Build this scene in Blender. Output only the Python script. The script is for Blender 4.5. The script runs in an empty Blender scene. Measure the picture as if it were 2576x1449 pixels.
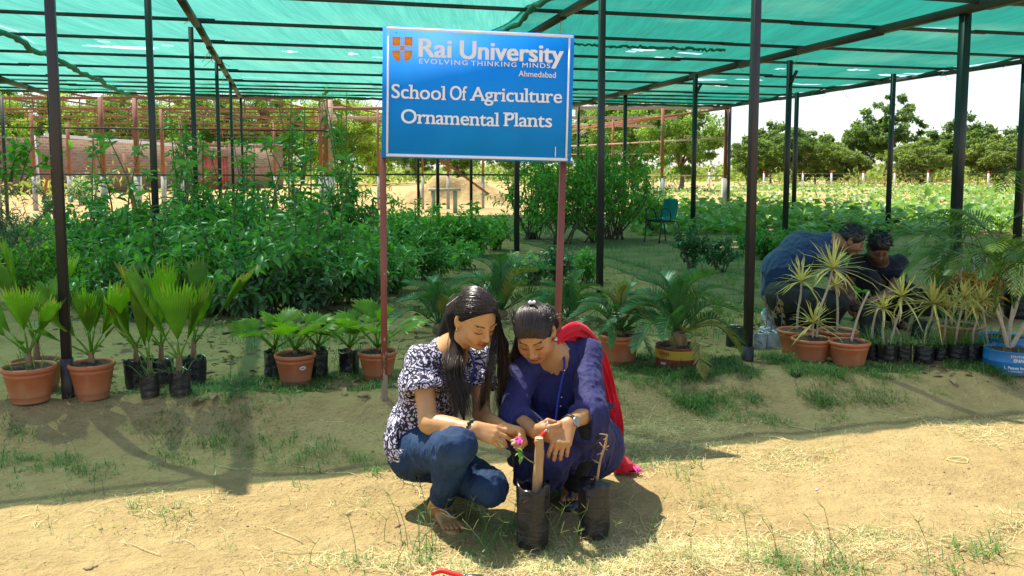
import bpy, bmesh, math, random
import numpy as np
from mathutils import Vector, Matrix, Quaternion
R = math.radians
S = bpy.context.scene
COL = S.collection
# ------------------------------------------------------------------ camera, world, sun, exposure
CAMZ, F, CX, CY, HOR = 1.25, 2150.0, 1288.0, 633.0, 440.0
PITCH = math.atan((CY - HOR) / F)
cam = bpy.data.cameras.new("camera"); camo = bpy.data.objects.new("camera", cam); COL.objects.link(camo)
cam.sensor_width = 36.0; cam.lens = 36.0 * F / 2576.0
cam.shift_y = (CY - 724.5) / 2576.0
cam.clip_start = 0.05; cam.clip_end = 3000
camo.location = (0, 0, CAMZ); camo.rotation_euler = (math.pi / 2 - PITCH, 0, 0)
S.camera = camo
SUNV = Vector((-0.37, 0.312, 1.0)).normalized()
W = bpy.data.worlds.new("World"); S.world = W; W.use_nodes = True
nt = W.node_tree; bg = nt.nodes['Background']
sky = nt.nodes.new('ShaderNodeTexSky'); sky.sky_type = 'NISHITA'; sky.sun_disc = False
sky.sun_elevation = math.asin(SUNV.z); sky.sun_rotation = math.atan2(SUNV.x, SUNV.y)
sky.air_density = 1.0; sky.dust_density = 1.0; sky.ozone_density = 1.0
hz = nt.nodes.new('ShaderNodeMix'); hz.data_type = 'RGBA'; hz.blend_type = 'ADD'; hz.inputs[0].default_value = 1.0   # white summer haze over the clear sky
nt.links.new(sky.outputs[0], hz.inputs[6]); hz.inputs[7].default_value = (.95, 1.0, 1.2, 1)
nt.links.new(hz.outputs[2], bg.inputs[0]); bg.inputs[1].default_value = 0.105
sl = bpy.data.lights.new("sun", 'SUN'); sl.energy = 5.0; sl.angle = R(0.53); sl.color = (1.0, 0.94, 0.83)
so = bpy.data.objects.new("sun", sl); COL.objects.link(so); so.rotation_euler = SUNV.to_track_quat('Z', 'Y').to_euler()
S.view_settings.view_transform = 'Standard'; S.view_settings.look = 'None'
S.view_settings.exposure = 0.98; S.view_settings.gamma = 1.0
S.cycles.max_bounces = 8; S.cycles.transparent_max_bounces = 16; S.cycles.transmission_bounces = 4
S.cycles.caustics_reflective = False; S.cycles.caustics_refractive = False

# ------------------------------------------------------------------ helpers
def ray(px, py):
    u, v = (px - CX) / F, (py - CY) / F
    return np.array([u, math.cos(PITCH) - v * math.sin(PITCH), -math.sin(PITCH) - v * math.cos(PITCH)])
def at(px, py, Y):
    d = ray(px, py); t = Y / d[1]
    return np.array([d[0] * t, Y, CAMZ + d[2] * t])
def gnd(px, py, z=0.0):
    d = ray(px, py); t = (z - CAMZ) / d[2]
    return np.array([d[0] * t, d[1] * t, z])
def tag(o, label=None, cat=None, group=None, kind=None):
    if label: o['label'] = label
    if cat: o['category'] = cat
    if group: o['group'] = group
    if kind: o['kind'] = kind
    return o
def empty(name, loc=(0, 0, 0), rz=0.0):
    o = bpy.data.objects.new(name, None); COL.objects.link(o)
    o.location = loc; o.rotation_euler = (0, 0, rz); o.empty_display_size = 0.1
    return o
def thing(name, label, cat, loc=(0, 0, 0), rz=0.0, group=None):
    return tag(empty(name, loc, rz), label, cat, group)
def wm(o):
    return (wm(o.parent) @ o.matrix_parent_inverse @ o.matrix_basis) if o.parent else o.matrix_basis.copy()
def link(name, me, parent=None, world=False):
    """world=True: the mesh is written in world coordinates although it hangs under parent"""
    o = bpy.data.objects.new(name, me); COL.objects.link(o)
    if parent is not None:
        o.parent = parent
        if world: o.matrix_parent_inverse = wm(parent).inverted()
    return o
def mesh(name, V, Fs, m=None, smooth=True, attr=None, col=None):
    """V (n,3); Fs list of face arrays (each (k,4) or (k,3)) or list of tuples"""
    me = bpy.data.meshes.new(name)
    V = np.asarray(V, dtype=np.float32)
    if isinstance(Fs, np.ndarray): Fs = [Fs]
    if len(Fs) and isinstance(Fs[0], np.ndarray):
        loops = np.concatenate([f.reshape(-1) for f in Fs]).astype(np.int32)
        sizes = np.concatenate([np.full(len(f), f.shape[1], dtype=np.int32) for f in Fs])
    else:
        loops = np.array([i for f in Fs for i in f], dtype=np.int32)
        sizes = np.array([len(f) for f in Fs], dtype=np.int32)
    starts = np.concatenate([[0], np.cumsum(sizes)[:-1]]).astype(np.int32)
    me.vertices.add(len(V)); me.vertices.foreach_set('co', V.reshape(-1))
    me.loops.add(len(loops)); me.loops.foreach_set('vertex_index', loops)
    me.polygons.add(len(sizes)); me.polygons.foreach_set('loop_start', starts)
    me.update(calc_edges=True); me.validate()
    if smooth and len(me.polygons): me.polygons.foreach_set('use_smooth', np.ones(len(me.polygons), dtype=bool))
    if attr is not None:
        a = me.attributes.new('var', 'FLOAT', 'POINT'); a.data.foreach_set('value', np.asarray(attr, dtype=np.float32))
    if col is not None:
        a = me.attributes.new('Col', 'FLOAT_COLOR', 'POINT')
        c = np.ones((len(V), 4), dtype=np.float32); c[:, :3] = col
        a.data.foreach_set('color', c.reshape(-1))
    if m is not None: me.materials.append(m)
    return me
class MB:
    """collects shapes of one material into one mesh"""
    def __init__(s): s.V = []; s.F = []; s.A = []; s.n = 0
    def add(s, V, Fs, a=0.5):
        V = np.asarray(V, dtype=float)
        s.V.append(V); s.A.append(np.full(len(V), a) if np.isscalar(a) else np.asarray(a))
        for f in Fs: s.F.append(tuple(int(i) + s.n for i in f))
        s.n += len(V); return s
    def box(s, lo, hi, M=None):
        x0, y0, z0 = lo; x1, y1, z1 = hi
        V = np.array([[x0,y0,z0],[x1,y0,z0],[x1,y1,z0],[x0,y1,z0],[x0,y0,z1],[x1,y0,z1],[x1,y1,z1],[x0,y1,z1]], dtype=float)
        if M is not None: V = np.array([M @ Vector(v) for v in V])
        return s.add(V, [(0,3,2,1),(4,5,6,7),(0,1,5,4),(1,2,6,5),(2,3,7,6),(3,0,4,7)])
    def bar(s, p, q, w, h=None, up=(0, 0, 1), bev=0.12):
        """square tube with small bevels from p to q"""
        h = h or w; p = np.array(p, float); q = np.array(q, float); d = q - p; d /= np.linalg.norm(d)
        u = np.array(up, float)
        if abs(np.dot(u, d)) > 0.97: u = np.array([0, 1, 0.])
        x = np.cross(d, u); x /= np.linalg.norm(x); y = np.cross(x, d)
        b = bev; a = [(1-b, 1), (-1+b, 1), (-1, 1-b), (-1, -1+b), (-1+b, -1), (1-b, -1), (1, -1+b), (1, 1-b)]
        ring = [x * (i * w / 2) + y * (j * h / 2) for i, j in a]
        V = [p + r for r in ring] + [q + r for r in ring]; n = 8
        Fs = [(i, i + n, (i + 1) % n + n, (i + 1) % n) for i in range(n)] + [tuple(range(n)), tuple(reversed(range(n, 2 * n)))]
        return s.add(V, Fs)
    def tube(s, P, r, n=8, a=0.5, cap=True):
        V, Fs = tube(P, r, n, cap); return s.add(V, Fs, a)
    def lathe(s, prof, n=32, c=(0, 0, 0), a=0.5, wob=None):
        V = []; Fs = []
        for r, z in prof:
            for i in range(n):
                t = 2 * math.pi * i / n; rr = r
                if wob: rr = r * (1 + wob(t, z))
                V.append((c[0] + rr * math.cos(t), c[1] + rr * math.sin(t), c[2] + z))
        for j in range(len(prof) - 1):
            for i in range(n): Fs.append((j*n+i, j*n+(i+1) % n, (j+1)*n+(i+1) % n, (j+1)*n+i))
        return s.add(V, Fs, a)
    def build(s, name, m, parent=None, smooth=False, loc=None, world=False):
        me = mesh(name, np.concatenate(s.V), s.F, m, smooth, attr=np.concatenate(s.A))
        o = link(name, me, parent, world)
        if loc is not None: o.location = loc
        return o
    def data(s, name, m, smooth=False):
        return mesh(name, np.concatenate(s.V), s.F, m, smooth, attr=np.concatenate(s.A))
def tube(P, r, n=8, cap=True):
    P = np.asarray(P, float); k = len(P); r = np.full(k, r) if np.isscalar(r) else np.asarray(r, float)
    T = np.gradient(P, axis=0); T /= np.linalg.norm(T, axis=1)[:, None] + 1e-12
    u = np.array([0, 0, 1.]) if abs(T[0][2]) < .9 else np.array([0, 1., 0])
    x = np.cross(T[0], u); x /= np.linalg.norm(x); V = []
    for i in range(k):
        x = x - T[i] * np.dot(x, T[i]); x /= np.linalg.norm(x) + 1e-12; y = np.cross(T[i], x)
        for j in range(n):
            t = 2 * math.pi * j / n; V.append(P[i] + r[i] * (x * math.cos(t) + y * math.sin(t)))
    Fs = [(i*n+j, i*n+(j+1) % n, (i+1)*n+(j+1) % n, (i+1)*n+j) for i in range(k-1) for j in range(n)]
    if cap: Fs += [tuple(reversed(range(n))), tuple(range((k-1)*n, k*n))]
    return np.array(V), Fs
def spline(P, n=24):
    """Catmull-Rom through points"""
    P = np.asarray(P, float); Q = np.vstack([2*P[0]-P[1], P, 2*P[-1]-P[-2]]); out = []
    m = len(P) - 1
    for t in np.linspace(0, m - 1e-6, n):
        i = int(t); f = t - i; a, b, c, d = Q[i:i+4]
        out.append(.5*((2*b)+(-a+c)*f+(2*a-5*b+4*c-d)*f*f+(-a+3*b-3*c+d)*f**3))
    return np.array(out)
def rotm(axis, ang): return np.array(Matrix.Rotation(ang, 3, Vector(axis)))
def frame(fwd, up):
    f = np.array(fwd, float); f /= np.linalg.norm(f); u = np.array(up, float)
    u -= f * np.dot(f, u); u /= np.linalg.norm(u); x = np.cross(f, u)
    return np.stack([x, f, u], axis=1)          # columns: right, forward, up
def scatter(tv, tf, pos, rot, scl, var):
    """copies of a template (tv (n,3), tf (k,m)) -> V, F, attr"""
    n = len(tv); N = len(pos)
    if np.ndim(scl) == 1: scl = scl[:, None]
    V = np.einsum('nij,nkj->nki', rot, tv[None] * scl[:, None, :]) + pos[:, None, :]
    Fm = (tf[None] + (np.arange(N) * n)[:, None, None]).reshape(-1, tf.shape[1])
    return V.reshape(-1, 3), Fm, np.repeat(var, n)
def basis(d, roll=None, rng=None):
    """(N,3) directions -> (N,3,3) rotation with local +Y along d, local Z up-ish (normal)"""
    d = d / (np.linalg.norm(d, axis=1)[:, None] + 1e-9)
    up = np.tile(np.array([0, 0, 1.]), (len(d), 1)); up[np.abs(d[:, 2]) > .97] = (0, 1, 0)
    x = np.cross(d, up); x /= np.linalg.norm(x, axis=1)[:, None]; z = np.cross(x, d)
    if roll is not None:
        c, s_ = np.cos(roll)[:, None], np.sin(roll)[:, None]; x, z = x*c + z*s_, z*c - x*s_
    return np.stack([x, d, z], axis=2)
def vnoise(p, seed=0):
    """cheap smooth value noise on (N,3) or (N,2)"""
    p = np.asarray(p, float)
    if p.shape[1] == 2: p = np.c_[p, np.zeros(len(p))]
    i = np.floor(p).astype(np.int64); f = p - i; f = f*f*(3-2*f); out = 0
    for dx in (0, 1):
        for dy in (0, 1):
            for dz in (0, 1):
                q = i + (dx, dy, dz)
                h = (q[:, 0]*374761393 + q[:, 1]*668265263 + q[:, 2]*2147483647 + seed*974634777) & 0xffffffff
                h = ((h ^ (h >> 13)) * 1274126177) & 0xffffffff; h = (h ^ (h >> 16)) & 0xffff
                w = (f[:, 0] if dx else 1-f[:, 0])*(f[:, 1] if dy else 1-f[:, 1])*(f[:, 2] if dz else 1-f[:, 2])
                out = out + w * h / 65535.0
    return out
def copy_tree(o, parent=None):
    c = o.copy(); COL.objects.link(c)
    if parent is not None: c.parent = parent
    for ch in list(KIDS.get(o.name, o.children)): copy_tree(ch, c)
    return c
KIDS = {}
# ground heights: terrace under the net = 0, sandy path in front = LOW
LOW = -0.11
def edgeY(x): return 4.88 + 0.16 * np.clip(x, -4, 4) + 0.10 * np.sin(x * 1.9 + .4) - 0.06 * np.clip(x - 2.2, 0, 2)
def gz(x, y):
    x = np.asarray(x, float); y = np.asarray(y, float); sh = x.shape
    xf, yf = x.ravel(), y.ravel()
    t = np.clip((yf - (edgeY(xf) - .50)) / .52, 0, 1); t = t*t*(3-2*t)
    z = LOW * (1 - t) + .045 * np.exp(-((yf - edgeY(xf)) / .20) ** 2) * (vnoise(np.c_[xf*1.3, yf*.5], 5) * 1.3)
    near = np.clip((14 - yf) / 6, 0, 1)
    z = z + near * (.034 * (vnoise(np.c_[xf*1.1, yf*1.4], 1) - .5) + .016 * (vnoise(np.c_[xf*2.4 + 2 * vnoise(np.c_[xf, yf], 8), yf*6.5], 12) - .5) + .026 * (vnoise(np.c_[xf*3.1, yf*3.7], 2) - .5) + .015 * (vnoise(np.c_[xf*8, yf*10], 3) - .5) + .006 * (vnoise(np.c_[xf*19, yf*22], 6) - .5))
    far = np.clip((yf - 12) / 20, 0, 1)
    z = z + far * .25 * (vnoise(np.c_[xf*.12, yf*.12], 7) - .5)
    return z.reshape(sh)
def gzs(x, y): return float(gz(np.array([x]), np.array([y]))[0])
def onground(px, py, dz=0.0):
    """point of the terrain seen at this pixel of the photograph"""
    p = gnd(px, py, 0.0)
    for _ in range(6): p = gnd(px, py, gzs(p[0], p[1]))
    p[2] += dz; return p
# ------------------------------------------------------------------ materials
def newmat(name):
    m = bpy.data.materials.new(name); m.use_nodes = True
    t = m.node_tree; return m, t, t.nodes, t.links, t.nodes['Principled BSDF']
def c4(c): return (c[0], c[1], c[2], 1.0)
def noise(N, L, vec, scale, detail=4, rough=.55, dist=0.0):
    n = N.new('ShaderNodeTexNoise'); n.inputs['Scale'].default_value = scale; n.inputs['Detail'].default_value = detail
    n.inputs['Roughness'].default_value = rough; n.inputs['Distortion'].default_value = dist
    if vec is not None: L.new(vec, n.inputs['Vector'])
    return n
def ramp(N, L, fac, stops, interp='LINEAR'):
    r = N.new('ShaderNodeValToRGB'); r.color_ramp.interpolation = interp
    el = r.color_ramp.elements
    while len(el) < len(stops): el.new(.5)
    for e, (p, c) in zip(el, stops): e.position = p; e.color = c4(c) if len(c) == 3 else c
    L.new(fac, r.inputs[0]); return r
def mixc(N, L, fac, a, b, mode='MIX'):
    x = N.new('ShaderNodeMix'); x.data_type = 'RGBA'; x.blend_type = mode
    for sock, v in ((x.inputs[0], fac), (x.inputs[6], a), (x.inputs[7], b)):
        if hasattr(v, 'links'): L.new(v, sock)
        elif isinstance(v, (int, float)): sock.default_value = v
        else: sock.default_value = c4(v)
    return x.outputs[2]
def math_(N, L, op, a, b=None):
    x = N.new('ShaderNodeMath'); x.operation = op
    for i, v in enumerate((a, b)):
        if v is None: continue
        if hasattr(v, 'links'): L.new(v, x.inputs[i])
        else: x.inputs[i].default_value = v
    return x.outputs[0]
def coords(N, which='Object'): return N.new('ShaderNodeTexCoord').outputs[which]
def mapping(N, L, vec, scale=(1, 1, 1), rot=(0, 0, 0)):
    x = N.new('ShaderNodeMapping'); x.inputs['Scale'].default_value = scale; x.inputs['Rotation'].default_value = rot
    L.new(vec, x.inputs[0]); return x.outputs[0]
def bump(N, L, b, h, strength=.3, dist=.01):
    x = N.new('ShaderNodeBump'); x.inputs['Strength'].default_value = strength; x.inputs['Distance'].default_value = dist
    L.new(h, x.inputs['Height']); L.new(x.outputs[0], b.inputs['Normal'])
def simple(name, c1, c2=None, scale=12.0, rough=.6, bmp=0.0, bscale=None, metal=0.0, spec=.5, stretch=(1, 1, 1), bdist=.01, sheen=0.0):
    m, t, N, L, b = newmat(name); v = mapping(N, L, coords(N), stretch)
    n = noise(N, L, v, scale, 6, .6)
    if c2 is not None: L.new(ramp(N, L, n.outputs['Fac'], [(.3, c1), (.7, c2)]).outputs[0], b.inputs['Base Color'])
    else: b.inputs['Base Color'].default_value = c4(c1)
    b.inputs['Roughness'].default_value = rough; b.inputs['Metallic'].default_value = metal
    b.inputs['Specular IOR Level'].default_value = spec
    if sheen: b.inputs['Sheen Weight'].default_value = sheen
    if bmp:
        n2 = noise(N, L, v, bscale or scale * 3, 5, .6); bump(N, L, b, n2.outputs['Fac'], bmp, bdist)
    return m
def leafmat(name, dark, light, dry=None, rough=.45, trans=.35, spec=.45, tcol=None):
    """leaves: colour runs with the per-leaf value 'var'; a little light passes through"""
    m, t, N, L, b = newmat(name)
    a = N.new('ShaderNodeAttribute'); a.attribute_name = 'var'
    st = [(0.0, dark), (.72, light)]
    if dry is not None: st += [(.86, light), (.95, dry)]
    cr = ramp(N, L, a.outputs['Fac'], st).outputs[0]
    n = noise(N, L, coords(N), 9, 3); cc = mixc(N, L, .35, cr, ramp(N, L, n.outputs['Fac'], [(.3, tuple(x*.6 for x in dark)), (.7, tuple(min(1, x*1.35) for x in light))]).outputs[0])
    L.new(cc, b.inputs['Base Color']); b.inputs['Roughness'].default_value = rough; b.inputs['Specular IOR Level'].default_value = spec
    tr = N.new('ShaderNodeBsdfTranslucent'); tc = mixc(N, L, 1.0, cc, tcol or (1.5, 1.7, .7), 'MULTIPLY'); L.new(tc, tr.inputs[0])
    mx = N.new('ShaderNodeMixShader'); mx.inputs[0].default_value = trans
    L.new(b.outputs[0], mx.inputs[1]); L.new(tr.outputs[0], mx.inputs[2]); L.new(mx.outputs[0], N['Material Output'].inputs[0])
    return m
def colattr(name, rough=.5, spec=.35, sss=0.0, bmp=0.0, bscale=200, sheen=0):
    m, t, N, L, b = newmat(name)
    a = N.new('ShaderNodeAttribute'); a.attribute_name = 'Col'
    n = noise(N, L, coords(N), 30, 4)
    L.new(mixc(N, L, .25, a.outputs['Color'], mixc(N, L, 1.0, a.outputs['Color'], ramp(N, L, n.outputs['Fac'], [(.3, (.75, .7, .68)), (.7, (1.15, 1.12, 1.1))]).outputs[0], 'MULTIPLY')), b.inputs['Base Color'])
    b.inputs['Roughness'].default_value = rough; b.inputs['Specular IOR Level'].default_value = spec
    if sss:
        b.inputs['Subsurface Weight'].default_value = sss; b.inputs['Subsurface Radius'].default_value = (1, .35, .2); b.inputs['Subsurface Scale'].default_value = .008
    if sheen: b.inputs['Sheen Weight'].default_value = sheen
    if bmp: bump(N, L, b, noise(N, L, coords(N), bscale, 3).outputs['Fac'], bmp, .002)
    return m
# --- sand
def sandmat():
    m, t, N, L, b = newmat('sandy_soil'); v = coords(N)
    n1 = noise(N, L, v, .9, 6, .6); n2 = noise(N, L, v, 7, 8, .65); n3 = noise(N, L, v, 60, 6, .7)
    c = ramp(N, L, n1.outputs['Fac'], [(.30, (.34, .238, .098)), (.52, (.43, .312, .135)), (.75, (.50, .375, .175))]).outputs[0]
    c = mixc(N, L, .45, c, ramp(N, L, n2.outputs['Fac'], [(.3, (.25, .172, .072)), (.55, (.43, .312, .138)), (.8, (.57, .435, .21))]).outputs[0])
    c = mixc(N, L, ramp(N, L, n3.outputs['Fac'], [(.30, (.6, .6, .6)), (.42, (0, 0, 0))]).outputs[0], c, (.20, .135, .07))
    # dark crumbs and pebbles
    vo = N.new('ShaderNodeTexVoronoi'); vo.inputs['Scale'].default_value = 38; L.new(v, vo.inputs['Vector'])
    k = math_(N, L, 'LESS_THAN', vo.outputs['Distance'], .16)
    gate = math_(N, L, 'GREATER_THAN', noise(N, L, v, 2.3, 3).outputs['Fac'], .53)
    c = mixc(N, L, math_(N, L, 'MULTIPLY', math_(N, L, 'MULTIPLY', k, gate), .7), c, (.15, .10, .055))
    # litter-strewn plot soil under the net, tinted warmer to offset its green light
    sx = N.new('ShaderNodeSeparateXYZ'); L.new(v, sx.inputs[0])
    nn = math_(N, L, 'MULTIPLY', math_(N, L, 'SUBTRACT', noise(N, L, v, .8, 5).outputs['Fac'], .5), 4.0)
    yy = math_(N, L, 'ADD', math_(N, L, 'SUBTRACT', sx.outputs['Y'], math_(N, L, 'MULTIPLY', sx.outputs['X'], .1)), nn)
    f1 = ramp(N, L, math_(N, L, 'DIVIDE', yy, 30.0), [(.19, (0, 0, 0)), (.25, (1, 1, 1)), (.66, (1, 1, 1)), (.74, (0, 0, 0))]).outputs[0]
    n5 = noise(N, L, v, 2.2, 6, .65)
    plot_tint = ramp(N, L, n5.outputs['Fac'], [(.30, (.19, .128, .054)), (.52, (.33, .215, .098)), (.72, (.48, .32, .155))]).outputs[0]
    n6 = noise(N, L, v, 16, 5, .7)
    plot_tint = mixc(N, L, .4, plot_tint, ramp(N, L, n6.outputs['Fac'], [(.35, (.08, .070, .028)), (.65, (.38, .27, .14))]).outputs[0])
    c = mixc(N, L, math_(N, L, 'MULTIPLY', f1, .85), c, plot_tint)
    L.new(c, b.inputs['Base Color']); b.inputs['Roughness'].default_value = .95; b.inputs['Specular IOR Level'].default_value = .15
    h = math_(N, L, 'ADD', n2.outputs['Fac'], math_(N, L, 'MULTIPLY', n3.outputs['Fac'], .35))
    h = math_(N, L, 'ADD', h, math_(N, L, 'MULTIPLY', noise(N, L, v, 22, 5, .6, .6).outputs['Fac'], .5))
    bump(N, L, b, h, 1.0, .045)
    return m
def netmat(name, light, dark, trans, fac_t):
    m, t, N, L, b = newmat(name); N.remove(b); v = coords(N)
    n1 = noise(N, L, mapping(N, L, v, (2.2, .12, 1), (0, 0, R(14.7))), 1.6, 6, .62, .5)
    n2 = noise(N, L, mapping(N, L, v, (14, .5, 1), (0, 0, R(14.7))), 2.0, 4, .6)
    n3 = noise(N, L, v, .35, 5)
    f = math_(N, L, 'ADD', math_(N, L, 'MULTIPLY', n1.outputs['Fac'], .55), math_(N, L, 'MULTIPLY', n2.outputs['Fac'], .45))
    c = ramp(N, L, f, [(.36, dark), (.62, light)]).outputs[0]
    c = mixc(N, L, ramp(N, L, n3.outputs['Fac'], [(.52, (0, 0, 0)), (.75, (.35, .35, .35))]).outputs[0], c, (.22, .42, .26))
    tl = N.new('ShaderNodeBsdfTranslucent'); L.new(c, tl.inputs[0])
    df = N.new('ShaderNodeBsdfDiffuse'); L.new(c, df.inputs[0])
    tp = N.new('ShaderNodeBsdfTransparent'); L.new(mixc(N, L, 1 - trans, c, (.85, .95, .90)), tp.inputs[0])
    m1 = N.new('ShaderNodeMixShader'); m1.inputs[0].default_value = .30; L.new(tl.outputs[0], m1.inputs[1]); L.new(df.outputs[0], m1.inputs[2])
    m2 = N.new('ShaderNodeMixShader'); m2.inputs[0].default_value = fac_t; L.new(m1.outputs[0], m2.inputs[1]); L.new(tp.outputs[0], m2.inputs[2])
    L.new(m2.outputs[0], N['Material Output'].inputs[0]); return m
def brickmat():
    m, t, N, L, b = newmat('old_brick'); v = coords(N, 'Generated'); v = coords(N)
    br = N.new('ShaderNodeTexBrick'); L.new(mapping(N, L, v, (1, 1, 1), (R(90), 0, 0)), br.inputs['Vector'])
    br.inputs['Scale'].default_value = 1.0; br.inputs['Brick Width'].default_value = .5; br.inputs['Row Height'].default_value = .2
    br.inputs['Mortar Size'].default_value = .03; br.inputs['Color1'].default_value = (.25, .125, .065, 1); br.inputs['Color2'].default_value = (.37, .215, .13, 1); br.inputs['Mortar'].default_value = (.36, .28, .20, 1)
    n = noise(N, L, v, 1.3, 6); c = mixc(N, L, ramp(N, L, n.outputs['Fac'], [(.4, (0, 0, 0)), (.7, (.7, .7, .7))]).outputs[0], br.outputs[0], (.28, .21, .15))
    L.new(c, b.inputs['Base Color']); b.inputs['Roughness'].default_value = .95
    bump(N, L, b, br.outputs['Fac'], .4, -.02); return m
def rustpaint(name, paint, paint2, rust, thr=.62, rough=.5, zfade=None):
    m, t, N, L, b = newmat(name); v = coords(N)
    n = noise(N, L, v, 3.5, 6, .6); n2 = noise(N, L, mapping(N, L, v, (1, 1, .35)), 45, 5, .7)
    c = ramp(N, L, n.outputs['Fac'], [(.3, paint), (.7, paint2)]).outputs[0]
    f = math_(N, L, 'ADD', n2.outputs['Fac'], math_(N, L, 'MULTIPLY', n.outputs['Fac'], .25))
    if zfade:
        sx = N.new('ShaderNodeSeparateXYZ'); L.new(v, sx.inputs[0])
        r = N.new('ShaderNodeMapRange'); r.inputs[1].default_value = zfade[0]; r.inputs[2].default_value = zfade[1]; r.inputs[3].default_value = .42; r.inputs[4].default_value = 0; L.new(sx.outputs['Z'], r.inputs[0])
        f = math_(N, L, 'ADD', f, r.outputs[0])
    c = mixc(N, L, ramp(N, L, f, [(thr, (0, 0, 0)), (thr + .05, (1, 1, 1))]).outputs[0], c, rust)
    L.new(c, b.inputs['Base Color']); b.inputs['Roughness'].default_value = rough; bump(N, L, b, n2.outputs['Fac'], .15, .003); return m
M = {}
M['sand'] = sandmat()
M['net_pale'] = netmat('pale_shade_net', (.075, .41, .285), (.010, .25, .175), .5, .27)
M['net_green'] = netmat('green_shade_net', (.003, .22, .15), (.001, .135, .09), .78, .25)
M['net_edge'] = simple('net_hem', (.02, .13, .10), (.03, .22, .17), 20, .8)
M['black_steel'] = rustpaint('black_painted_steel', (.016, .018, .021), (.028, .030, .034), (.07, .035, .022), .86, .42)
M['brown_post'] = rustpaint('post_under_paint', (.020, .016, .018), (.035, .028, .03), (.10, .05, .035), .80, .45)
M['beam'] = rustpaint('beam_steel', (.030, .032, .030), (.055, .052, .045), (.12, .075, .045), .78, .55)
M['rust'] = simple('red_oxide_steel', (.22, .075, .035), (.33, .125, .06), 6, .7, .1)
M['rust2'] = simple('pale_oxide_steel', (.42, .27, .18), (.50, .36, .25), 6, .7, .1)
M['signpost'] = rustpaint('sign_post_paint', (.20, .050, .030), (.26, .070, .042), (.42, .36, .32), .78, .5, (-.05, .42))
M['concrete'] = simple('concrete', (.36, .33, .29), (.48, .45, .40), 8, .9, .3)
M['brick'] = brickmat()
M['white'] = simple('white_paint', (.72, .72, .74), (.80, .80, .82), 10, .45)
def potmat():
    m, t, N, L, b = newmat('terracotta_plastic'); v = coords(N); n = noise(N, L, v, 9, 6, .65); n2 = noise(N, L, mapping(N, L, v, (1, 1, .3)), 26, 4, .6)
    c = ramp(N, L, n.outputs['Fac'], [(.3, (.42, .120, .045)), (.7, (.52, .165, .065))]).outputs[0]; sx = N.new('ShaderNodeSeparateXYZ'); L.new(v, sx.inputs[0])
    r = N.new('ShaderNodeMapRange'); r.inputs[1].default_value = 0; r.inputs[2].default_value = .11; r.inputs[3].default_value = .55; r.inputs[4].default_value = 0; L.new(sx.outputs['Z'], r.inputs[0])   # splashed earth near the foot
    f = math_(N, L, 'ADD', math_(N, L, 'MULTIPLY', r.outputs[0], n.outputs['Fac']), math_(N, L, 'MULTIPLY', math_(N, L, 'GREATER_THAN', n2.outputs['Fac'], .60), .22))
    L.new(mixc(N, L, f, c, (.40, .28, .15)), b.inputs['Base Color']); L.new(ramp(N, L, n.outputs['Fac'], [(.3, (.40,) * 3), (.7, (.68,) * 3)]).outputs[0], b.inputs['Roughness']); return m
M['terracotta'] = potmat()
M['soil'] = simple('potting_soil', (.035, .022, .013), (.09, .058, .035), 40, .95, .8, 60)
def bagmat():
    m, t, N, L, b = newmat('black_nursery_film'); v = coords(N)
    n = noise(N, L, mapping(N, L, v, (1, 1, 2.6)), 16, 5, .6, .8); n2 = noise(N, L, v, 7, 5)
    L.new(ramp(N, L, n2.outputs['Fac'], [(.40, (.012, .011, .013)), (.58, (.026, .023, .021)), (.74, (.15, .11, .065))]).outputs[0], b.inputs['Base Color'])
    b.inputs['Roughness'].default_value = .30; b.inputs['Specular IOR Level'].default_value = .5
    bump(N, L, b, n.outputs['Fac'], .55, .012); return m
M['bag'] = bagmat()
M['clearbag'] = simple('clear_plastic', (.32, .40, .42), (.55, .60, .60), 25, .25, .3)
M['bark'] = simple('bark', (.10, .068, .043), (.20, .145, .095), 14, .9, .6, 40, stretch=(1, 1, .3))
M['trunk_far'] = simple('grey_bark', (.13, .095, .065), (.22, .17, .12), 5, .95, .5)
M['stem'] = simple('green_stem', (.10, .13, .045), (.17, .16, .08), 20, .7)
M['cane'] = simple('pale_cane', (.34, .28, .20), (.46, .40, .30), 40, .7, .3, stretch=(1, 1, 3))
M['fibre'] = simple('palm_fibre', (.16, .09, .04), (.34, .22, .11), 30, .9, .8, 50, stretch=(1, 1, .25))
M['bush'] = leafmat('bush_leaf', (.030, .125, .026), (.15, .36, .065), (.24, .25, .04), .33, .36, .55)
M['dusty'] = leafmat('dusty_leaf', (.055, .12, .045), (.15, .24, .10), None, .5, .25)
M['shrub'] = leafmat('shrub_leaf', (.06, .20, .030), (.20, .44, .065), (.22, .22, .04), .4, .38)
M['citrus'] = leafmat('citrus_leaf', (.020, .085, .030), (.055, .18, .055), None, .35, .2)
M['variegated'] = leafmat('variegated_leaf', (.10, .22, .07), (.46, .55, .34), None, .45, .3)
M['grey_leaf'] = leafmat('grey_green_leaf', (.075, .12, .065), (.16, .22, .13), None, .6, .3)
M['vine'] = leafmat('vine_leaf', (.07, .19, .02), (.16, .34, .04), (.40, .40, .04), .45, .5)
M['crop'] = leafmat('crop_leaf', (.09, .20, .04), (.24, .38, .10), None, .4, .3)
M['tree'] = leafmat('tree_leaf', (.06, .13, .022), (.22, .33, .07), None, .55, .55)
M['tree_far'] = leafmat('far_tree_leaf', (.055, .115, .024), (.19, .275, .07), None, .55, .50)
M['tree_far2'] = leafmat('far_tree_leaf_olive', (.085, .135, .026), (.23, .29, .075), (.34, .27, .13), .55, .48)
M['tree2'] = leafmat('tree_leaf_yellow', (.13, .20, .028), (.36, .45, .09), None, .55, .62)
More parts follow.
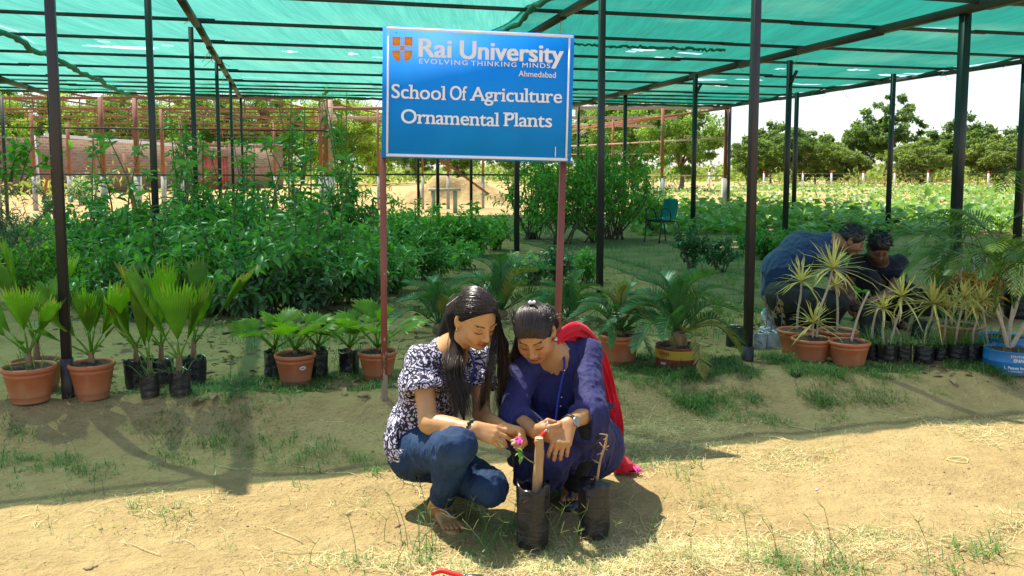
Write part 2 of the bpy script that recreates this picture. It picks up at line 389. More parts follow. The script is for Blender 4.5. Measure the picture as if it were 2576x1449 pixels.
M['fan'] = leafmat('fan_palm_leaf', (.045, .17, .012), (.22, .43, .035), (.50, .28, .07), .34, .46, .5, (1.6, 1.6, .5))
M['cycad'] = leafmat('cycad_leaf', (.028, .105, .038), (.09, .21, .060), (.36, .24, .06), .33, .25)
M['areca'] = leafmat('areca_leaf', (.05, .125, .02), (.14, .21, .035), (.24, .19, .05), .4, .4)
M['dracaena'] = leafmat('dracaena_leaf', (.30, .30, .06), (.66, .58, .20), (.50, .32, .14), .45, .35, .4, (1.2, 1.1, .7))
M['croton'] = leafmat('croton_leaf', (.04, .10, .02), (.60, .26, .02), None, .4, .3)
M['grass'] = leafmat('grass_blade', (.045, .14, .034), (.13, .25, .065), (.42, .36, .16), .5, .35)
M['straw'] = leafmat('dry_straw', (.44, .33, .13), (.86, .72, .40), None, .6, .25, .4, (1.1, 1.05, .9))
M['litter'] = leafmat('leaf_litter', (.10, .055, .025), (.34, .24, .12), None, .8, .1)
M['chair'] = simple('teal_plastic', (.010, .19, .21), (.015, .24, .26), 5, .35)
M['red_plastic'] = simple('red_handle', (.62, .02, .012), (.70, .03, .02), 10, .3)
M['steel'] = simple('bare_steel', (.28, .28, .29), (.42, .42, .43), 20, .3, metal=.9)
# ------------------------------------------------------------------ ground: one sheet to the horizon
def ground():
    def axis(lo, hi, fine_lo, fine_hi, step, grow=1.16):
        a = list(np.arange(fine_lo, fine_hi, step)); s = step; x = a[-1]
        while x < hi: s *= grow; x += s; a.append(x)
        s = step; x = a[0]
        while x > lo: s *= grow; x -= s; a.insert(0, x)
        return np.array(a)
    xs = axis(-1500, 1500, -4.5, 5.5, .026); ys = axis(-60, 2200, 2.2, 8.0, .026)
    X, Y = np.meshgrid(xs, ys); Z = gz(X, Y)
    V = np.stack([X.ravel(), Y.ravel(), Z.ravel()], 1); nx, ny = len(xs), len(ys)
    i = (np.arange(ny - 1)[:, None] * nx + np.arange(nx - 1)[None]).ravel()
    o = link('ground', mesh('ground', V, np.stack([i, i + 1, i + nx + 1, i + nx], 1), M['sand']))
    tag(o, 'sandy soil of the path in front and the plot under the net', 'ground', kind='structure')
ground()
# ------------------------------------------------------------------ shade house
P0 = np.array([-2.54, 4.64, 0.0]); TH = R(14.68); EA = np.array([math.cos(TH), math.sin(TH), 0]); EB = np.array([-math.sin(TH), math.cos(TH), 0])
HR = 3.53
def AB(a, b, z=0.0): return P0 + EA * a + EB * b + np.array([0, 0, z])
house = thing('shade_house', 'black steel shade house roofed with green and teal shade net', 'shade house', tuple(P0))
posts = [(146, 4.63, .047, 'brown'), (388, 8.7, .062), (492, 12.9, .068), (553, 16.9, .066), (586, 20.4, .066), (611, 24.4, .066), (133, 23.2, .085), (14, 24.2, .08),
         (1511, 8.96, .062), (1892, 5.66, .050, 'brown'), (1745, 18.85, .085), (1571, 23.3, .085), (1454, 27.6, .08), (1979, 16.6, .085), (1999, 23, .09), (2238, 18.8, .085),
         (2410, 11.7, .115), (2567, 16.8, .12), (1833, 28.2, .08), (1300, 13.7, .075), (1052, 24, .07), (1101, 22, .08), (1185, 22.5, .07)]
for p in posts:
    c = at(p[0], 440, p[1]); w = p[2]; mb = MB(); g = gzs(c[0], c[1]) - .1
    mb.bar((c[0], c[1], g), (c[0], c[1], HR - .10), w, up=EB)
    if len(p) > 3:   # thicker foot sleeve
        mb.bar((c[0], c[1], g), (c[0], c[1], gzs(c[0], c[1]) + (.22 if p[0] < 1000 else .10)), w * 1.22, up=EB)
    if p[0] in (133, 1979, 1745): mb.bar((c[0], c[1] - .07, HR - .55), (c[0] + .12, c[1] - .05, HR - .30), .05)
    mb.build('post', M['brown_post'] if len(p) > 3 else M['black_steel'], house, world=True)
for a, b0, b1, w in ((-5.0, 0, 20.9, .12), (0.05, 0.0, 20.9, .09), (5.0, .0, 20.9, .10), (10.1, .0, 21.0, .13), (15.05, .1, 21.2, .10), (-10.0, 0, 20.9, .1)):
    mb = MB(); bs = np.linspace(b0, b1, 11)
    for k in range(10):   # pipe lengths spliced with small kinks
        dz = .012 * math.sin(k * 2.1 + a)
        mb.bar(AB(a + .01 * math.sin(k * 3.3), bs[k], HR - .09 + dz), AB(a, bs[k + 1] + .05, HR - .09 + dz), w, w * .85)
    mb.build('beam', M['beam'], house, world=True)
PURL = [.22 + 1.03 * k for k in range(21)]
random.seed(4)
for k, b in enumerate(PURL):
    mb = MB(); aa = [-12, -8.2, -3.9, .2, 3.5, 5.4, 8.7, 12.0, 15.1]
    if k % 2 and k < 17: continue
    for i in range(len(aa) - 1):
        dz = random.uniform(-.012, .012)
        mb.bar(AB(aa[i] - .10, b + random.uniform(-.02, .02), HR - .02 + dz), AB(aa[i + 1] + .10, b + random.uniform(-.02, .02), HR - .02 + dz), .042, .05)
    mb.build('purlin', M['black_steel'], house, world=True)
# net: sags a little between purlins; torn holes are missing faces
HOLES = [at(300, 113, 0)*0 + 0]
def hole_ab(px, py):
    d = ray(px, py); t = (HR + .02 - CAMZ) / d[2]; p = np.array([d[0]*t, d[1]*t, 0]) - P0
    return np.dot(p, EA), np.dot(p, EB)
holes = []
for px, py, ra, rb in ((300, 113, .62, .16), (340, 112, .4, .10), (110, 91, .12, .1), (264, 101, .09, .08), (421, 108, .08, .08), (727, 123, .12, .1), (885, 129, .11, .10), (955, 137, .12, .08), (1615, 123, .24, .12),
                       (1585, 127, .10, .08), (1660, 146, .14, .1), (1540, 178, .15, .1), (1590, 233, .30, .16), (1772, 197, .5, .22), (1880, 198, .35, .13), (2033, 207, .4, .14), (2344, 74, .22, .12), (2240, 187, .35, .2),
                       (1736, 131, .25, .1), (1702, 146, .12, .12), (1865, 160, .2, .1), (2150, 173, .18, .1), (2172, 175, .14, .1), (1780, 213, .18, .1), (1812, 215, .18, .1), (640, 190, .3, .06), (2300, 182, .3, .12), (1960, 168, .1, .1)):
    a, b = hole_ab(px, py); holes.append((a, b, ra, rb))
def net(name, a0, a1, m, b0=.12, b1=20.9, seed=0, rag=0.0):
    st = .09; na, nb = int((a1 - a0) / st), int((b1 - b0) / st)
    A, B = np.meshgrid(np.linspace(a0, a1, na), np.linspace(b0, b1, nb)); nn = vnoise(np.c_[A.ravel() * .5, B.ravel() * .5], seed).reshape(A.shape)
    n2 = vnoise(np.c_[A.ravel() * 2.1, B.ravel() * .7], seed + 3).reshape(A.shape)
    Z = HR + .035 - .055 * np.abs(np.sin((B - .22) * math.pi / 2.06)) * (.4 + nn) + .03 * (n2 - .5)
    B = B + rag * (vnoise(np.c_[A.ravel() * 2.7, A.ravel() * .3], 9).reshape(A.shape) - .5) * (np.arange(nb)[:, None] > nb - 3)
    A = A + rag * .4 * (vnoise(np.c_[B.ravel() * 2.3, B.ravel() * .3], 19).reshape(A.shape) - .5) * (np.arange(na)[None] > na - 3)
    V = P0[None] + EA[None] * A.ravel()[:, None] + EB[None] * B.ravel()[:, None]; V[:, 2] = Z.ravel()
    i = (np.arange(nb - 1)[:, None] * na + np.arange(na - 1)[None]).ravel(); Q = np.stack([i, i + 1, i + na + 1, i + na], 1)
    ca = A.ravel()[Q].mean(1); cb = B.ravel()[Q].mean(1); keep = np.ones(len(Q), bool); jit = (vnoise(np.c_[ca * 6, cb * 6], 4) - .5) * .9
    for ha, hb, ra, rb in holes: keep &= ((ca - ha) / max(ra, .07)) ** 2 + ((cb - hb) / max(rb, .07)) ** 2 + jit > 1
    link(name, mesh(name, V, Q[keep], m), house, True)
net('shade_net', -12, -2.9, M['net_pale'], seed=1); net('shade_net', -2.9, 4.55, M['net_pale'], seed=2); net('shade_net', 4.5, 15.1, M['net_green'], seed=3, rag=.25)
def rope(P, r, name='net_hem', amp=.03):   # rolled, ruffled hem where two nets are laced together
    P = spline(P, 90); rng = np.random.default_rng(len(P)); P = P + rng.normal(0, amp * .35, P.shape)
    MB().tube(P, r * (.7 + .8 * rng.random(len(P))), 6).build(name, M['net_edge'], house, smooth=True, world=True)
sag = lambda b: -.07 - .06 * abs(math.sin(b * 1.52))
rope([AB(-2.9 + .05 * math.sin(b * 2), b, HR + sag(b)) for b in np.linspace(.3, 20.8, 26)], .045)
rope([AB(4.5 + .05 * math.sin(b * 2), b, HR - .05 + .5 * sag(b)) for b in np.linspace(.3, 20.8, 26)], .04)
rope([AB(a, 20.9, HR - .02 + .02 * math.sin(a * 3)) for a in np.linspace(-12, 15, 40)], .035)
rope([AB(a, 9.1, HR - .04) for a in np.linspace(5, 9, 12)], .022)
rope([AB(15.1, b, HR - .02 + .03 * math.sin(b * 3.1)) for b in np.linspace(.3, 20.8, 40)], .028)
mb = MB(); rng = np.random.default_rng(8)      # wire ties and loose threads
for k in range(46):
    a = rng.choice([0.05, 5.0, 10.1, 15.05]); b = rng.choice(PURL[::2]) if rng.random() < .7 else rng.uniform(3, 20)
    p = AB(a + rng.normal(0, .03), b + .03, HR - .03); L = rng.uniform(.12, .34)
    mb.tube(spline([p, p + [rng.normal(0, .04), 0, -L * .5], p + [rng.normal(0, .09), rng.normal(0, .05), -L]], 6), .005, 4)
mb.build('wire_tie', M['straw'], house, world=True)
# rear rails of the shade house
for z, y in ((2.60, 0), (1.28, 0)):
    mb = MB(); mb.bar(at(-120, 440, 24.3) * [1, 1, 0] + [0, 0, z], at(830, 440, 25.6) * [1, 1, 0] + [0, 0, z - .05], .045); mb.build('rail', M['brown_post'], house, world=True)
mb = MB(); mb.bar(at(830, 440, 24) * [1, 1, 0] + [0, 0, 1.27], at(1330, 440, 24.5) * [1, 1, 0] + [0, 0, 1.25], .05); mb.build('rail', M['beam'], house, world=True)
# ------------------------------------------------------------------ unfinished red-oxide frames behind
def zat(px, py, Y): return at(px, py, Y)[2]
fr = thing('greenhouse_frame', 'unfinished rusty red steel greenhouse frame behind the shade house', 'frame', tuple(at(420, 440, 34) * [1, 1, 0]))
HF = 3.55
truss = [(-60, 835, 26.0, .14, 240), (-60, 1240, 30.3, .13, 0), (70, 835, 34.3, .12, 0), (170, 830, 38.8, .12, 0), (235, 830, 43, .11, 0)]
for x0, x1, Y, w, q in truss:
    a = at(x0, 440, Y); b = at(x1, 440, Y); a[2] = b[2] = HF
    MB().bar(a, b, w * .5, w * .6, bev=.05).build('beam', M['rust'], fr, world=True)
    mb = MB(); n = int((x1 - x0) * Y / 2150 / 1.15)
    for seg in ((0.04, .30), (.55, .97)):
        lo = a + (b - a) * seg[0]; hi = a + (b - a) * seg[1]; d = np.array([0, 0, -.42])
        mb.bar(lo + d, hi + d, .032)
        for t in np.linspace(0, 1, 5): p = lo + (hi - lo) * t; mb.bar(p, p + d, .026)
    mb.build('bracing', M['rust'], fr, world=True)
for k, x0 in enumerate((-40, 70, 190, 330, 470, 600, 730)):      # thin rafters running back
    a = at(x0, 440, 26.0) * [1, 1, 0] + [0, 0, HF + .12]; b = a + np.array([1.1 + .55 * k - 1.6, 17, .05])
    MB().bar(a, b, .05).build('rafter', M['rust'], fr, world=True)
for x, Y, w, m in ((260, 25.6, .16, 'rust'), (346, 26.0, .17, 'rust'), (411, 30.3, .14, 'rust'), (457, 34, .12, 'rust'), (692, 38.6, .13, 'rust'), (86, 31, .13, 'rust'), (175, 38.6, .17, 'rust'), (238, 43, .11, 'rust'),
                   (808, 28, .14, 'rust'), (822, 26, .17, 'rust'), (834, 26.5, .16, 'rust2'), (-8, 30, .12, 'rust'), (952, 30.3, .10, 'rust'), (1127, 30.2, .11, 'rust'), (1215, 30.3, .10, 'rust'), (1063, 30.2, .09, 'rust')):
    p = at(x, 440, Y); g = gzs(p[0], p[1]); w *= .72
    post = MB().bar((p[0], p[1], 1.15), (p[0], p[1], HF), w, bev=.06).build('post', M[m], fr, world=True)
    MB().bar((p[0], p[1], g - .3), (p[0], p[1], 1.2), w * 1.4, bev=.1).build('footing', M['concrete'], post, world=True)
for z, x0, x1, Y in ((1.30, -60, 820, 39.5), (1.72, 60, 900, 44)):
    MB().bar(at(x0, 440, Y) * [1, 1, 0] + [0, 0, z], at(x1, 440, Y) * [1, 1, 0] + [0, 0, z - .1], .05).build('rail', M['rust'], fr, world=True)
for (x0, z0, x1, z1, Y) in ((960, 3.2, 1230, .6, 28.6), (1010, 3.0, 1130, 1.5, 30.0), (148, 3.0, 104, .2, 33), (312, 1.9, 335, .1, 26)):
    MB().bar(at(x0, 440, Y) * [1, 1, 0] + [0, 0, z0], at(x1, 440, Y) * [1, 1, 0] + [0, 0, z1], .075).build('brace', M['rust'], fr, world=True)
f2 = thing('greenhouse_frame', 'pale weathered frame with two high bars beyond the sign board', 'frame', tuple(at(1640, 440, 30) * [1, 1, 0]))
for x0, x1, Ya, Yb, dz in ((835, 1805, 31.5, 30.0, 0.12), (820, 1700, 35.5, 34.2, 0.05), (1430, 1640, 40, 39, 0.0)):
    a = at(x0, 440, Ya); b = at(x1, 440, Yb); a[2] = HF + dz; b[2] = HF + dz - .1
    MB().bar(a, b, .08, .12, bev=.05).build('beam', M['rust2'], f2, world=True)
for x0, x1, Ya, Yb in ((1440, 1835, 42, 27.8), (1440, 1700, 46, 31), (1440, 1835, 40, 27.9)):
    a = at(x0, 440, Ya) * [1, 1, 0] + [0, 0, HF - .1]; b = at(x1, 440, Yb) * [1, 1, 0] + [0, 0, HF - .15]
    MB().bar(a, b, .06).build('rafter', M['rust'], f2, world=True)
for x, Y, w in ((1665, 30, .10), (1824, 28.3, .10), (1541, 36, .09), (1453, 40, .09)):
    p = at(x, 440, Y); g = gzs(p[0], p[1])
    post = MB().bar((p[0], p[1], 1.1), (p[0], p[1], HF), w, bev=.06).build('post', M['rust'], f2, world=True)
    MB().bar((p[0], p[1], g - .3), (p[0], p[1], 1.14), w * 1.9, bev=.2).build('footing', M['concrete'], post, world=True)
for z, x0, x1, Ya, Yb in ((1.22, 1430, 1832, 36, 28.2), (2.45, 1430, 1835, 36, 28.2), (2.2, 1430, 1640, 40, 39)):
    MB().bar(at(x0, 440, Ya) * [1, 1, 0] + [0, 0, z], at(x1, 440, Yb) * [1, 1, 0] + [0, 0, z], .05).build('rail', M['rust2'], f2, world=True)
# ------------------------------------------------------------------ brick building
A0 = np.array([-33.0, 48.5, 0]); A1 = np.array([-22.4, 84.0, 0]); dv = A1 - A0; LB = np.linalg.norm(dv); ang = math.atan2(dv[1], dv[0])
bld = thing('brick_building', 'long low red brick shed with a red door and flat roof', 'building', tuple(A0 + [0, 0, -.2]), ang)
mb = MB(); HB = 3.7
def wallbox(mb, x0, x1, z0, z1, y0=0.0, y1=.35): mb.box((x0, y0, z0), (x1, y1, z1))
dx0, dx1, wx0, wx1 = LB * .66, LB * .76, 3.2, 5.0
wallbox(mb, -14, wx0, 0, HB - .3); wallbox(mb, wx0, wx1, 0, 2.1); wallbox(mb, wx0, wx1, 2.9, HB - .3); wallbox(mb, wx1, dx0, 0, HB + .15)
wallbox(mb, dx0, dx1, 3.05, HB + .15); wallbox(mb, dx1, LB, 0, HB + .25)
mb.box((LB - .35, .35, 0), (LB, 6.5, HB + .1))
rng = np.random.default_rng(2)
x = -14.0
while x < 10:       # loose parapet courses with gaps
    w = rng.uniform(.35, .9); mb.box((x, .02, HB - .3 + .004), (x + w - .05, .33, HB - .3 + rng.choice([.22, .42, .6]))); x += w
x = 12.0
while x < LB: w = rng.uniform(.5, 1.4); mb.box((x, .03, HB + .26), (x + w - .03, .3, HB + .26 + rng.choice([.1, .2, .35]))); x += w
mb.build('wall', M['brick'], bld)
MB().box((-14, .4, HB - .4), (LB + .6, 7, HB - .22)).build('roof', M['concrete'], bld)
MB().box((LB - 2.5, -.5, HB + .6), (LB + 1.6, 2.2, HB + .7)).box((LB - .2, 2.6, HB + .12), (LB + .9, 6.6, HB + .22)).build('roof_slab', M['concrete'], bld)
d = MB()
for k in range(9):
    w = (dx1 - dx0) / 9; d.box((dx0 + k * w, .10 + .04 * (k % 2), .05), (dx0 + (k + 1) * w - .02, .2 + .04 * (k % 2), 3.03))
d.build('door', simple('red_door', (.42, .075, .045), (.50, .12, .07), 5, .6), bld)
MB().box((wx0, .25, 2.1), (wx1, .33, 2.9)).build('window', simple('dark_opening', (.015, .012, .01), None, 5, .9), bld)
MB().bar((8.2, -.12, HB + .34), (24, -.12, HB + .05), .16, .22).build('gutter_pipe', M['white'], bld)
MB().bar((7.6, -.12, .2), (7.3, -.12, HB + .3), .14).build('downpipe', M['white'], bld)
# ------------------------------------------------------------------ sign board
TL, TR, BL, BR = at(957, 64, 4.55), at(1439, 85, 4.69), at(960, 396, 4.55), at(1436, 408, 4.69)
ux = BR - BL; WS = np.linalg.norm(ux); ux /= WS; uz = (TL - BL); uz -= ux * np.dot(uz, ux); HS = np.linalg.norm(uz); uz /= HS; uy = np.cross(uz, ux)   # uy points away
sb = onground(968, 1055); sign = thing('sign_board', 'blue and white university sign board on two red posts', 'sign', (sb[0], sb[1], sb[2]))
SM = Matrix(((ux[0], uy[0], uz[0], BL[0]), (ux[1], uy[1], uz[1], BL[1]), (ux[2], uy[2], uz[2], BL[2]), (0, 0, 0, 1)))
def onboard(o, parent, world=True):
    o.parent = parent; o.matrix_parent_inverse = wm(parent).inverted(); o.matrix_basis = SM.copy(); return o
bm_, bt, bN, bL, bb = newmat('sign_blue'); n_ = noise(bN, bL, coords(bN), 5, 5)
bL.new(ramp(bN, bL, n_.outputs['Fac'], [(.3, (.003, .25, .80)), (.7, (.006, .29, .88))]).outputs[0], bb.inputs['Base Color']); bb.inputs['Roughness'].default_value = .65; bb.inputs['Specular IOR Level'].default_value = .2
M['sign_blue'] = bm_; M['sign_white'] = simple('sign_white', (.86, .86, .88), (.90, .90, .92), 12, .5); M['sign_orange'] = simple('sign_orange', (.86, .27, .012), (.90, .31, .02), 10, .45)
panel = onboard(link('panel', MB().box((0, 0, 0), (WS, .022, HS)).data('panel', M['sign_blue'])), sign)
k_ = WS / 479.0
fr_ = MB(); t = .0028
def stripe(x0, z0, x1, z1): fr_.box((x0, -t, z0), (x1, 0.001, z1))
stripe(10*k_, HS - 9*k_, WS - 3*k_, HS - 2*k_); stripe(11*k_, 3*k_, WS - 9*k_, 10*k_); stripe(11*k_, 11*k_, 16*k_, HS - 9.5*k_); stripe(WS - 15*k_, 11*k_, WS - 10*k_, HS - 9.5*k_)
stripe(WS - 42*k_, 11*k_, WS - 40*k_, 38*k_)
onboard(link('border', fr_.data('border', M['sign_white'])), panel)
NSER = [0]
def textmesh(s, bold=0.0, serif=False, spacing=1.0):
    """flat letters as a mesh; returns V (n,2), F"""
    c = bpy.data.curves.new('lettering', 'FONT'); c.body = s; c.size = 1.0; c.offset = bold; c.space_character = spacing; c.resolution_u = 7
    o = bpy.data.objects.new('lettering', c); COL.objects.link(o); bpy.context.view_layer.update()
    me = o.to_mesh(); V = np.array([v.co[:2] for v in me.vertices]); Fs = [tuple(p.vertices) for p in me.polygons]
    E = {}
    for f in Fs:
        for i in range(len(f)): e = tuple(sorted((f[i], f[(i + 1) % len(f)]))); E[e] = E.get(e, 0) + 1
    out = [e for e, n in E.items() if n == 1]; o.to_mesh_clear(); bpy.data.objects.remove(o)
    if serif:
        V = list(map(tuple, V)); add = []; nv0 = len(V)
        for a, b in out:
            (xa, ya), (xb, yb) = V[a], V[b]
            if abs(ya - yb) < .004 and .07 < abs(xa - xb) < .22:
                x0, x1 = sorted((xa, xb)); lowr = ya < .03 + bold * 0
                if lowr and ya > -.05: add.append((x0 - .055, x1 + .055, ya, ya + .062))
                elif ya > .4: add.append((x0 - .075, x1 + (.05 if ya > .6 and x1 - x0 < 0 else -.02), ya - .062, ya))
        for x0, x1, y0, y1 in add:
            n = len(V); V += [(x0, y0), (x1, y0), (x1, y1), (x0, y1)]; Fs.append((n, n + 1, n + 2, n + 3))
        V = np.array(V); NSER[0] = len(V) - nv0
    else: NSER[0] = 0
    return V, Fs
def board_xy(px, py): return (px - 959.5) * k_, HS - (py - (64.5 + (px - 958) * 21 / 480.)) * HS / (331 - (px - 958) * 10 / 480.)
def lettering(s, x0, x1, ybase, cap, bold, serif=False, spacing=1.0, slope=0.0):
    """words from pixel x0 to x1 of the photo, base line at ybase (at x0), letters cap pixels tall"""
    V, Fs = textmesh(s, 0, serif, spacing); lo, hi = V[:, 0].min(), V[:, 0].max()
    bx0, bz0 = board_xy(x0, ybase); bx1, bz1 = board_xy(x1, ybase + slope)
    X = bx0 + (V[:, 0] - lo) / (hi - lo) * (bx1 - bx0); Z = bz0 + (bz1 - bz0) * (V[:, 0] - lo) / (hi - lo) + V[:, 1] / .73 * cap * k_
    n = len(X); P = np.r_[np.c_[X, np.full(n, -.0022), Z], np.c_[X, np.full(n, .001), Z]]
    b = bold * cap * k_ * .9; PP = []; FF = []; NV = [0]; L0 = P[:n].copy(); m0 = n - NSER[0]; L0[m0:, 1] -= .00025 + .00006 * ((np.arange(NSER[0]) // 4) % 5)
    for i, (dx, dz) in enumerate(((-b, -b * .4), (b, -b * .4), (-b, b * .4), (b, b * .4), (0, 0))):
        
        for q, f in enumerate(Fs): m_ = NV[0]; NV[0] += len(f); PP.append(L0[list(f)] + [dx, .0012 - i * .0006 - (q % 9) * .00004, dz]); FF.append(tuple(range(m_, m_ + len(f))))
    return onboard(link('lettering', mesh('lettering', np.concatenate(PP), FF, M['sign_white'], smooth=False)), panel)
lettering('Rai', 1049, 1127, 141, 46, .046, slope=3); lettering('University', 1151, 1410, 145.5, 46, .046, slope=11)
lettering('EVOLVING', 1049, 1169, 158.5, 12, .018, spacing=1.25, slope=4); lettering('THINKING', 1178, 1292, 163, 12, .018, spacing=1.2, slope=4); lettering('MINDS', 1307, 1378, 167.5, 12, .018, spacing=1.2, slope=2)
lettering('Ahmedabad', 1298, 1393, 190, 15, .014, slope=4)
lettering('School', 983, 1116, 245, 36, .022, True, slope=5); lettering('Of', 1127, 1168, 249, 36, .022, True, slope=1.5); lettering('Agriculture', 1177, 1410, 251, 36, .022, True, slope=6)
lettering('Ornamental', 1007, 1251, 308, 36, .022, True, slope=8); lettering('Plants', 1262, 1386, 315, 36, .022, True, slope=3)
cr = MB()
def quad(px0, py0, px1, py1):
    x0, z1 = board_xy(px0, py0); x1, z0 = board_xy(px1, py1); cr.box((x0, -.0022, z0), (x1, .001, z1))
quad(983, 92, 1002, 114.5); quad(1012.5, 92, 1032, 114.5); quad(1002, 114.6, 1012.4, 126)
for sx, c0, c1 in ((-1, 1002, 983), (1, 1012.5, 1032)):     # lower quarters with round outer edge
    P = [(c0, 126.5), (c1, 126.5)] + [(c0 + (c1 - c0) * math.cos(t), 133 + 20 * math.sin(t)) for t in np.linspace(0, math.pi / 2, 7)]
    if sx < 0: P = P[::-1]
    q = [board_xy(*p) for p in P]; n = len(q); V = [(x, -.0022, z) for x, z in q] + [(x, .001, z) for x, z in q]
    cr.add(V, [tuple(range(n))[::-1], tuple(range(n, 2 * n))] + [(i, (i + 1) % n, (i + 1) % n + n, i + n) for i in range(n)])
for x, y in ((1004.5, 97), (1009.5, 97), (1004.5, 107), (1009.5, 107), (1004.5, 131), (1009.5, 131), (1004.5, 141), (1009.5, 141), (987, 117.5), (987, 123), (995.5, 117.5), (995.5, 123), (1018, 117.5), (1018, 123), (1027, 117.5), (1027, 123)): quad(x - 1.5, y - 1.5, x + 1.5, y + 1.5)
onboard(link('emblem', cr.data('emblem', M['sign_orange'])), panel)
nl = MB()
for x, y, r in ((992, 82, 1.8), (1431, 388, 1.8), (1410, 99, 1.2), (1286, 268, 1.8)):
    bx, bz = board_xy(x, y); nl.lathe([(0, 0), (r * k_, 0), (r * k_, .004), (0, .004)], 8, (0, 0, 0)); nl.V[-1] = nl.V[-1][:, [0, 2, 1]] * [1, -1, 1] + [bx, 0, bz]
onboard(link('nail', nl.data('nail', M['steel'])), panel)
for px, Y, top, base in ((968, 4.585, 380, 1056), (1404, 4.725, 390, 1040)):
    b = onground(px if px < 1000 else 1397, base); tp = at(963 if px < 1000 else 1417, top, Y); b = np.array([at(968, 1055, Y)[0] if px < 1000 else at(1394, 1040, Y)[0], Y, gzs(b[0], Y) - .15])
    MB().bar(b, tp, .034, .034, up=uy).build('post', M['signpost'], sign, world=True)
# rear braces of the panel
MB().bar(BL + uy * .045 + uz * .1 + ux * .03, BL + uy * .045 + uz * .1 + ux * (WS - .03), .02).bar(BL + uy * .045 + uz * (HS - .1) + ux * .03, BL + uy * .045 + uz * (HS - .1) + ux * (WS - .03), .02).build('batten', M['signpost'], sign, world=True)
# ------------------------------------------------------------------ vegetation
LEAF_V = np.array([(0,0,0), (-.5,.32,.10),(0,.30,0),(.5,.32,.10), (-.40,.66,.04),(0,.66,-.05),(.40,.66,.04), (0,1,-.18)], float)
LEAF_F = np.array([(0,2,1),(0,3,2),(1,2,5),(1,5,4),(2,3,6),(2,6,5),(4,5,7),(5,6,7)])
def leaves_mesh(name, pos, dirs, length, width, var, m, roll=None, tv=LEAF_V, tf=LEAF_F):
    rot = basis(np.asarray(dirs, float), roll); length = np.asarray(length, float); width = np.asarray(width, float)
    V, Fm, a = scatter(tv, tf, np.asarray(pos, float), rot, np.stack([width, length, length], 1), np.asarray(var, float))
    return mesh(name, V, Fm, m, True, attr=a)
def bush_data(seed, H, rad, nstem, ll, lw, m, per=26, shoots=0, low=.10, ms='stem', upright=.55, droop=.35, varlo=0, varhi=.86):
    """several arching stems from one stool, leaves in pairs along them and their side twigs"""
    rng = np.random.default_rng(seed); st = MB(); P = []; D = []; Lg = []
    for s in range(nstem + shoots):
        an = rng.uniform(0, 2 * math.pi); sh = s >= nstem
        rr = rad * math.sqrt(rng.uniform(.02, 1)) * (.5 if sh else 1); h = H * (rng.uniform(1.2, 1.6) if sh else rng.uniform(.55, 1.0) * (1 - .35 * (rr / rad) ** 2))
        b = np.array([rng.normal(0, rad * .12), rng.normal(0, rad * .12), 0]); tip = np.array([rr * math.cos(an), rr * math.sin(an), h])
        mid = b * .5 + tip * [upright * .75, upright * .75, .55] + rng.normal(0, .05 * H, 3) * [1, 1, .3]
        C = spline([b, mid, tip], 10); st.tube(C, np.linspace(.010, .003, 10) * (1 + H * .4), 5)
        twigs = [(C, low, 1.0)]
        for k in range(3 if sh else 5):
            t = rng.uniform(.2, .95); i = int(t * 9); d = rng.normal(0, 1, 3); d[2] = abs(d[2]) * .6; d /= np.linalg.norm(d)
            L = rng.uniform(.18, .38) * (.5 if sh else 1) * max(.5, H); T = spline([C[i], C[i] + d * L * .55, C[i] + d * L + [0, 0, .03]], 5); st.tube(T, .0035, 4); twigs.append((T, .1, .5))
        for T, t0, wgt in twigs:
            for j in range(int(per * wgt)):
                t = t0 + (1 - t0) * (j + rng.random()) / (per * wgt); q = t * (len(T) - 1); i = min(int(q), len(T) - 2); p = T[i] + (T[i + 1] - T[i]) * (q - i)
                ax = T[i + 1] - T[i]; ax /= np.linalg.norm(ax) + 1e-9; a2 = j * 2.4 + rng.uniform(-.5, .5); x = np.cross(ax, [.3, .1, 1]); x /= np.linalg.norm(x) + 1e-9; y = np.cross(ax, x)
                d = (x * math.cos(a2) + y * math.sin(a2)) + ax * rng.uniform(.1, .7) + [0, 0, rng.uniform(-droop * 2, droop * .5)]
                if p[2] < .03: continue
                P.append(p); D.append(d); Lg.append(ll * rng.uniform(.42, 1.28) * (.8 if t > .9 else 1))
    n = len(P); Lg = np.array(Lg); var = rng.uniform(varlo, varhi, n) ** 1.0; var[rng.random(n) < .012] = .95
    f = leaves_mesh('foliage', P, D, Lg, Lg * lw * rng.uniform(.8, 1.15, n), var, m, rng.normal(0, .6, n))
    return f, st.data('branches', M[ms], True)
def plant(name, label, cat, data, loc, rz=0, s=1.0, group=None, pn=('foliage', 'branches')):
    o = thing(name, label, cat, loc, rz, group); o.scale = (s, s, s) if np.isscalar(s) else s
    for n_, d in zip(pn, data): link(n_, d, o)
    return o
def pl(px, Y): x = at(px, 440, Y)[0]; return (x, Y, gzs(x, Y))
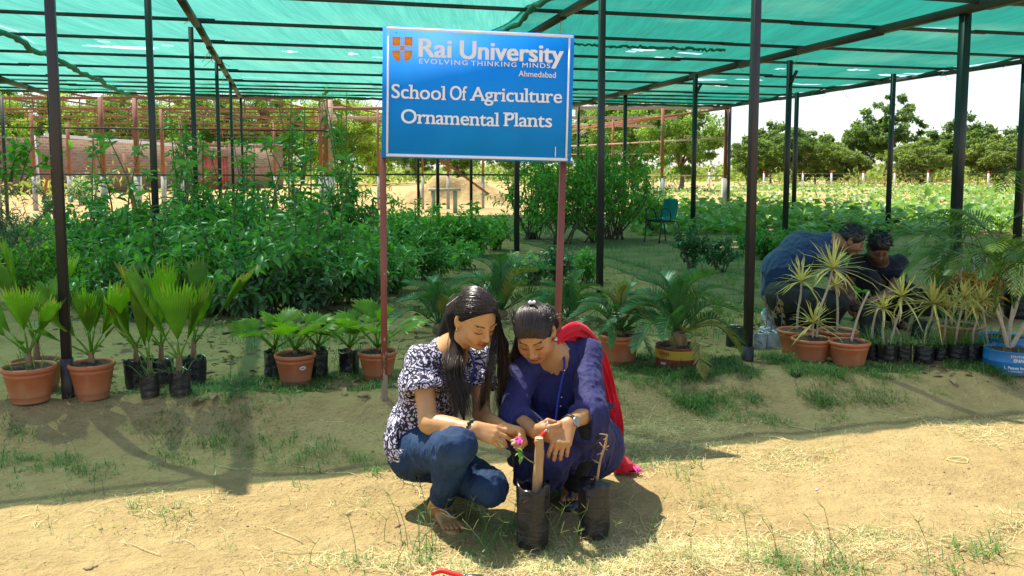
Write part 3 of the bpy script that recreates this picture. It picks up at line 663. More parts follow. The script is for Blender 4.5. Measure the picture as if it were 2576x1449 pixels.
# the big dark bushes left of the sign
BV = [bush_data(10 + k, 1.12, .80, 13, .135, .40, M['bush'], 21, shoots=(1, 2, 0)[k]) for k in range(3)]
BT = bush_data(31, 1.35, .75, 14, .125, .36, M['bush'], 24, shoots=5)
bushes = [(255, 7.75, .66, 'low glossy bush behind the black bags of fan palms'), (395, 7.9, .80, 'broad dark bush behind the tall bagged fan palms'), (545, 7.7, .88, 'dense dusty bush hanging over bare soil at the front of the thicket'),
          (690, 7.65, .86, 'wide drooping bush directly behind the mid group of small fan palms'), (830, 8.1, .82, 'leafy bush with pale dusty leaves left of the sign'), (985, 8.9, .72, 'loose bush behind the left sign post'),
          (205, 9.2, .86, 'medium bush between the two nearest left posts'), (330, 9.5, .98, 'tall bush left of the second black post'), (470, 9.2, 1.02, 'bush right of the second black post, topped with fresh shoots'), (620, 9.4, 1.0, 'thick bush in the middle of the thicket, in front of the red door'),
          (760, 9.3, .96, 'rounded dark bush below the right end of the brick shed'), (905, 9.9, .86, 'bush close to the left edge of the sign board'), (1075, 10.2, .66, 'small bush drooping to the right of the left sign post'),
          (250, 11.2, .98, 'farther bush in front of the brick shed window end'), (415, 11.4, 1.16, 'tallest bush of the thicket, reaching up to the brick wall'), (560, 11.6, 1.08, 'rear bush under the red shed door'), (690, 11.4, 1.05, 'rear bush in front of the shed corner')]
for i, (px, Y, s, lab) in enumerate(bushes):
    plant('bush', lab, 'bush', BV[i % 3], pl(px, Y), i * 1.7, (s * 1.06, s * 1.06, s), 'dark leafy bushes in the thicket left of the sign')
plant('bush', 'tall thin bush sending shoots up to the net beside the sign', 'bush', BT, pl(862, 11.0), .6, (.85, .85, 1.12), 'dark leafy bushes in the thicket left of the sign')
plant('bush', 'upright shoots of a bush standing before the brick shed', 'bush', BT, pl(500, 11.0), 2.0, (.9, .9, .95), 'dark leafy bushes in the thicket left of the sign')
BS = bush_data(33, 1.55, .42, 4, .13, .36, M['bush'], 22, shoots=4)
for px, Y, s, lab in ((455, 10.4, .92, 'thin bush whose leafy shoots climb highest left of the second post'), (735, 10.8, .98, 'thin bush with tall shoots in front of the red shed door'), (610, 10.6, .8, 'thin bush with a few shoots at the middle of the thicket')):
    plant('bush', lab, 'bush', BS, pl(px, Y), px, s, 'dark leafy bushes in the thicket left of the sign')
DV = bush_data(34, .8, .62, 12, .12, .46, M['dusty'], 22)
for px, Y, s, lab in ((620, 7.3, .72, 'low dusty pale leaved bush at the front of the thicket'), (770, 7.6, .70, 'pale dusty bush above the mid group of small fan palms'), (905, 8.3, .62, 'thin pale bush just left of the left sign post'), (330, 7.35, .62, 'dusty low bush between the left black bags and the thicket')):
    plant('bush', lab, 'bush', DV, pl(px, Y), px, s, 'dusty low bushes at the front of the thicket')
GV = bush_data(41, 1.3, .95, 26, .06, .22, M['grey_leaf'], 60, ms='bark'); VV = bush_data(42, .95, .7, 12, .075, .5, M['vine'], 26)
plant('bush', 'feathery grey green bush at the far left of the plot', 'bush', GV, pl(25, 10.2), 0, 1.0)
plant('bush', 'bright yellow green bush beside the nearest left post', 'bush', VV, pl(185, 8.4), 0, .85, 'light green bushes')
plant('bush', 'pale green bush low at the left end of the thicket', 'bush', VV, pl(40, 8.3), 2, .8, 'light green bushes')
plant('climber', 'leafy yellow green branch reaching in before the brick shed window', 'climber', bush_data(43, .9, .75, 6, .15, .7, M['vine'], 7), tuple(np.array(pl(35, 13.5)) + [0, 0, 1.15]), 0, 1.0)
# shrubs right of the sign and around the open plot
SV = [bush_data(50 + k, 2.30, .72, 20, .11, .42, M['shrub'], 34, upright=.9, ms='bark', low=.22) for k in range(2)]
shr = [(1410, 15.4, 1.0, 'tall many stemmed shrub just right of the sign board'), (1500, 15.8, .95, 'tall shrub behind the black post right of the sign'), (1548, 16.6, 1.06, 'broadest tall shrub left of the teal chair'), (1335, 16.6, .93, 'thin tall shrub under the middle of the sign'), (1640, 18.5, .62, 'low shrub with ragged leaves beside the teal chair')]
for i, (px, Y, s, lab) in enumerate(shr): plant('shrub', lab, 'shrub', SV[i % 2], pl(px, Y), i * 2.1, (s * .92, s * .92, s), 'tall shrubs right of the sign')
HV = [bush_data(60 + k, .95, .55, 12, .10, .5, M['shrub'], 26) for k in range(2)]
hed = [(1065, 13.0, .9, 'fresh green shrub right of the left sign post'), (1125, 13.4, .85, 'bright shrub below the sign in front of the stone bench'), (1185, 13.2, .92, 'bright shrub under the centre of the sign'), (1245, 14.2, .75, 'small shrub at the right end of the low row under the sign'),
       (1010, 14.2, 1.02, 'dark shrub with rosette leaves close to the left sign post'), (1165, 11.3, .5, 'weedy seedling clump on bare soil under the sign')]
for i, (px, Y, s, lab) in enumerate(hed): plant('shrub', lab, 'shrub', HV[i % 2], pl(px, Y), i * 2.7, s, 'low shrubs under the sign')
CV = [bush_data(70 + k, .66, .30, 7, .060, .5, M['citrus'], 22, ms='bark', low=.3) for k in range(2)]
plant('shrub', 'dark glossy shrub in the open plot left of the near right post', 'shrub', CV[0], pl(1818, 10.9), 0, 1.1)
plant('shrub', 'twiggy shrub with a bare stem in front of the teal chair', 'shrub', CV[1], pl(1742, 11.2), 1, 1.05)
plant('shrub', 'blue green bush half behind the right sign post', 'shrub', CV[0], pl(1405, 9.6), 2, (1.25, 1.25, 1.1))
plant('shrub', 'light green seedling shrub right of the right sign post', 'shrub', HV[1], pl(1478, 9.9), 1, .48)
plant('shrub', 'cream variegated shrub on bare soil left of the right sign post', 'shrub', bush_data(75, .42, .32, 10, .085, .5, M['variegated'], 26), pl(1328, 9.8), 0, 1.0)
WV = bush_data(76, .55, .5, 10, .11, .42, M['bush'], 20)
for px, Y, s, lab in ((1935, 12.6, .9, 'leafy weed bush left of the bending man in blue'), (2010, 13.4, .95, 'weed bush behind the back of the man in blue'), (2085, 13.2, .8, 'weed bush above the head of the man in blue'), (1880, 14.4, .8, 'low weed bush at the foot of a far black post')):
    plant('bush', lab, 'bush', WV, pl(px, Y), px, s, 'weed bushes at the edge of the net')
plant('bush', 'white flowering weed bush growing before the brick shed', 'bush', bush_data(77, 1.5, .9, 14, .13, .5, M['variegated'], 16), pl(205, 36), 0, 1.0)
# ------------------------------------------------------------------ trees
def tree_data(seed, H, crown, trunk_h, n, ls, m, r0=.16, low=.22, feather=False, nl=7, clumps=70):
    """trunk, limbs running to leaf clumps that fill an uneven, drooping crown"""
    rng = np.random.default_rng(seed); tr = MB()
    base = spline([(0, 0, -.3), (rng.normal(0, .1), rng.normal(0, .1), trunk_h * .5), (rng.normal(0, .25), rng.normal(0, .25), trunk_h)], 7); tr.tube(base, np.linspace(r0, r0 * .7, 7), 8)
    u = rng.normal(0, 1, (clumps, 3)); u /= np.linalg.norm(u, axis=1)[:, None]; rr = rng.random(clumps) ** .40; cz, vz = H * (.5 + low / 2), H * (.5 - low / 2); lob = 1 + .30 * np.sin(2 * np.arctan2(u[:, 1], u[:, 0]) + rng.uniform(0, 6)) * rng.uniform(.5, 1)
    E = np.c_[u[:, 0] * crown * rr * lob, u[:, 1] * crown * rr * lob, cz + u[:, 2] * vz * rr * rng.uniform(.7, 1.15, clumps)]; E[:, :2] *= np.clip(1.25 - .55 * np.abs((E[:, 2] - cz) / vz)[:, None], .5, 1.1)
    limbs = []
    for k in range(nl):
        an = k * 2 * math.pi / nl + rng.uniform(-.4, .4); q = crown * rng.uniform(.4, .85); tip = np.array([q * math.cos(an), q * math.sin(an), trunk_h + (H - trunk_h) * rng.uniform(.3, .85)]); C = spline([base[-1], base[-1] * .45 + tip * .55 + [0, 0, .25], tip], 8); tr.tube(C, np.linspace(r0 * .55, r0 * .12, 8), 6); limbs.append(C)
    LC = np.concatenate(limbs)
    for e in E: c = LC[np.argmin(((LC - e) ** 2).sum(1))]; tr.tube(spline([c, (c + e) / 2 + [0, 0, .1], e], 4), r0 * .08, 4)
    k = rng.integers(0, clumps, n); sz = (crown * rng.uniform(.07, .19, clumps))[k]; d = rng.normal(0, 1, (n, 3)); d /= np.linalg.norm(d, axis=1)[:, None]; q = rng.random(n) ** .5
    P = E[k] + d * (sz * q)[:, None] * [1, 1, .75]; D = d * [1, 1, .4] + rng.normal(0, .5, (n, 3)) + [0, 0, -.45]
    var = np.clip(.40 + rng.normal(0, .13, clumps)[k] + rng.normal(0, .17, n), 0, .85); L = ls * rng.uniform(.55, 1.35, n); tv = np.array([(0,0,0),(-.5,.45,.08),(0,1,-.12),(.5,.45,.08)]); tf = np.array([(0,1,2),(0,2,3)])
    return leaves_mesh('crown', P, D, L, L * (.30 if feather else .5), var, m, rng.uniform(0, 3, n), tv, tf), tr.data('trunk', M['trunk_far'], True)
TV = [tree_data(80, 8.0, 3.6, 1.8, 11000, .36, M['tree_far'], clumps=95), tree_data(81, 7.2, 3.2, 1.5, 10000, .36, M['tree_far'], clumps=85), tree_data(82, 10.4, 3.0, 2.4, 11000, .36, M['tree_far'], clumps=95), tree_data(83, 6.0, 3.4, 1.0, 11000, .34, M['tree_far2'], low=.06, clumps=95)]
row = [(1878, 100, 1, .92, 'slender tree left of the far right posts'), (1940, 106, 1, .98, 'tree of the far row between two thin black posts'), (1992, 98, 0, .92, 'leafy tree of the far row behind a black post'), (2052, 104, 0, .92, 'rounded tree of the far row above the man in blue'),
       (2108, 96, 3, 1.0, 'low yellowish tree of the far row above the two men'), (2160, 104, 1, 1.0, 'thin crowned tree left of the tallest one in the far row'), (2228, 100, 2, 1.06, 'tallest tree of the far row, with a bare trunk'), (2300, 92, 3, .95, 'yellow green bushy tree in front of the far row'),
       (2345, 104, 0, 1.0, 'wide dark tree right of the tallest one'), (2410, 103, 0, 1.02, 'dark tree hidden by the thick black post'), (2462, 100, 1, 1.0, 'medium tree right of the thick black post'), (2500, 93, 3, 1.06, 'bushy olive tree near the right end of the far row'), (2560, 97, 0, .98, 'last tree at the right end of the far row'), (2630, 99, 2, .9, 'tree cut off by the right edge of the view'),
       (1905, 118, 3, 1.1, 'pale tree far behind the start of the row'), (2020, 120, 3, 1.2, 'hazy tree behind the middle of the row')]
for i, (px, Y, k, s, lab) in enumerate(row): plant('tree', lab, 'tree', TV[k], pl(px, Y), i * 1.3, (s * (.82 + .3 * ((i * 7) % 5) / 4), s * .95, s * (.82 + .22 * ((i * 3) % 4) / 3)), 'trees along the far field edge', ('crown', 'trunk'))
BG = [tree_data(90, 9.8, 5.2, 2.4, 26000, .32, M['tree'], .28, .16, nl=8, clumps=120), tree_data(91, 12.5, 5.6, 2.8, 30000, .36, M['tree'], .26, .12, True, 9, 150), tree_data(92, 12.0, 5.8, 2.6, 30000, .36, M['tree2'], .26, .10, True, 9, 150)]
plant('tree', 'large neem tree with spreading limbs right of the sign', 'tree', BG[0], pl(1712, 66), 0, .72, 'big trees behind the frames', ('crown', 'trunk'))
for i, (px, Y, k, s, lab) in enumerate(((1590, 78, 0, .92, 'broad tree close to the right edge of the sign'), (1480, 90, 1, .72, 'hazy tall tree behind the right half of the sign'), (40, 96, 1, .92, 'tall feathery tree at the far left behind the shed'), (180, 99, 2, .95, 'feathery tree over the left end of the shed roof'), (300, 92, 1, .9, 'tall tree behind the white gutter of the shed'), (430, 100, 2, .92, 'light green tree above the middle of the shed'),
     (540, 97, 1, .95, 'dark feathery tree above the shed roof, left of the red door'), (660, 104, 1, 1.0, 'tall dark tree above the red shed door'), (760, 112, 2, 1.0, 'yellow green tree above the right end of the shed'), (860, 104, 2, 1.0, 'bright tree left of the sign board'), (950, 118, 2, .8, 'yellowish tree just beside the left edge of the sign'), (1050, 120, 1, .62, 'distant tree seen under the left of the sign'), (1150, 125, 0, .7, 'distant tree seen under the middle of the sign'), (1300, 120, 0, .75, 'distant tree seen under the right of the sign'), (-60, 90, 2, .9, 'tree cut off by the left edge of the view'))):
    plant('tree', lab, 'tree', BG[k], pl(px, Y), i * 1.1, s, 'big trees behind the frames', ('crown', 'trunk'))
# distant scrub line closing the plain
def scrub():
    rng = np.random.default_rng(5); n = 26000; x = rng.uniform(-150, 170, n); y = rng.uniform(128, 185, n)
    h = 1.2 + 2.6 * vnoise(np.c_[x * .16, y * .1], 3); z = rng.random(n) ** .7 * h; L = rng.uniform(.5, 1.0, n)
    tv = np.array([(0,0,0),(-.5,.45,.08),(0,1,-.12),(.5,.45,.08)]); tf = np.array([(0,1,2),(0,2,3)])
    me = leaves_mesh('scrub', np.c_[x, y, z], rng.normal(0, 1, (n, 3)), L, L * .7, np.clip(rng.normal(.45, .18, n), 0, .8), M['tree_far2'], rng.uniform(0, 3, n), tv, tf)
    tag(link('scrub', me), 'low hazy scrub closing the plain behind the fields', 'scrub', kind='stuff')
    n = 9000; x = np.r_[rng.uniform(26, 78, n // 2), rng.uniform(-40, -6, n // 8)]; y = np.r_[rng.uniform(84, 97, n // 2), rng.uniform(36, 47, n // 8)]; g = vnoise(np.c_[x * .35, y * .2], 4)
    k = g > .42; x, y, g = x[k], y[k], g[k]; z = rng.random(len(x)) ** .8 * (g - .3) * 3.0; L = rng.uniform(.25, .55, len(x))
    me = leaves_mesh('dry_weeds', np.c_[x, y, z], rng.normal(0, 1, (len(x), 3)) + [0, 0, .7], L, L * .3, np.where(rng.random(len(x)) < .6, .95, rng.uniform(.3, .8, len(x))), M['tree_far2'], rng.uniform(0, 3, len(x)), tv, tf)
    tag(link('dry_weeds', me), 'dry yellow weeds along the field edges', 'weeds', kind='stuff')
scrub()
# fence posts along the far field
fence = thing('field_fence', 'wire field fence of white posts with red tops along the far trees', 'fence', pl(2100, 90))
wires = MB()
for px in (1785, 1922, 2020, 2092, 2172, 2251, 2335, 2405, 2487, 2570):
    x, y, z = pl(px, 88 if px != 1785 else 76); fp = MB().bar((x, y, z - .3), (x, y, z + 1.45), .15).build('post', M['white'], fence, world=True)
    MB().bar((x, y, z + 1.46), (x, y, z + 1.68), .152).build('post_top', M['red_plastic'], fp, world=True)
a, b = np.array(pl(1920, 88)), np.array(pl(2600, 88))
for h in (.5, 1.0, 1.4): MB().bar(a + [0, 0, h], b + [0, 0, h], .02).build('wire', M['steel'], fence, world=True)
# crop field: leafy vegetable rows in the sun
def crops():
    rng = np.random.default_rng(6); P = []; D = []; L = []; W_ = []; v = []
    for y in list(np.arange(18.2, 30, .85)) + list(np.arange(33, 84, 2.3)):
        for x in np.arange(1.2 + (y - 18) * .20, 10 + y * .62, .55 if y < 30 else .8):
            if vnoise(np.array([[x * .3, y * .25]]), 8)[0] < (.30 if y < 31 else .50): continue
            px = 1288 + x / y * F
            if px < 1600: continue
            s = rng.uniform(.75, 1.25); n = int(24 if y < 31 else 16)
            c = np.array([x + rng.normal(0, .1), y + rng.normal(0, .15), 0]); d = rng.normal(0, 1, (n, 3)); d[:, 2] = np.abs(d[:, 2]) * .8 + .1; d /= np.linalg.norm(d, axis=1)[:, None]
            P += list(c + d * [.34, .34, .50] * s * rng.uniform(.4, 1, (n, 1))); D += list(d * [1, 1, .2] + [0, 0, -.1] + rng.normal(0, .3, (n, 3))); l = rng.uniform(.14, .27, n) * s; L += list(l); W_ += list(l * .75); v += list(rng.uniform(0, .8, n))
    me = leaves_mesh('crop_rows', P, D, L, W_, v, M['crop'], rng.normal(0, .5, len(P)))
    tag(link('crop_rows', me), 'sunlit rows of broad leafed vegetable crop beyond the net', 'crop', kind='stuff')
crops()
# ------------------------------------------------------------------ potted and bagged plants
def fan_leaf(mb, p, d, up, pet, R_, spread, rng, n=17, cup=.25, dry=.12, split=.22, droop=0.0, g=.35):
    """one pleated fan leaf: stalk from p along d, then a folded blade"""
    fr = frame(d, up); x, f, u = fr[:, 0], fr[:, 1], fr[:, 2]
    base = np.array(p) + f * pet; mb.tube(spline([p, np.array(p) + f * pet * .5 + u * .004, base], 5), np.linspace(.007, .004, 5), 5, .3)
    V = []; A = []; Fs = []; rs = (.0, .25, .5, .75, 1 - split); n2 = 2 * n + 1; ln = R_ * (1 + .06 * rng.normal(0, 1, n2))
    tear = rng.random(n2) < .10; col0 = g + rng.uniform(-.12, .12)
    for k, r in enumerate(rs):
        for j in range(n2):
            s = (j / (n2 - 1) * 2 - 1); th = s * spread; rr = max(.004, r * ln[j] * (1 - .16 * abs(s) ** 2))
            z = (1 if j % 2 else -1) * .035 * R_ * min(1, r * 1.6 + .1) + cup * R_ * (s * r) ** 2 * (1.0) - droop * R_ * r ** 2
            V.append(base + x * math.sin(th) * rr + f * math.cos(th) * rr + u * z); A.append(min(.84, max(.0, col0 - .18 + .46 * (j % 2) + .12 * r)))  # pleat shading put into the leaf colour: ridges lighter, folds darker
    for k in range(len(rs) - 1):
        for j in range(n2 - 1): a = k * n2 + j; Fs.append((a, a + 1, a + n2 + 1, a + n2))
    k0 = (len(rs) - 1) * n2
    for j in range(1, n2 - 1, 2):       # free, often dry tips
        s = (j / (n2 - 1) * 2 - 1); th = s * spread; rr = ln[j] * (1 - .16 * s * s) * (1.0 if not tear[j] else .86) * rng.uniform(.97, 1.07)
        tip = base + x * math.sin(th) * rr + f * math.cos(th) * rr + u * (cup * R_ * s * s - droop * R_ * 1.35 + rng.normal(0, .02) * R_)
        i = len(V); V.append(tip); A.append(.95 if rng.random() < dry * 5 else .8)
        for q in (k0 + j - 1, k0 + j): A[q] = .90 if rng.random() < dry else A[q]
        Fs += [(k0 + j - 1, k0 + j, i), (k0 + j, k0 + j + 1, i)]
    mb.add(V, Fs, np.array(A))
def frond(mb, P, n, ll, lw, vee, rng, fw=.55, dry=0.0, t0=.12, droop=.15, g=.4, tip_small=.35):
    """feather leaf along the curve P"""
    C = spline(P, 26); mb.tube(C, np.linspace(.006, .002, 26), 4, .55); V = []; Fs = []; A = []; T = np.gradient(C, axis=0)
    for j in range(n):
        t = t0 + (1 - t0) * j / (n - 1); q = t * 25; i = min(int(q), 24); p = C[i] + (C[i + 1] - C[i]) * (q - i); f = T[i] / np.linalg.norm(T[i])
        x = np.cross(f, [0, 0, 1.]); x /= np.linalg.norm(x) + 1e-9; u = np.cross(x, f)
        l = ll * (math.sin(math.pi * min(1, .18 + t * .75)) ** .6) * rng.uniform(.9, 1.08) * (1 if t < .85 else 1 - (t - .85) / .15 * (1 - tip_small))
        for s in (-1, 1):
            d = x * s * math.cos(vee) + u * math.sin(vee) + f * (fw + .5 * t) + rng.normal(0, .05, 3); d /= np.linalg.norm(d); w = np.cross(d, u); w /= np.linalg.norm(w) + 1e-9
            a = len(V); dz = np.array([0, 0, -droop * l]); m_ = p + d * l * .55 + dz * .3; e = p + d * l + dz
            V += [p - w * lw * .35, p + w * lw * .35, m_ - w * lw * .5 - u * .002, m_ + w * lw * .5 + u * .002, e]; Fs += [(a, a + 1, a + 3, a + 2), (a + 2, a + 3, a + 4)]
            c = np.clip(g + rng.normal(0, .13), .02, .84) if rng.random() >= dry else .95; A += [c] * 4 + [min(c + .05, .95)]
    mb.add(V, Fs, np.array(A))
def pot_parts(o, r, h, m='terracotta', rng=None, taper=.74):
    """moulded plastic pot with a rolled rim, base ring and soil"""
    b = r * taper; pr = [(b * .90, 0.004), (b * .98, .0), (b, .03 * h), (b * 1.02, .17 * h), (b * 1.05, .18 * h), (b * 1.05, .20 * h), (r * .945, .74 * h), (r * .96, .75 * h), (r * .965, .80 * h), (r * .955, .81 * h), (r * .97, .86 * h), (r * 1.03, .87 * h), (r * 1.065, .91 * h), (r * 1.06, .965 * h), (r * 1.02, h), (r * .97, .995 * h), (r * .93, .95 * h), (r * .90, .70 * h)]
    MB().lathe(pr, 40).build('pot', M[m], o, True)
    soil(o, r * .915, h * .90)
def soil(o, r, z):
    s = MB(); rng = np.random.default_rng(int(r * 1e4)); rr = [(r, 0), (r * .8, .006), (r * .55, .012), (r * .3, .015), (.001, .018)]
    s.lathe([(a, z + b) for a, b in rr], 24, wob=lambda t, zz: .05 * math.sin(3 * t + zz * 400))
    V = s.V[0]; V[:, 2] += rng.normal(0, .006, len(V))
    s.build('soil', M['soil'], o, True)
def bag_parts(o, r, h, seed, m='bag', open_=.0, fold=True, soil_z=None):
    """wrinkled nursery grow bag, mouth a little ragged"""
    rng = np.random.default_rng(seed); n = 40; lv = 22; V = []; ph = rng.uniform(0, 6, 4)
    for k in range(lv):
        z = h * k / (lv - 1); t = z / h
        for j in range(n):
            a = 2 * math.pi * j / n; sq = 1 + .07 * math.cos(4 * a + ph[0]) * t
            w = .030 * math.sin(3 * a + ph[1] + 3 * t) + .018 * math.sin(7 * a - 5 * t + ph[2]) * (1 if t < .75 else 1.6) + .022 * math.sin(z / h * 21 + 2.1 * math.sin(2 * a + ph[3])) * (1 - t) ** .5
            rr = r * (.90 + .10 * min(1, t * 6)) * sq * (1 + w) * (1 + .05 * math.sin(a + ph[0]) * t) * (1.0 + .06 * max(0, t - .85) / .15 * math.sin(5 * a + ph[2]))
            zz = z + (h * .05 * math.sin(2 * a + ph[1]) + h * .025 * math.sin(5 * a + ph[2])) * t ** 6
            V.append((rr * math.cos(a), rr * math.sin(a), zz))
    Fs = [(k*n+j, k*n+(j+1) % n, (k+1)*n+(j+1) % n, (k+1)*n+j) for k in range(lv - 1) for j in range(n)]
    top = (lv - 1) * n; i0 = len(V)       # inner wall going down
    for k in range(1, 5):
        for j in range(n): x, y, z = V[top + j]; V.append((x * (.975 - .012 * k), y * (.975 - .012 * k), z - h * .07 * k))
    for j in range(n): Fs.append((top + j, top + (j + 1) % n, i0 + (j + 1) % n, i0 + j))
    for k in range(3):
        for j in range(n): a = i0 + k * n; Fs.append((a + j, a + (j + 1) % n, a + n + (j + 1) % n, a + n + j))
    Fs.append(tuple(range(n)))
    MB().add(V, Fs).build('bag', M[m], o, True)
    soil(o, r * .93, soil_z if soil_z else h * .84)
def dirv(az, el): return np.array([math.cos(el) * math.sin(az), -math.cos(el) * math.cos(az), math.sin(el)])   # az 0 = towards the camera
def fan_palm(o, z0, leaves, seed, stem=.07, r=.016, mat='fan'):
    """leaves: (az deg, elevation deg, stalk, blade, half spread deg, droop, dryness)"""
    rng = np.random.default_rng(seed); s = MB(); prof = [(r * 1.25, -.02), (r * 1.35, .01)]
    for k in range(6): t = k / 5; prof += [(r * (1.3 - .5 * t), stem * t + .008), (r * (1.05 - .4 * t), stem * t + .014)]
    s.lathe(prof, 10, (0, 0, z0)); s.build('stem', M['fibre'], o, True)
    for az, el, pe, R_, sp, dr, dry in leaves:
        d = dirv(R(az), R(el)); side = np.cross(d, [0, 0, 1.]); up = np.cross(side, d)
        if el > 55: up = up * .4 + dirv(R(az), R(el - 90)) * -1 + np.array([0, -.25, 0]) * 0
        rr = R(rng.uniform(-25, 25)); up = up * math.cos(rr) + side * math.sin(rr)
        mb = MB(); fan_leaf(mb, np.array([0, 0, z0 + stem * .8]) + d * .005, d, up, pe, R_, R(sp), rng, 15, cup=.10, dry=dry, droop=dr, g=.35); mb.build('leaf', M[mat], o, True)
def weeds_in(o, r, z, n, seed, L=.10):
    rng = np.random.default_rng(seed); mb = MB()
    for k in range(n):
        a = rng.uniform(0, 6.28); q = r * math.sqrt(rng.uniform(.2, .9)); p = np.array([q * math.cos(a), q * math.sin(a), z]); d = np.array([math.cos(a) * .6, math.sin(a) * .6, 1.]) + rng.normal(0, .35, 3); l = L * rng.uniform(.5, 1.3)
        x = np.cross(d, [0, 0, 1.]) ; x /= np.linalg.norm(x) + 1e-9; e = p + d * l * .6; t = p + d * l + np.array([d[0], d[1], -.5]) * l * .3; w = .0035
        mb.add([p - x * w, p + x * w, e - x * w * .8, e + x * w * .8, t], [(0, 1, 3, 2), (2, 3, 4)], rng.uniform(.2, .8))
    mb.build('weeds', M['grass'], o, True)['kind'] = 'stuff'
def px_of(Y, n): return n * Y / F        # metres across n photo pixels at depth Y
def spot(px, base, dY=0): p = onground(px, base); return (p[0], p[1], gzs(p[0], p[1]) - .004)
# --- terracotta pots of young fan palms, left
PG = 'terracotta pots of fan palms'
def pot_thing(name, lab, cat, px, base, w, h, group=None, seed=0, rz=0.0):
    loc = spot(px, base); o = thing(name, lab, cat, loc, rz, group); Y = loc[1]; r = px_of(Y, w) / 2.12; hh = px_of(Y, h)
    pot_parts(o, r, hh); return o, r, hh, Y
o, r, h, Y = pot_thing('potted_fan_palm', 'potted fan palm nearest the left edge, drooping blades with torn pale tips', 'potted palm', 78, 1022, 130, 92, PG)
fan_palm(o, h * .88, [(-80, 56, .14, .30, 30, 0, .3), (10, 74, .14, .27, 27, 0, .5), (82, 60, .13, .24, 26, .02, .5), (-100, 36, .16, .28, 30, .08, .3), (150, 66, .16, .26, 28, 0, .2), (10, 40, .10, .07, 34, 0, .9)], 1, .10, .017); weeds_in(o, r * .9, h * .9, 16, 1)
o, r, h, Y = pot_thing('potted_fan_palm', 'tallest potted fan palm, standing behind the pot at the left edge', 'potted palm', 97, 984, 130, 84, PG)
fan_palm(o, h * .88, [(-60, 76, .30, .32, 28, 0, .15), (-100, 62, .30, .26, 26, 0, .2), (70, 58, .32, .30, 12, 0, .5), (120, 70, .28, .26, 18, 0, .2)], 2, .14, .018); weeds_in(o, r * .9, h * .9, 5, 2)
o, r, h, Y = pot_thing('potted_fan_palm', 'potted fan palm just right of the nearest left post with wide green blades', 'potted palm', 234, 998, 113, 92, PG)
fan_palm(o, h * .88, [(-84, 54, .13, .36, 27, 0, .08), (76, 58, .14, .37, 23, 0, .35), (-5, 80, .14, .26, 22, 0, .1), (160, 78, .14, .24, 20, 0, .2), (-80, 30, .16, .18, 14, .05, .3), (75, 48, .13, .10, 34, 0, .7), (25, 70, .14, .20, 22, 0, .2)], 3, .07, .018)
BGp = 'black grow bags of fan palms'
def bag_thing(name, lab, cat, px, base, w, h, group=None, seed=0, rz=0.0, m='bag', dY=0):
    loc = spot(px, base); o = thing(name, lab, cat, loc, rz, group); Y = loc[1]; r = px_of(Y, w) / 2.1; hh = px_of(Y, h); bag_parts(o, r, hh, seed, m); return o, r, hh, Y
o, r, h, Y = bag_thing('bagged_fan_palm', 'black bag of a fan palm at the left of the five, blades leaning left', 'bagged palm', 345, 975, 60, 75, BGp, 1)
fan_palm(o, h * .86, [(-84, 54, .10, .30, 22, 0, .2), (-30, 70, .10, .24, 16, 0, .3), (70, 60, .10, .2, 20, 0, .2), (-40, 50, .08, .08, 30, 0, .8)], 4, .11, .014)
o, r, h, Y = bag_thing('bagged_fan_palm', 'front left black bag of the five, with a narrow upright fan palm', 'bagged palm', 378, 996, 50, 62, BGp, 2)
fan_palm(o, h * .86, [(-30, 80, .10, .36, 14, 0, .05), (30, 82, .12, .30, 16, 0, .05), (-70, 60, .10, .30, 7, 0, .4)], 5, .07, .013); weeds_in(o, r, h * .86, 14, 5)
o, r, h, Y = bag_thing('bagged_fan_palm', 'middle rear black bag of the five, fan palm with pale striped blade', 'bagged palm', 408, 965, 60, 65, BGp, 3)
fan_palm(o, h * .86, [(35, 78, .14, .40, 18, 0, .3), (80, 62, .12, .30, 18, 0, .3), (-50, 62, .1, .22, 16, 0, .3), (170, 76, .14, .34, 20, 0, .2)], 6, .11, .015); weeds_in(o, r, h * .86, 8, 6)
o, r, h, Y = bag_thing('bagged_fan_palm', 'front right black bag of the five, bearing the largest torn fan leaf', 'bagged palm', 454, 992, 54, 66, BGp, 4)
fan_palm(o, h * .86, [(-80, 62, .12, .50, 21, 0, .5), (10, 80, .11, .36, 24, 0, .3), (80, 66, .12, .30, 18, 0, .4), (-80, 40, .08, .10, 12, 0, .3)], 7, .09, .017); weeds_in(o, r, h * .86, 16, 7)
o, r, h, Y = bag_thing('bagged_fan_palm', 'right rear black bag of the five, one long leaf leaning far right', 'bagged palm', 490, 968, 60, 74, BGp, 5)
fan_palm(o, h * .86, [(84, 50, .24, .36, 8, .0, .9), (60, 68, .12, .30, 18, 0, .4), (170, 78, .2, .34, 16, 0, .3)], 8, .12, .016); weeds_in(o, r, h * .86, 12, 8)
# --- small fan palms, middle
MG = 'small fan palms left of the sign post'
LS = [(-75, 38, .15, .15, 55, .22, .3), (-20, 42, .17, .15, 60, .30, .3), (40, 40, .16, .15, 60, .25, .35), (100, 34, .15, .14, 52, .22, .4), (-120, 40, .14, .14, 55, .18, .2), (165, 48, .16, .15, 55, .18, .25), (15, 66, .13, .11, 40, .05, .15)]
def small_palm(o, z, seed, k, s=1.0, dry=1.0):
    rng = np.random.default_rng(seed); L = [(a + 50 * k + rng.uniform(-15, 15), e + rng.uniform(-6, 8), p * s, R_ * s, sp, dr, d * dry) for a, e, p, R_, sp, dr, d in LS]; fan_palm(o, z, L, seed, .05, .012)
o, r, h, Y = bag_thing('bagged_fan_palm', 'black bag of a small fan palm left of the pot with an oval sticker', 'bagged palm', 692, 952, 54, 72, MG, 11); small_palm(o, h * .86, 11, 0, 1.05); weeds_in(o, r, h * .85, 14, 11)
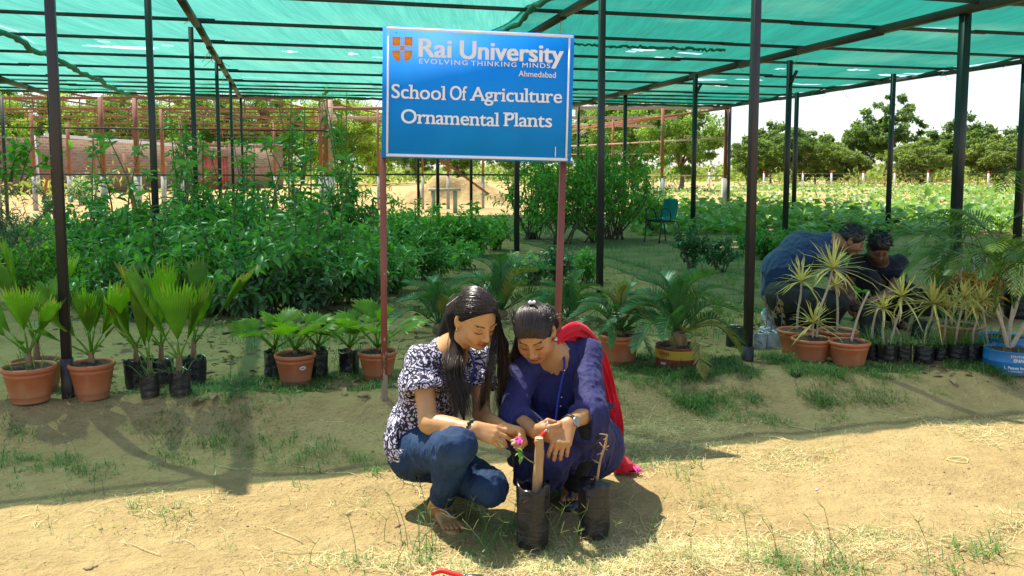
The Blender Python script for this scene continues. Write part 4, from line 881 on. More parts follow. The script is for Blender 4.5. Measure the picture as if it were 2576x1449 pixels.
o, r, h, Y = bag_thing('bagged_fan_palm', 'black bag of a small fan palm just behind the pot with an oval sticker', 'bagged palm', 801, 946, 50, 70, MG, 12); small_palm(o, h * .86, 12, 1, .9, 2); weeds_in(o, r, h * .85, 12, 12)
o, r, h, Y = pot_thing('potted_fan_palm', 'small fan palm in a terracotta pot with a white oval sticker', 'potted palm', 744, 966, 105, 82, MG); small_palm(o, h * .88, 13, 2, 1.0, 2.4)
def sticker(o, r, h, az, zf, w, hh, m, m2):
    """oval sticker curved round the pot"""
    for nm, q, mm, off in (('sticker', 1.0, m, .0015), ('sticker_print', .72, m2, .0028)):
        V = [(0, 0)] + [(math.cos(t) * q, math.sin(t) * q) for t in np.linspace(0, 2 * math.pi, 25)[:-1]]; P = []
        for u, v in V:
            z = h * zf + v * hh * (.45 if nm != 'sticker' else 1); rr = r * (.80 + .165 * z / h) + off; a = az + u * w / r; P.append((rr * math.sin(a), -rr * math.cos(a), z))
        MB().add(P, [(0, i, i % 24 + 1) for i in range(1, 25)]).build(nm, mm, o, True)
sticker(o, r, h, R(38), .62, .022, .012, M['white'], simple('grey_print', (.10, .10, .11), (.3, .3, .32), 60, .5))
o, r, h, Y = bag_thing('bagged_fan_palm', 'black bag of a small fan palm beside the pot behind the left sign post', 'bagged palm', 880, 940, 52, 62, MG, 14); small_palm(o, h * .86, 14, 3, 1.05, .8)
o, r, h, Y = pot_thing('potted_fan_palm', 'fan palm in a terracotta pot behind the left sign post', 'potted palm', 951, 950, 102, 72, MG); small_palm(o, h * .88, 15, .6, 1.2, 1.2)
# --- sago cycads
def cycad(o, z, n, L, seed, ll=.12, el=(15, 75), caud=(.05, .08), dry=.03, mat='cycad', pairs=46, az0=0, az1=360, up=1.0):
    rng = np.random.default_rng(seed); rc, hc = caud; s = MB(); pr = [(rc * .7, -.02), (rc * 1.05, hc * .25), (rc, hc * .6), (rc * .7, hc * .95), (.002, hc)]; s.lathe([(a, z + b) for a, b in pr], 18, wob=lambda t, zz: .12 * math.sin(9 * t + zz * 300)); s.build('trunk', M['fibre'], o, True)
    for k in range(n):
        t = k / max(1, n - 1); az = R(az0 + (az1 - az0) * ((k * .381966) % 1) + rng.uniform(-10, 10)); e = R(el[1] + (el[0] - el[1]) * t + rng.uniform(-6, 6)); l = L * rng.uniform(.82, 1.08)
        d = dirv(az, e); p = np.array([0, 0, z + hc * .85]) + d * rc * .4; m_ = p + d * l * .55 + [0, 0, .05 * l]; q = p + dirv(az, e - R(18)) * l * .98 + [0, 0, -.10 * l * math.cos(e)]
        mb = MB(); frond(mb, [p, m_, q], pairs, ll * l / .5, .0082, R(38), rng, dry=.95 if rng.random() < dry else .02, t0=.15, droop=.10, g=.40); mb.build('frond', M[mat], o, True)
CG = 'sago cycads'
o, r, h, Y = pot_thing('potted_cycad', 'cycad with scorched orange fronds in a terracotta pot beside the red scarf', 'potted cycad', 1558, 915, 108, 80, CG)
cycad(o, h * .88, 17, .36, 21, .095, (5, 80), (.04, .05), .22); sticker(o, r, h, R(48), .70, .016, .010, simple('red_sticker', (.35, .03, .03), None, 10, .4), M['white'])
weeds_in(o, r * .9, h * .9, 10, 21)
# cut paint tin, yellow band over rusty red
loc = spot(1704, 925); Y = loc[1]; o = thing('tin_cycad', 'large cycad in a cut paint tin with a yellow band', 'potted cycad', loc, 0, CG); r = px_of(Y, 112) / 2; h = px_of(Y, 62)
def tin(o, r, h, m, band=None, tilt=0.0):
    pr = [(r * .98, 0), (r, .01), (r * 1.0, h * .5), (r * 1.012, h * .52), (r, h * .54), (r, h - .006), (r * 1.02, h), (r * .985, h), (r * .97, h * .8)]
    MB().lathe(pr, 40, wob=lambda t, z: .012 * math.sin(3 * t + z * 9)).build('tin', m, o, True)
    if band: MB().lathe([(r * 1.016, h * band[0]), (r * 1.016, h * band[1])], 40, wob=lambda t, z: .012 * math.sin(3 * t)).build('band', band[2], o, True)
def tin_text(o, r, s, az0, z, size, m, bold=.02):
    V, Fs = textmesh(s, bold); V = V * size / .73; P = [(r * math.sin(az0 + x / r), -r * math.cos(az0 + x / r), z + y) for x, y in V]
    MB().add(P, Fs).build('lettering', m, o)
M['tin_red'] = rustpaint('tin_red', (.26, .050, .022), (.32, .07, .03), (.11, .055, .035), .62, .5); M['tin_yellow'] = rustpaint('tin_yellow', (.46, .29, .02), (.52, .34, .03), (.2, .09, .04), .78, .45); M['tin_blue'] = rustpaint('tin_blue', (.012, .16, .42), (.02, .20, .50), (.20, .09, .045), .70, .42)
M['print_red'] = simple('print_red', (.35, .06, .02), None, 10, .5); M['print_pale'] = simple('print_pale', (.55, .66, .74), None, 10, .5); M['print_dark'] = simple('print_dark', (.12, .08, .02), None, 10, .5)
tin(o, r, h, M['tin_red'], (.52, .88, M['tin_yellow'])); soil(o, r * .96, h * .88)
tin_text(o, r * 1.03, 'nion', R(-62), h * .68, h * .20, M['print_red'], .05); tin_text(o, r * 1.03, 'PAINTS', R(-58), h * .57, h * .07, M['print_red']); tin_text(o, r * 1.03, 'MER', R(-56), h * .30, h * .10, M['print_pale']); tin_text(o, r * 1.03, 'PR', R(44), h * .68, h * .085, M['print_dark']); tin_text(o, r * 1.03, 'METAL', R(34), h * .54, h * .085, M['print_dark'])
cycad(o, h * .84, 22, .49, 22, .125, (2, 82), (.055, .12), .04); weeds_in(o, r * .9, h * .88, 8, 22)
for px, base, n, L, sd, lab in ((1105, 838, 13, .46, 23, 'cycad growing in the ground behind the long haired woman'), (1262, 800, 15, .62, 24, 'tall cycad rising behind the heads of the two women'), (1432, 820, 13, .42, 25, 'cycad growing behind the right sign post')):
    loc = spot(px, base); o = thing('cycad', lab, 'cycad', loc, 0, CG); cycad(o, .0, n, L, sd, .12, (15, 80), (.05, .08), .10)
# --- yellow dracaenas on pale canes
def strap_tuft(mb, p, n, L, rng, w=.016, el0=-25, g=(.2, .8)):
    L *= 1.35; n = int(n * 1.3)
    for k in range(n):
        t = k / n; az = k * 2.4 + rng.uniform(-.3, .3); e = R(80 - (80 - el0) * t ** .9 + rng.uniform(-8, 8)); l = L * rng.uniform(.75, 1.1) * (.7 + .3 * t); d = dirv(az, e); b = rng.uniform(.05, .45) * l * (.3 + t)
        C = np.array([p + d * l * s + np.array([0, 0, -b * s ** 2.4]) + (0 if s < .6 else 1) * rng.normal(0, .006, 3) for s in (0, .25, .5, .75, 1)]); x = np.cross(d, [0, 0, 1.]); x /= np.linalg.norm(x) + 1e-9; V = []
        a = rng.uniform(*g); A = []
        for i, (c, ww) in enumerate(zip(C, (.5, 1, .9, .6, .06))): V += [c - x * w * ww * .5, c + [0, 0, -.15 * w * ww], c + x * w * ww * .5]; A += [a, min(.84, a + .25), a]
        if rng.random() < .3: A[-6:] = [.93] * 6
        mb.add(V, [(3*i+j, 3*i+j+1, 3*i+j+4, 3*i+j+3) for i in range(4) for j in (0, 1)], np.array(A))
def dracaena(o, z, canes, seed):
    """canes: (start offset, lean dx, lean dy, height, tuft leaves, leaf length)"""
    rng = np.random.default_rng(seed)
    for x0, dx, dy, H, n, L in canes:
        C = spline([(x0, 0, z - .02), (x0 + dx * .3 + rng.normal(0, .008), dy * .4, z + H * .38), (x0 + dx * .75 + rng.normal(0, .012), dy * .8, z + H * .72), (x0 + dx, dy, z + H)], 12)
        MB().tube(C, np.linspace(.0085, .007, 12) * (1 + .10 * np.sin(np.arange(12) * 2.2)), 7).build('cane', M['cane'], o, True)
        if n: mb = MB(); strap_tuft(mb, C[-1], n, L, rng); mb.build('leaf_tuft', M['dracaena'], o, True)
DG = 'yellow dracaenas in terracotta pots'
for px, base, w, hpx, seed, canes, lab in ((2003, 890, 100, 65, 31, [(0, .02, 0, .36, 20, .20)], 'dracaena in the rear left pot of four, in front of the man in blue'),
        (2107, 893, 100, 68, 32, [(-.01, -.02, 0, .33, 12, .10)], 'slim dracaena in the rear right pot of four'),
        (2040, 912, 102, 66, 33, [(0, .012, .0, .12, 26, .19), (.03, .10, .02, .48, 34, .25)], 'dracaena with one low and one tall tuft in the front left pot of four'),
        (2134, 925, 104, 72, 34, [(.005, .12, .02, .34, 0, 0)], 'bare dracaena cane in the front right pot of four')):
    o, r, h, Y = pot_thing('potted_dracaena', lab, 'potted dracaena', px, base, w, hpx, DG); dracaena(o, h * .88, canes, seed)
o, r, h, Y = pot_thing('potted_dracaena', 'wide terracotta pot of short dracaenas behind the row of black bags', 'potted dracaena', 2410, 880, 108, 68, DG); dracaena(o, h * .88, [(-.05, .02, 0, .20, 16, .14), (.04, .03, 0, .16, 14, .13)], 35); weeds_in(o, r * .9, h * .9, 40, 35, .16)
BD = 'black bags of dracaenas in a row'
bd = [(2192, 905, 40, 44, [(0, .03, 0, .26, 0, 0)], 'leftmost small bag of the row, with a bare cane'), (2231, 912, 48, 50, [(-.02, -.02, 0, .26, 22, .13), (.02, .06, 0, .34, 24, .19)], 'second small bag of the row, two pale canes under curling yellow leaves'),
      (2273, 912, 40, 50, [(-.02, -.05, 0, .2, 0, 0)], 'third small bag of the row, a short cane lost in grass'), (2322, 912, 52, 46, [(-.01, .06, 0, .30, 40, .22)], 'small bag of the row carrying the brightest yellow tuft'),
      (2366, 905, 44, 38, [(0, .03, 0, .27, 12, .13)], 'low small bag right of the brightest yellow tuft'), (2408, 908, 50, 46, [(-.02, .05, 0, .33, 28, .17)], 'small bag with a leaning cane in front of the wide pot'),
      (2446, 910, 44, 48, [(0, .0, 0, .24, 14, .12)], 'small bag between the leaning cane and the last bag of the row'), (2488, 912, 50, 48, [(-.01, -.06, 0, .31, 26, .15)], 'last small bag of the row, next to the blue tins')]
for k, (px, base, w, hpx, canes, lab) in enumerate(bd):
    o, r, h, Y = bag_thing('bagged_dracaena', 'black ' + lab, 'bagged dracaena', px, base, w, hpx, BD, 40 + k); dracaena(o, h * .84, canes, 40 + k); weeds_in(o, r, h * .84, 38, 40 + k, .13)
# --- areca palms
def areca(o, z, nst, H, seed, L=.85, n=9, ll=.26, lean=.25, az=(0, 360), mat='areca', el=(35, 85)):
    rng = np.random.default_rng(seed)
    for k in range(nst):
        a = rng.uniform(0, 6.28); C = spline([(rng.normal(0, .03), rng.normal(0, .03), z - .02), (.06 * math.cos(a), .06 * math.sin(a), z + .16), (.10 * math.cos(a) * lean * 4, .08 * math.sin(a), z + H)], 8)
        MB().tube(C, np.linspace(.016, .008, 8), 8).build('stem', M['cane'], o, True)
        for j in range(max(1, n // nst)):
            t = j / max(1, n // nst - 1 + 1e-9); A = R(rng.uniform(*az)); e = R(el[1] - (el[1] - el[0]) * t + rng.uniform(-6, 6)); l = L * rng.uniform(.75, 1.1); d = dirv(A, e); p = C[-1] - np.array([0, 0, .05])
            mb = MB(); frond(mb, [p, p + d * l * .5, p + dirv(A, e - R(22)) * l * .85, p + dirv(A, e - R(48)) * l * 1.02], 20, ll, .012, R(20), rng, fw=.9, dry=.05, t0=.36, droop=.28, g=.35, tip_small=.5); mb.build('frond', M[mat], o, True)
AG = 'areca palms at the right end'
def tin_thing(lab, px, base, w, hpx, m='tin_blue'):
    loc = spot(px, base); o = thing('tin_palm', lab, 'potted palm', loc, 0, AG); Y = loc[1]; r = px_of(Y, w) / 2; h = px_of(Y, hpx); tin(o, r, h, M[m]); soil(o, r * .95, h * .88); return o, r, h
o, r, h = tin_thing('areca palm in the nearer blue enamel paint tin at the right edge', 2540, 930, 122, 58)
tin_text(o, r * 1.03, 'SYNTHETIC', R(-30), h * .76, h * .11, M['print_pale']); tin_text(o, r * 1.03, 'ENAMEL', R(-24), h * .58, h * .14, M['print_pale'], .05); tin_text(o, r * 1.03, 'L Paints Industries', R(-42), h * .26, h * .13, M['print_pale'], .04); tin_text(o, r * 1.03, 'AHMEDABAD', R(-34), h * .14, h * .07, M['print_pale'])
areca(o, h * .85, 3, .30, 51, .60, 9, .17, .3, (-100, 120), el=(64, 89)); weeds_in(o, r, h * .86, 8, 51)
o, r, h = tin_thing('areca palm in the farther blue paint tin, half behind the nearer one', 2520, 900, 116, 60)
tin_text(o, r * 1.03, 'ENAMEL', R(-52), h * .70, h * .13, M['print_pale'], .05); areca(o, h * .85, 2, .30, 52, .70, 6, .17, .3, (-120, 60), el=(64, 89))
for k, (px, base, seed, L, n, az, lab) in enumerate(((2392, 800, 53, .66, 4, (-105, -60), 'areca palm in a black bag with an arching frond beside the man in black'), (2450, 790, 54, .55, 6, (0, 360), 'bushy areca palm in a black bag behind the yellow dracaenas'), (2562, 800, 55, 1.05, 5, (-80, 60), 'tallest areca palm in a black bag at the right edge'), (2505, 770, 56, .60, 5, (0, 360), 'areca palm in a black bag in front of a black post'))):
    o, r, h, Y = bag_thing('bagged_areca', lab, 'bagged palm', px, base, 70, 70, AG, 60 + k); areca(o, h * .85, 2 if k else 1, .30, seed, L, n, .24, .2, az, el=(30, 86))
cro = bush_data(58, .52, .26, 9, .15, .26, M['croton'], 14, low=.25)
o = plant('croton', 'croton with orange leaves among the areca palms', 'shrub', cro, spot(2432, 800), 0, 1.0)
o, r, h, Y = bag_thing('grow_bag', 'open black grow bag lying slack behind the brightest yellow dracaena', 'bag', 2320, 790, 60, 60, None, 70)
o, r, h, Y = bag_thing('grow_bag', 'black grow bag slumped between the man in black and the wide pot', 'bag', 2310, 850, 44, 50, None, 71); o.rotation_euler = (0, R(14), 0)
loc = spot(2364, 770); o = thing('packet', 'orange packet with a lime green top leaning by the thick post', 'packet', loc); w = .085
MB().lathe([(w * .5, 0), (w * .52, .05), (w * .48, .18), (w * .45, .30)], 14, wob=lambda t, z: .12 * math.cos(2 * t) + .05 * math.sin(5 * t + z * 30)).build('wrap', simple('orange_film', (.62, .26, .03), (.70, .33, .05), 20, .35), o, True)
MB().lathe([(w * .45, .30), (w * .50, .34), (w * .30, .40), (w * .1, .41)], 14, wob=lambda t, z: .18 * math.cos(3 * t)).build('top', simple('lime_film', (.35, .60, .06), None, 10, .35), o, True)
# --- seedling bags left of the four pots
SGp = 'seedling bags beside the right front post'
for k, (px, base, w, hpx, m, lab) in enumerate(((1842, 872, 34, 55, 'bag', 'tall black seedling bag left of the right front post'), (1868, 876, 44, 58, 'bag', 'black seedling bag touching the right front post'), (1912, 876, 34, 42, 'clearbag', 'clear seedling sleeve right of the front post'), (1938, 874, 30, 42, 'clearbag', 'middle clear seedling sleeve of milky film'), (1962, 874, 28, 44, 'clearbag', 'clear seedling sleeve beside the four pots'), (1925, 858, 30, 38, 'clearbag', 'clear seedling sleeve in the back row'))):
    o, r, h, Y = bag_thing('seedling_bag', lab, 'bag', px, base, w, hpx, SGp, 80 + k, m=m)
    if k > 2:
        rng = np.random.default_rng(k); C = spline([(0, 0, h * .8), (.01, 0, h + .12), (rng.normal(0, .03), 0, h + .24)], 6); tw = MB().tube(C, .003, 5)
        for q in range(4): p = C[2 + q % 4]; tw.tube([p, p + rng.normal(0, .03, 3)], .002, 4); tw.add([p, p + [.02, .0, -.02], p + [.03, .01, -.05], p + [.0, .01, -.04]], [(0, 1, 2, 3)])
        tw.build('dry_twig', M['litter'], o)
# ------------------------------------------------------------------ smooth solid modelling for figures and cloth
def smin(a, b, k):
    if k <= 0: return np.minimum(a, b)
    h = np.clip(.5 + .5 * (b - a) / k, 0, 1); return b * (1 - h) + a * h - k * h * (1 - h)
def smax(a, b, k): return -smin(-a, -b, k)
class Vol:
    def __init__(s, lo, hi, h):
        s.lo = np.array(lo, float); s.h = h; s.n = np.ceil((np.array(hi) - s.lo) / h).astype(int) + 1
        s.A = np.full(s.n, .25, np.float32)
    def reg(s, c, r):
        a = np.maximum(((c - r - s.lo) / s.h).astype(int), 0); b = np.minimum(((c + r - s.lo) / s.h).astype(int) + 2, s.n)
        if (b <= a).any(): return None
        g = [s.lo[i] + s.h * np.arange(a[i], b[i]) for i in range(3)]; sl = tuple(slice(a[i], b[i]) for i in range(3))
        return sl, np.stack(np.meshgrid(*g, indexing='ij'), -1).astype(np.float32)
    def put(s, c, r, f, k, op='add'):
        q = s.reg(np.array(c, float), np.array(r, float) + k + .012)
        if q is None: return s
        sl, P = q; d = f(P).astype(np.float32)
        if op == 'add': s.A[sl] = smin(s.A[sl], d, k)
        elif op == 'sub': s.A[sl] = smax(s.A[sl], -d, k)
        return s
    def cap(s, a, b, ra, rb=None, k=.02, op='add'):
        a = np.array(a, float); b = np.array(b, float); rb = ra if rb is None else rb; ab = b - a; L = np.dot(ab, ab) + 1e-12
        def f(P):
            t = np.clip(((P - a) @ ab) / L, 0, 1); return np.linalg.norm(P - a - t[..., None] * ab, axis=-1) - (ra + (rb - ra) * t)
        lo = np.minimum(a - ra, b - rb); hi = np.maximum(a + ra, b + rb); return s.put((lo + hi) / 2, (hi - lo) / 2, f, k, op)
    def chain(s, P, r, k=.02, op='add'):
        r = [r] * len(P) if np.isscalar(r) else r
        for i in range(len(P) - 1): s.cap(P[i], P[i + 1], r[i], r[i + 1], k, op)
        return s
    def ell(s, c, r, Rm=None, k=.02, op='add'):
        c = np.array(c, float); r = np.array(r, float); Rm = np.eye(3) if Rm is None else Rm
        def f(P):
            q = (P - c) @ Rm; k0 = np.linalg.norm(q / r, axis=-1); k1 = np.linalg.norm(q / r ** 2, axis=-1) + 1e-9; return k0 * (k0 - 1) / k1
        return s.put(c, np.full(3, r.max()), f, k, op)
    def cut(s, p, n, k=.004, c=None, r=None):
        """remove everything on the side n points to (inside the box c +- r only, if given)"""
        p = np.array(p, float); n = np.array(n, float); n /= np.linalg.norm(n)
        if c is None: c = s.lo + s.h * s.n / 2; r = s.h * s.n
        q = s.reg(np.array(c, float), np.array(r, float) * np.ones(3)); sl, P = q; s.A[sl] = smax(s.A[sl], ((P - p) @ n).astype(np.float32), k); return s
    def mesh(s, iters=2):
        A = s.A; n = A.shape; I = A < 0; cnt = np.zeros([d - 1 for d in n], np.uint8); C8 = [(x, y, z) for x in (0, 1) for y in (0, 1) for z in (0, 1)]
        for x, y, z in C8: cnt += I[x:n[0]-1+x, y:n[1]-1+y, z:n[2]-1+z]
        idx = np.argwhere((cnt > 0) & (cnt < 8)); vid = np.full(cnt.shape, -1, np.int32); vid[tuple(idx.T)] = np.arange(len(idx))
        v = np.stack([A[idx[:, 0]+x, idx[:, 1]+y, idx[:, 2]+z] for x, y, z in C8], 1); S_ = np.zeros((len(idx), 3)); N_ = np.zeros(len(idx)); c8 = np.array(C8, float)
        for i in range(8):
            for j in range(i + 1, 8):
                if np.abs(c8[i] - c8[j]).sum() != 1: continue
                m = (v[:, i] < 0) != (v[:, j] < 0); t = v[m, i] / (v[m, i] - v[m, j]); S_[m] += c8[i] + t[:, None] * (c8[j] - c8[i]); N_[m] += 1
        V = s.lo + s.h * (idx + S_ / N_[:, None]); Q = []
        for ax in range(3):
            a1, a2 = (ax + 1) % 3, (ax + 2) % 3; sa = [slice(1, -1)] * 3; sa[ax] = slice(0, -1); sb = list(sa); sb[ax] = slice(1, None)
            ia = I[tuple(sa)]; ib = I[tuple(sb)]; e = np.argwhere(ia != ib); fl = ia[tuple(e.T)]; e = e + 1; e[:, ax] -= 1
            o1 = np.zeros(3, int); o1[a1] = 1; o2 = np.zeros(3, int); o2[a2] = 1
            q = np.stack([vid[tuple((e - o1 - o2).T)], vid[tuple((e - o2).T)], vid[tuple(e.T)], vid[tuple((e - o1).T)]], 1); q[~fl] = q[~fl][:, ::-1]; Q.append(q)
        Q = np.concatenate(Q); Q = Q[(Q >= 0).all(1)]
        for _ in range(iters):
            acc = np.zeros_like(V); w = np.zeros(len(V))
            for a, b in ((0, 1), (1, 2), (2, 3), (3, 0)):
                for i, j in ((a, b), (b, a)):
                    for d in range(3): acc[:, d] += np.bincount(Q[:, i], V[Q[:, j], d], len(V))
                    w += np.bincount(Q[:, i], minlength=len(V))
            V = V * .45 + .55 * acc / w[:, None]
        return V, Q
def normals(V, Q):
    n = np.cross(V[Q[:, 2]] - V[Q[:, 0]], V[Q[:, 3]] - V[Q[:, 1]]); N_ = np.zeros_like(V)
    for c in range(4):
        for d in range(3): N_[:, d] += np.bincount(Q[:, c], n[:, d], len(V))
    return N_ / (np.linalg.norm(N_, axis=1)[:, None] + 1e-12)
def fold_disp(V, Q, amp, scale, seed, ax=(1, 1, 1)):
    """cloth wrinkles: ridged noise pushed along the surface normals"""
    N_ = normals(V, Q); p = V * scale * np.array(ax); p = p + .9 * (vnoise(p * .5, seed + 9)[:, None] - .5)
    r = 1 - np.abs(2 * vnoise(p, seed) - 1); r2 = 1 - np.abs(2 * vnoise(p * 2.3, seed + 1) - 1)
    return V + N_ * (amp * (r ** 2 - .35) + amp * .45 * (r2 ** 2 - .35))[:, None]
def hand(v, W_, f, n, thumb_side, curls, spread=(.10, .03, -.04, -.12), thumb=None, s=1.0, k=.004):
    """palm, four separate fingers with three bent phalanges each, and a thumb leaving the side of the palm near its base.
       f: wrist to knuckles, n: back of the hand, thumb_side +1/-1 picks the side f x n"""
    f = np.array(f, float); f /= np.linalg.norm(f); n = np.array(n, float); n -= f * np.dot(f, n); n /= np.linalg.norm(n); t = np.cross(f, n) * thumb_side; W_ = np.array(W_, float); tips = []
    offs = (.029, .010, -.009, -.026); lens = (.072, .080, .076, .063); pl_ = (.080, .084, .080, .073)
    for i in range(4):
        K = W_ + s * (f * pl_[i] + t * offs[i] + n * (.002 - .003 * abs(i - 1.2))); v.cap(W_ + s * (t * offs[i] * .65 + f * .006), K, .0145 * s, .0112 * s, .012)
        L = lens[i]; d = f * math.cos(spread[i]) + t * math.sin(spread[i]); p = K; ang = 0; r = .0090 * s * (1, 1.02, .97, .86)[i]
        for j, (q, a) in enumerate(zip((.46, .30, .24), curls[i])):
            ang += R(a); dd = d * math.cos(ang) - n * math.sin(ang); e = p + dd * L * q * 1.15 * s; v.cap(p, e, r * (1.02 - .09 * j), r * (.93 - .09 * j), .0035 if j else .007); p = e
        tips.append(p)
    if thumb is None: thumb = [(.030, .030, -.008), (.062, .042, -.018), (.088, .036, -.026)]
    b = W_ + s * (f * .016 + t * .018 - n * .006); P = [b] + [W_ + s * (f * x + t * y + n * z) for x, y, z in thumb]; v.chain(P, [.0155 * s, .0125 * s, .0105 * s, .0082 * s], .008)
    v.ell(W_ + s * (f * .035 - n * .012), np.array([.026, .034, .010]) * s, np.stack([t, f, n], 1), .012)
    return tips + [P[-1]]
def foot(v, heel, toe, up, inner, s=1.0):
    """heel to toe tip, five toes; inner points to the big toe side"""
    h = np.array(heel, float); t = np.array(toe, float); f = t - h; L = np.linalg.norm(f); f /= L; up = np.array(up, float); up -= f * np.dot(f, up); up /= np.linalg.norm(up); i = np.array(inner, float); i -= f * np.dot(f, i) + up * np.dot(up, i); i /= np.linalg.norm(i)
    v.cap(h + up * .026 * s + f * .02, h + f * L * .55 + up * .026 * s + i * .004, .028 * s, .024 * s, .02); v.cap(h + f * L * .15 + up * .05, h + f * L * .66 + up * .024 + i * .012, .026 * s, .017 * s, .02)
    for q in (-.026, -.009, .010, .026): v.cap(h + f * L * .45 + up * .022 + i * q * .7, h + f * L * .76 + up * .013 * s + i * q, .016 * s, .012 * s, .012)
    for q, l, r in ((.030, 1.0, .0115), (.010, .985, .0085), (-.006, .955, .008), (-.020, .915, .0075), (-.033, .87, .0072)):
        v.cap(h + f * L * .74 + up * .014 * s + i * q * s, h + f * L * (l - .04) + up * .010 * s + i * q * 1.06 * s, r, r * .95, .0035)
def head(v, C, H, s=1.0, nose=1.0, male=False, smile=1.0):
    C = np.array(C, float); w = lambda *p: C + H @ (np.array(p) * s)
    E = lambda p, r, k=.02, op='add', Rm=None: v.ell(w(*p), np.array(r) * s, H if Rm is None else H @ Rm, k * s, op)
    E((0, -.008, .030), (.072, .092, .088)); E((0, .028, -.028), (.059, .060, .076), .03); E((0, .060, -.080), (.027, .025, .020) if not male else (.031, .028, .022), .032)
    for x in (-1, 1):
        E((x * .034, .052, -.024), (.026, .027, .025), .02); E((x * .037, .060, -.036), (.017, .018, .015), .018)
        E((x * .045, .012, -.066), (.016, .030, .022), .03)
        E((x * .031, .098, .010), (.018, .014, .011), .012, 'sub'); E((x * .031, .0685, .0065), (.0165, .0145, .0125), .004)
        E((x * .030, .078, .027), (.020, .007, .005), .010)
        E((x * .0725, -.012, -.006), (.010, .020, .034), .008, 'add', rotm((0, 0, 1), x * .35)); E((x * .081, -.006, -.002), (.006, .010, .017), .006, 'sub')
        E((x * .0125, .093, -.0295), (.0085, .0095, .0075), .006)
    v.cap(w(0, .083, .022), w(0, .100 + .004 * nose, -.020), .0075 * s, .0100 * s, .012 * s); E((0, .1025, -.0255), (.0110, .0120, .0100), .008)
    E((0, .0880, -.0535), (.0205, .0085, .0050), .006); E((0, .0870, -.0635), (.0175, .0090, .0062), .006)
    for x in (-1, 1):
        E((x * .027, .087, -.0535), (.005, .006, .004), .008, 'sub'); E((x * .031, .074, -.050), (.010, .011, .014), .012)
    return w
def skin_col(V, C, H, s, base, lip, brow, nails=None, stubble=None, ncol=(.62, .36, .26)):
    q = ((V - C) @ H) / s; x, y, z = np.abs(q[:, 0]), q[:, 1], q[:, 2]; col = np.tile(np.array(base), (len(V), 1)); hd = np.linalg.norm(q, axis=1) < .16
    def blend(m, c): col[:] = col * (1 - m[:, None]) + np.array(c) * m[:, None]
    sm = lambda a, b, t: np.clip((t - a) / (b - a), 0, 1)
    front = hd & (y > .045)
    blush = np.exp(-(((x - .040) / .022) ** 2 + ((z + .030) / .020) ** 2)) * front * .35; blend(blush, (base[0] * 1.12, base[1] * .88, base[2] * .85))
    if stubble is not None: blend((hd & (y > -.01)) * sm(-.028, -.060, z) * .6, stubble)
    blend(np.exp(-(((x - .031) / .020) ** 2 + ((z - .004) / .012) ** 2)) * front * .45, tuple(b * .55 for b in base))
    lz = -.0585 + 6.5 * x ** 2 * 1.0
    blend((front & (y > .07)) * sm(.0255, .021, x) * sm(.0125, .0095, np.abs(z - lz + .0008)), lip)
    blend((front & (y > .07)) * sm(.031, .027, x) * sm(.0020, .0010, np.abs(z - lz)), (.045, .012, .010))
    bz = .0275 + .0065 * np.sin(np.clip((x - .010) / .042, 0, 1) * 2.5) - .002
    blend((front & (y > .03)) * sm(.010, .014, x) * sm(.051, .046, x) * sm(.0036, .0018, np.abs(z - bz) * (1 + .9 * np.clip((x - .018) / .03, 0, 1))), brow)
    ez = -.0005 - .0045 * np.sin(np.clip((x - .016) / .031, 0, 1) * math.pi)
    blend((front & (y > .03)) * sm(.014, .017, x) * sm(.049, .045, x) * sm(.0030, .0016, np.abs(z - ez)), (.018, .010, .008))
    blend((front & (y > .03)) * sm(.017, .020, x) * sm(.045, .042, x) * sm(.0014, .0008, np.abs(z - .0135)) * .5, tuple(b * .45 for b in base))
    blend((front & (y > .09)) * sm(.0036, .0022, np.hypot(x - .0062, z + .0365)), (.03, .012, .008))
    for t in (nails or []): blend(np.exp(-(np.linalg.norm(V - t, axis=1) / .0075) ** 4) * .75, ncol)
    return col
def strands(name, roots, m, parent, width=.0030, seed=0, taper=.3):
    """hair: list of polylines (k,3) -> three sided tapering strands in one mesh"""
    V = []; Fs = []; A = []; n0 = 0; rng = np.random.default_rng(seed)
    for P in roots:
        k = len(P); T = np.gradient(P, axis=0); T /= np.linalg.norm(T, axis=1)[:, None] + 1e-9; x = np.cross(T, rng.normal(0, 1, 3)); x /= np.linalg.norm(x, axis=1)[:, None] + 1e-9; y = np.cross(T, x); r = width * np.linspace(1, taper, k)[:, None] * .5
        a = np.stack([P + x * r, P - x * r * .5 + y * r * .8, P - x * r * .5 - y * r * .8], 1).reshape(-1, 3); V.append(a); A.append(np.full(len(a), rng.random()))
        i = (np.arange(k - 1)[:, None] * 3 + np.arange(3)[None]); j = (np.arange(k - 1)[:, None] * 3 + (np.arange(3)[None] + 1) % 3)
        Fs.append(np.stack([i, j, j + 3, i + 3], -1).reshape(-1, 4) + n0); n0 += len(a)
    return link(name, mesh(name, np.concatenate(V), np.concatenate(Fs), m, True, attr=np.concatenate(A)), parent, True)
def hairmat(name, c1, c2, rough=.32):
    m, t, N, L, b = newmat(name); a = N.new('ShaderNodeAttribute'); a.attribute_name = 'var'
    L.new(ramp(N, L, a.outputs['Fac'], [(.1, c1), (.9, c2)]).outputs[0], b.inputs['Base Color']); b.inputs['Roughness'].default_value = rough; b.inputs['Specular IOR Level'].default_value = .55; b.inputs['Anisotropic'].default_value = .6
    return m
M['hair'] = hairmat('dark_brown_hair', (.010, .006, .005), (.040, .022, .015), .30); M['hair2'] = hairmat('black_brown_hair', (.010, .007, .006), (.045, .026, .018), .36); M['hair3'] = hairmat('short_black_hair', (.006, .005, .005), (.020, .015, .012), .4)
M['hair_base'] = simple('hair_under', (.006, .004, .003), (.012, .008, .006), 60, .8, spec=.2)
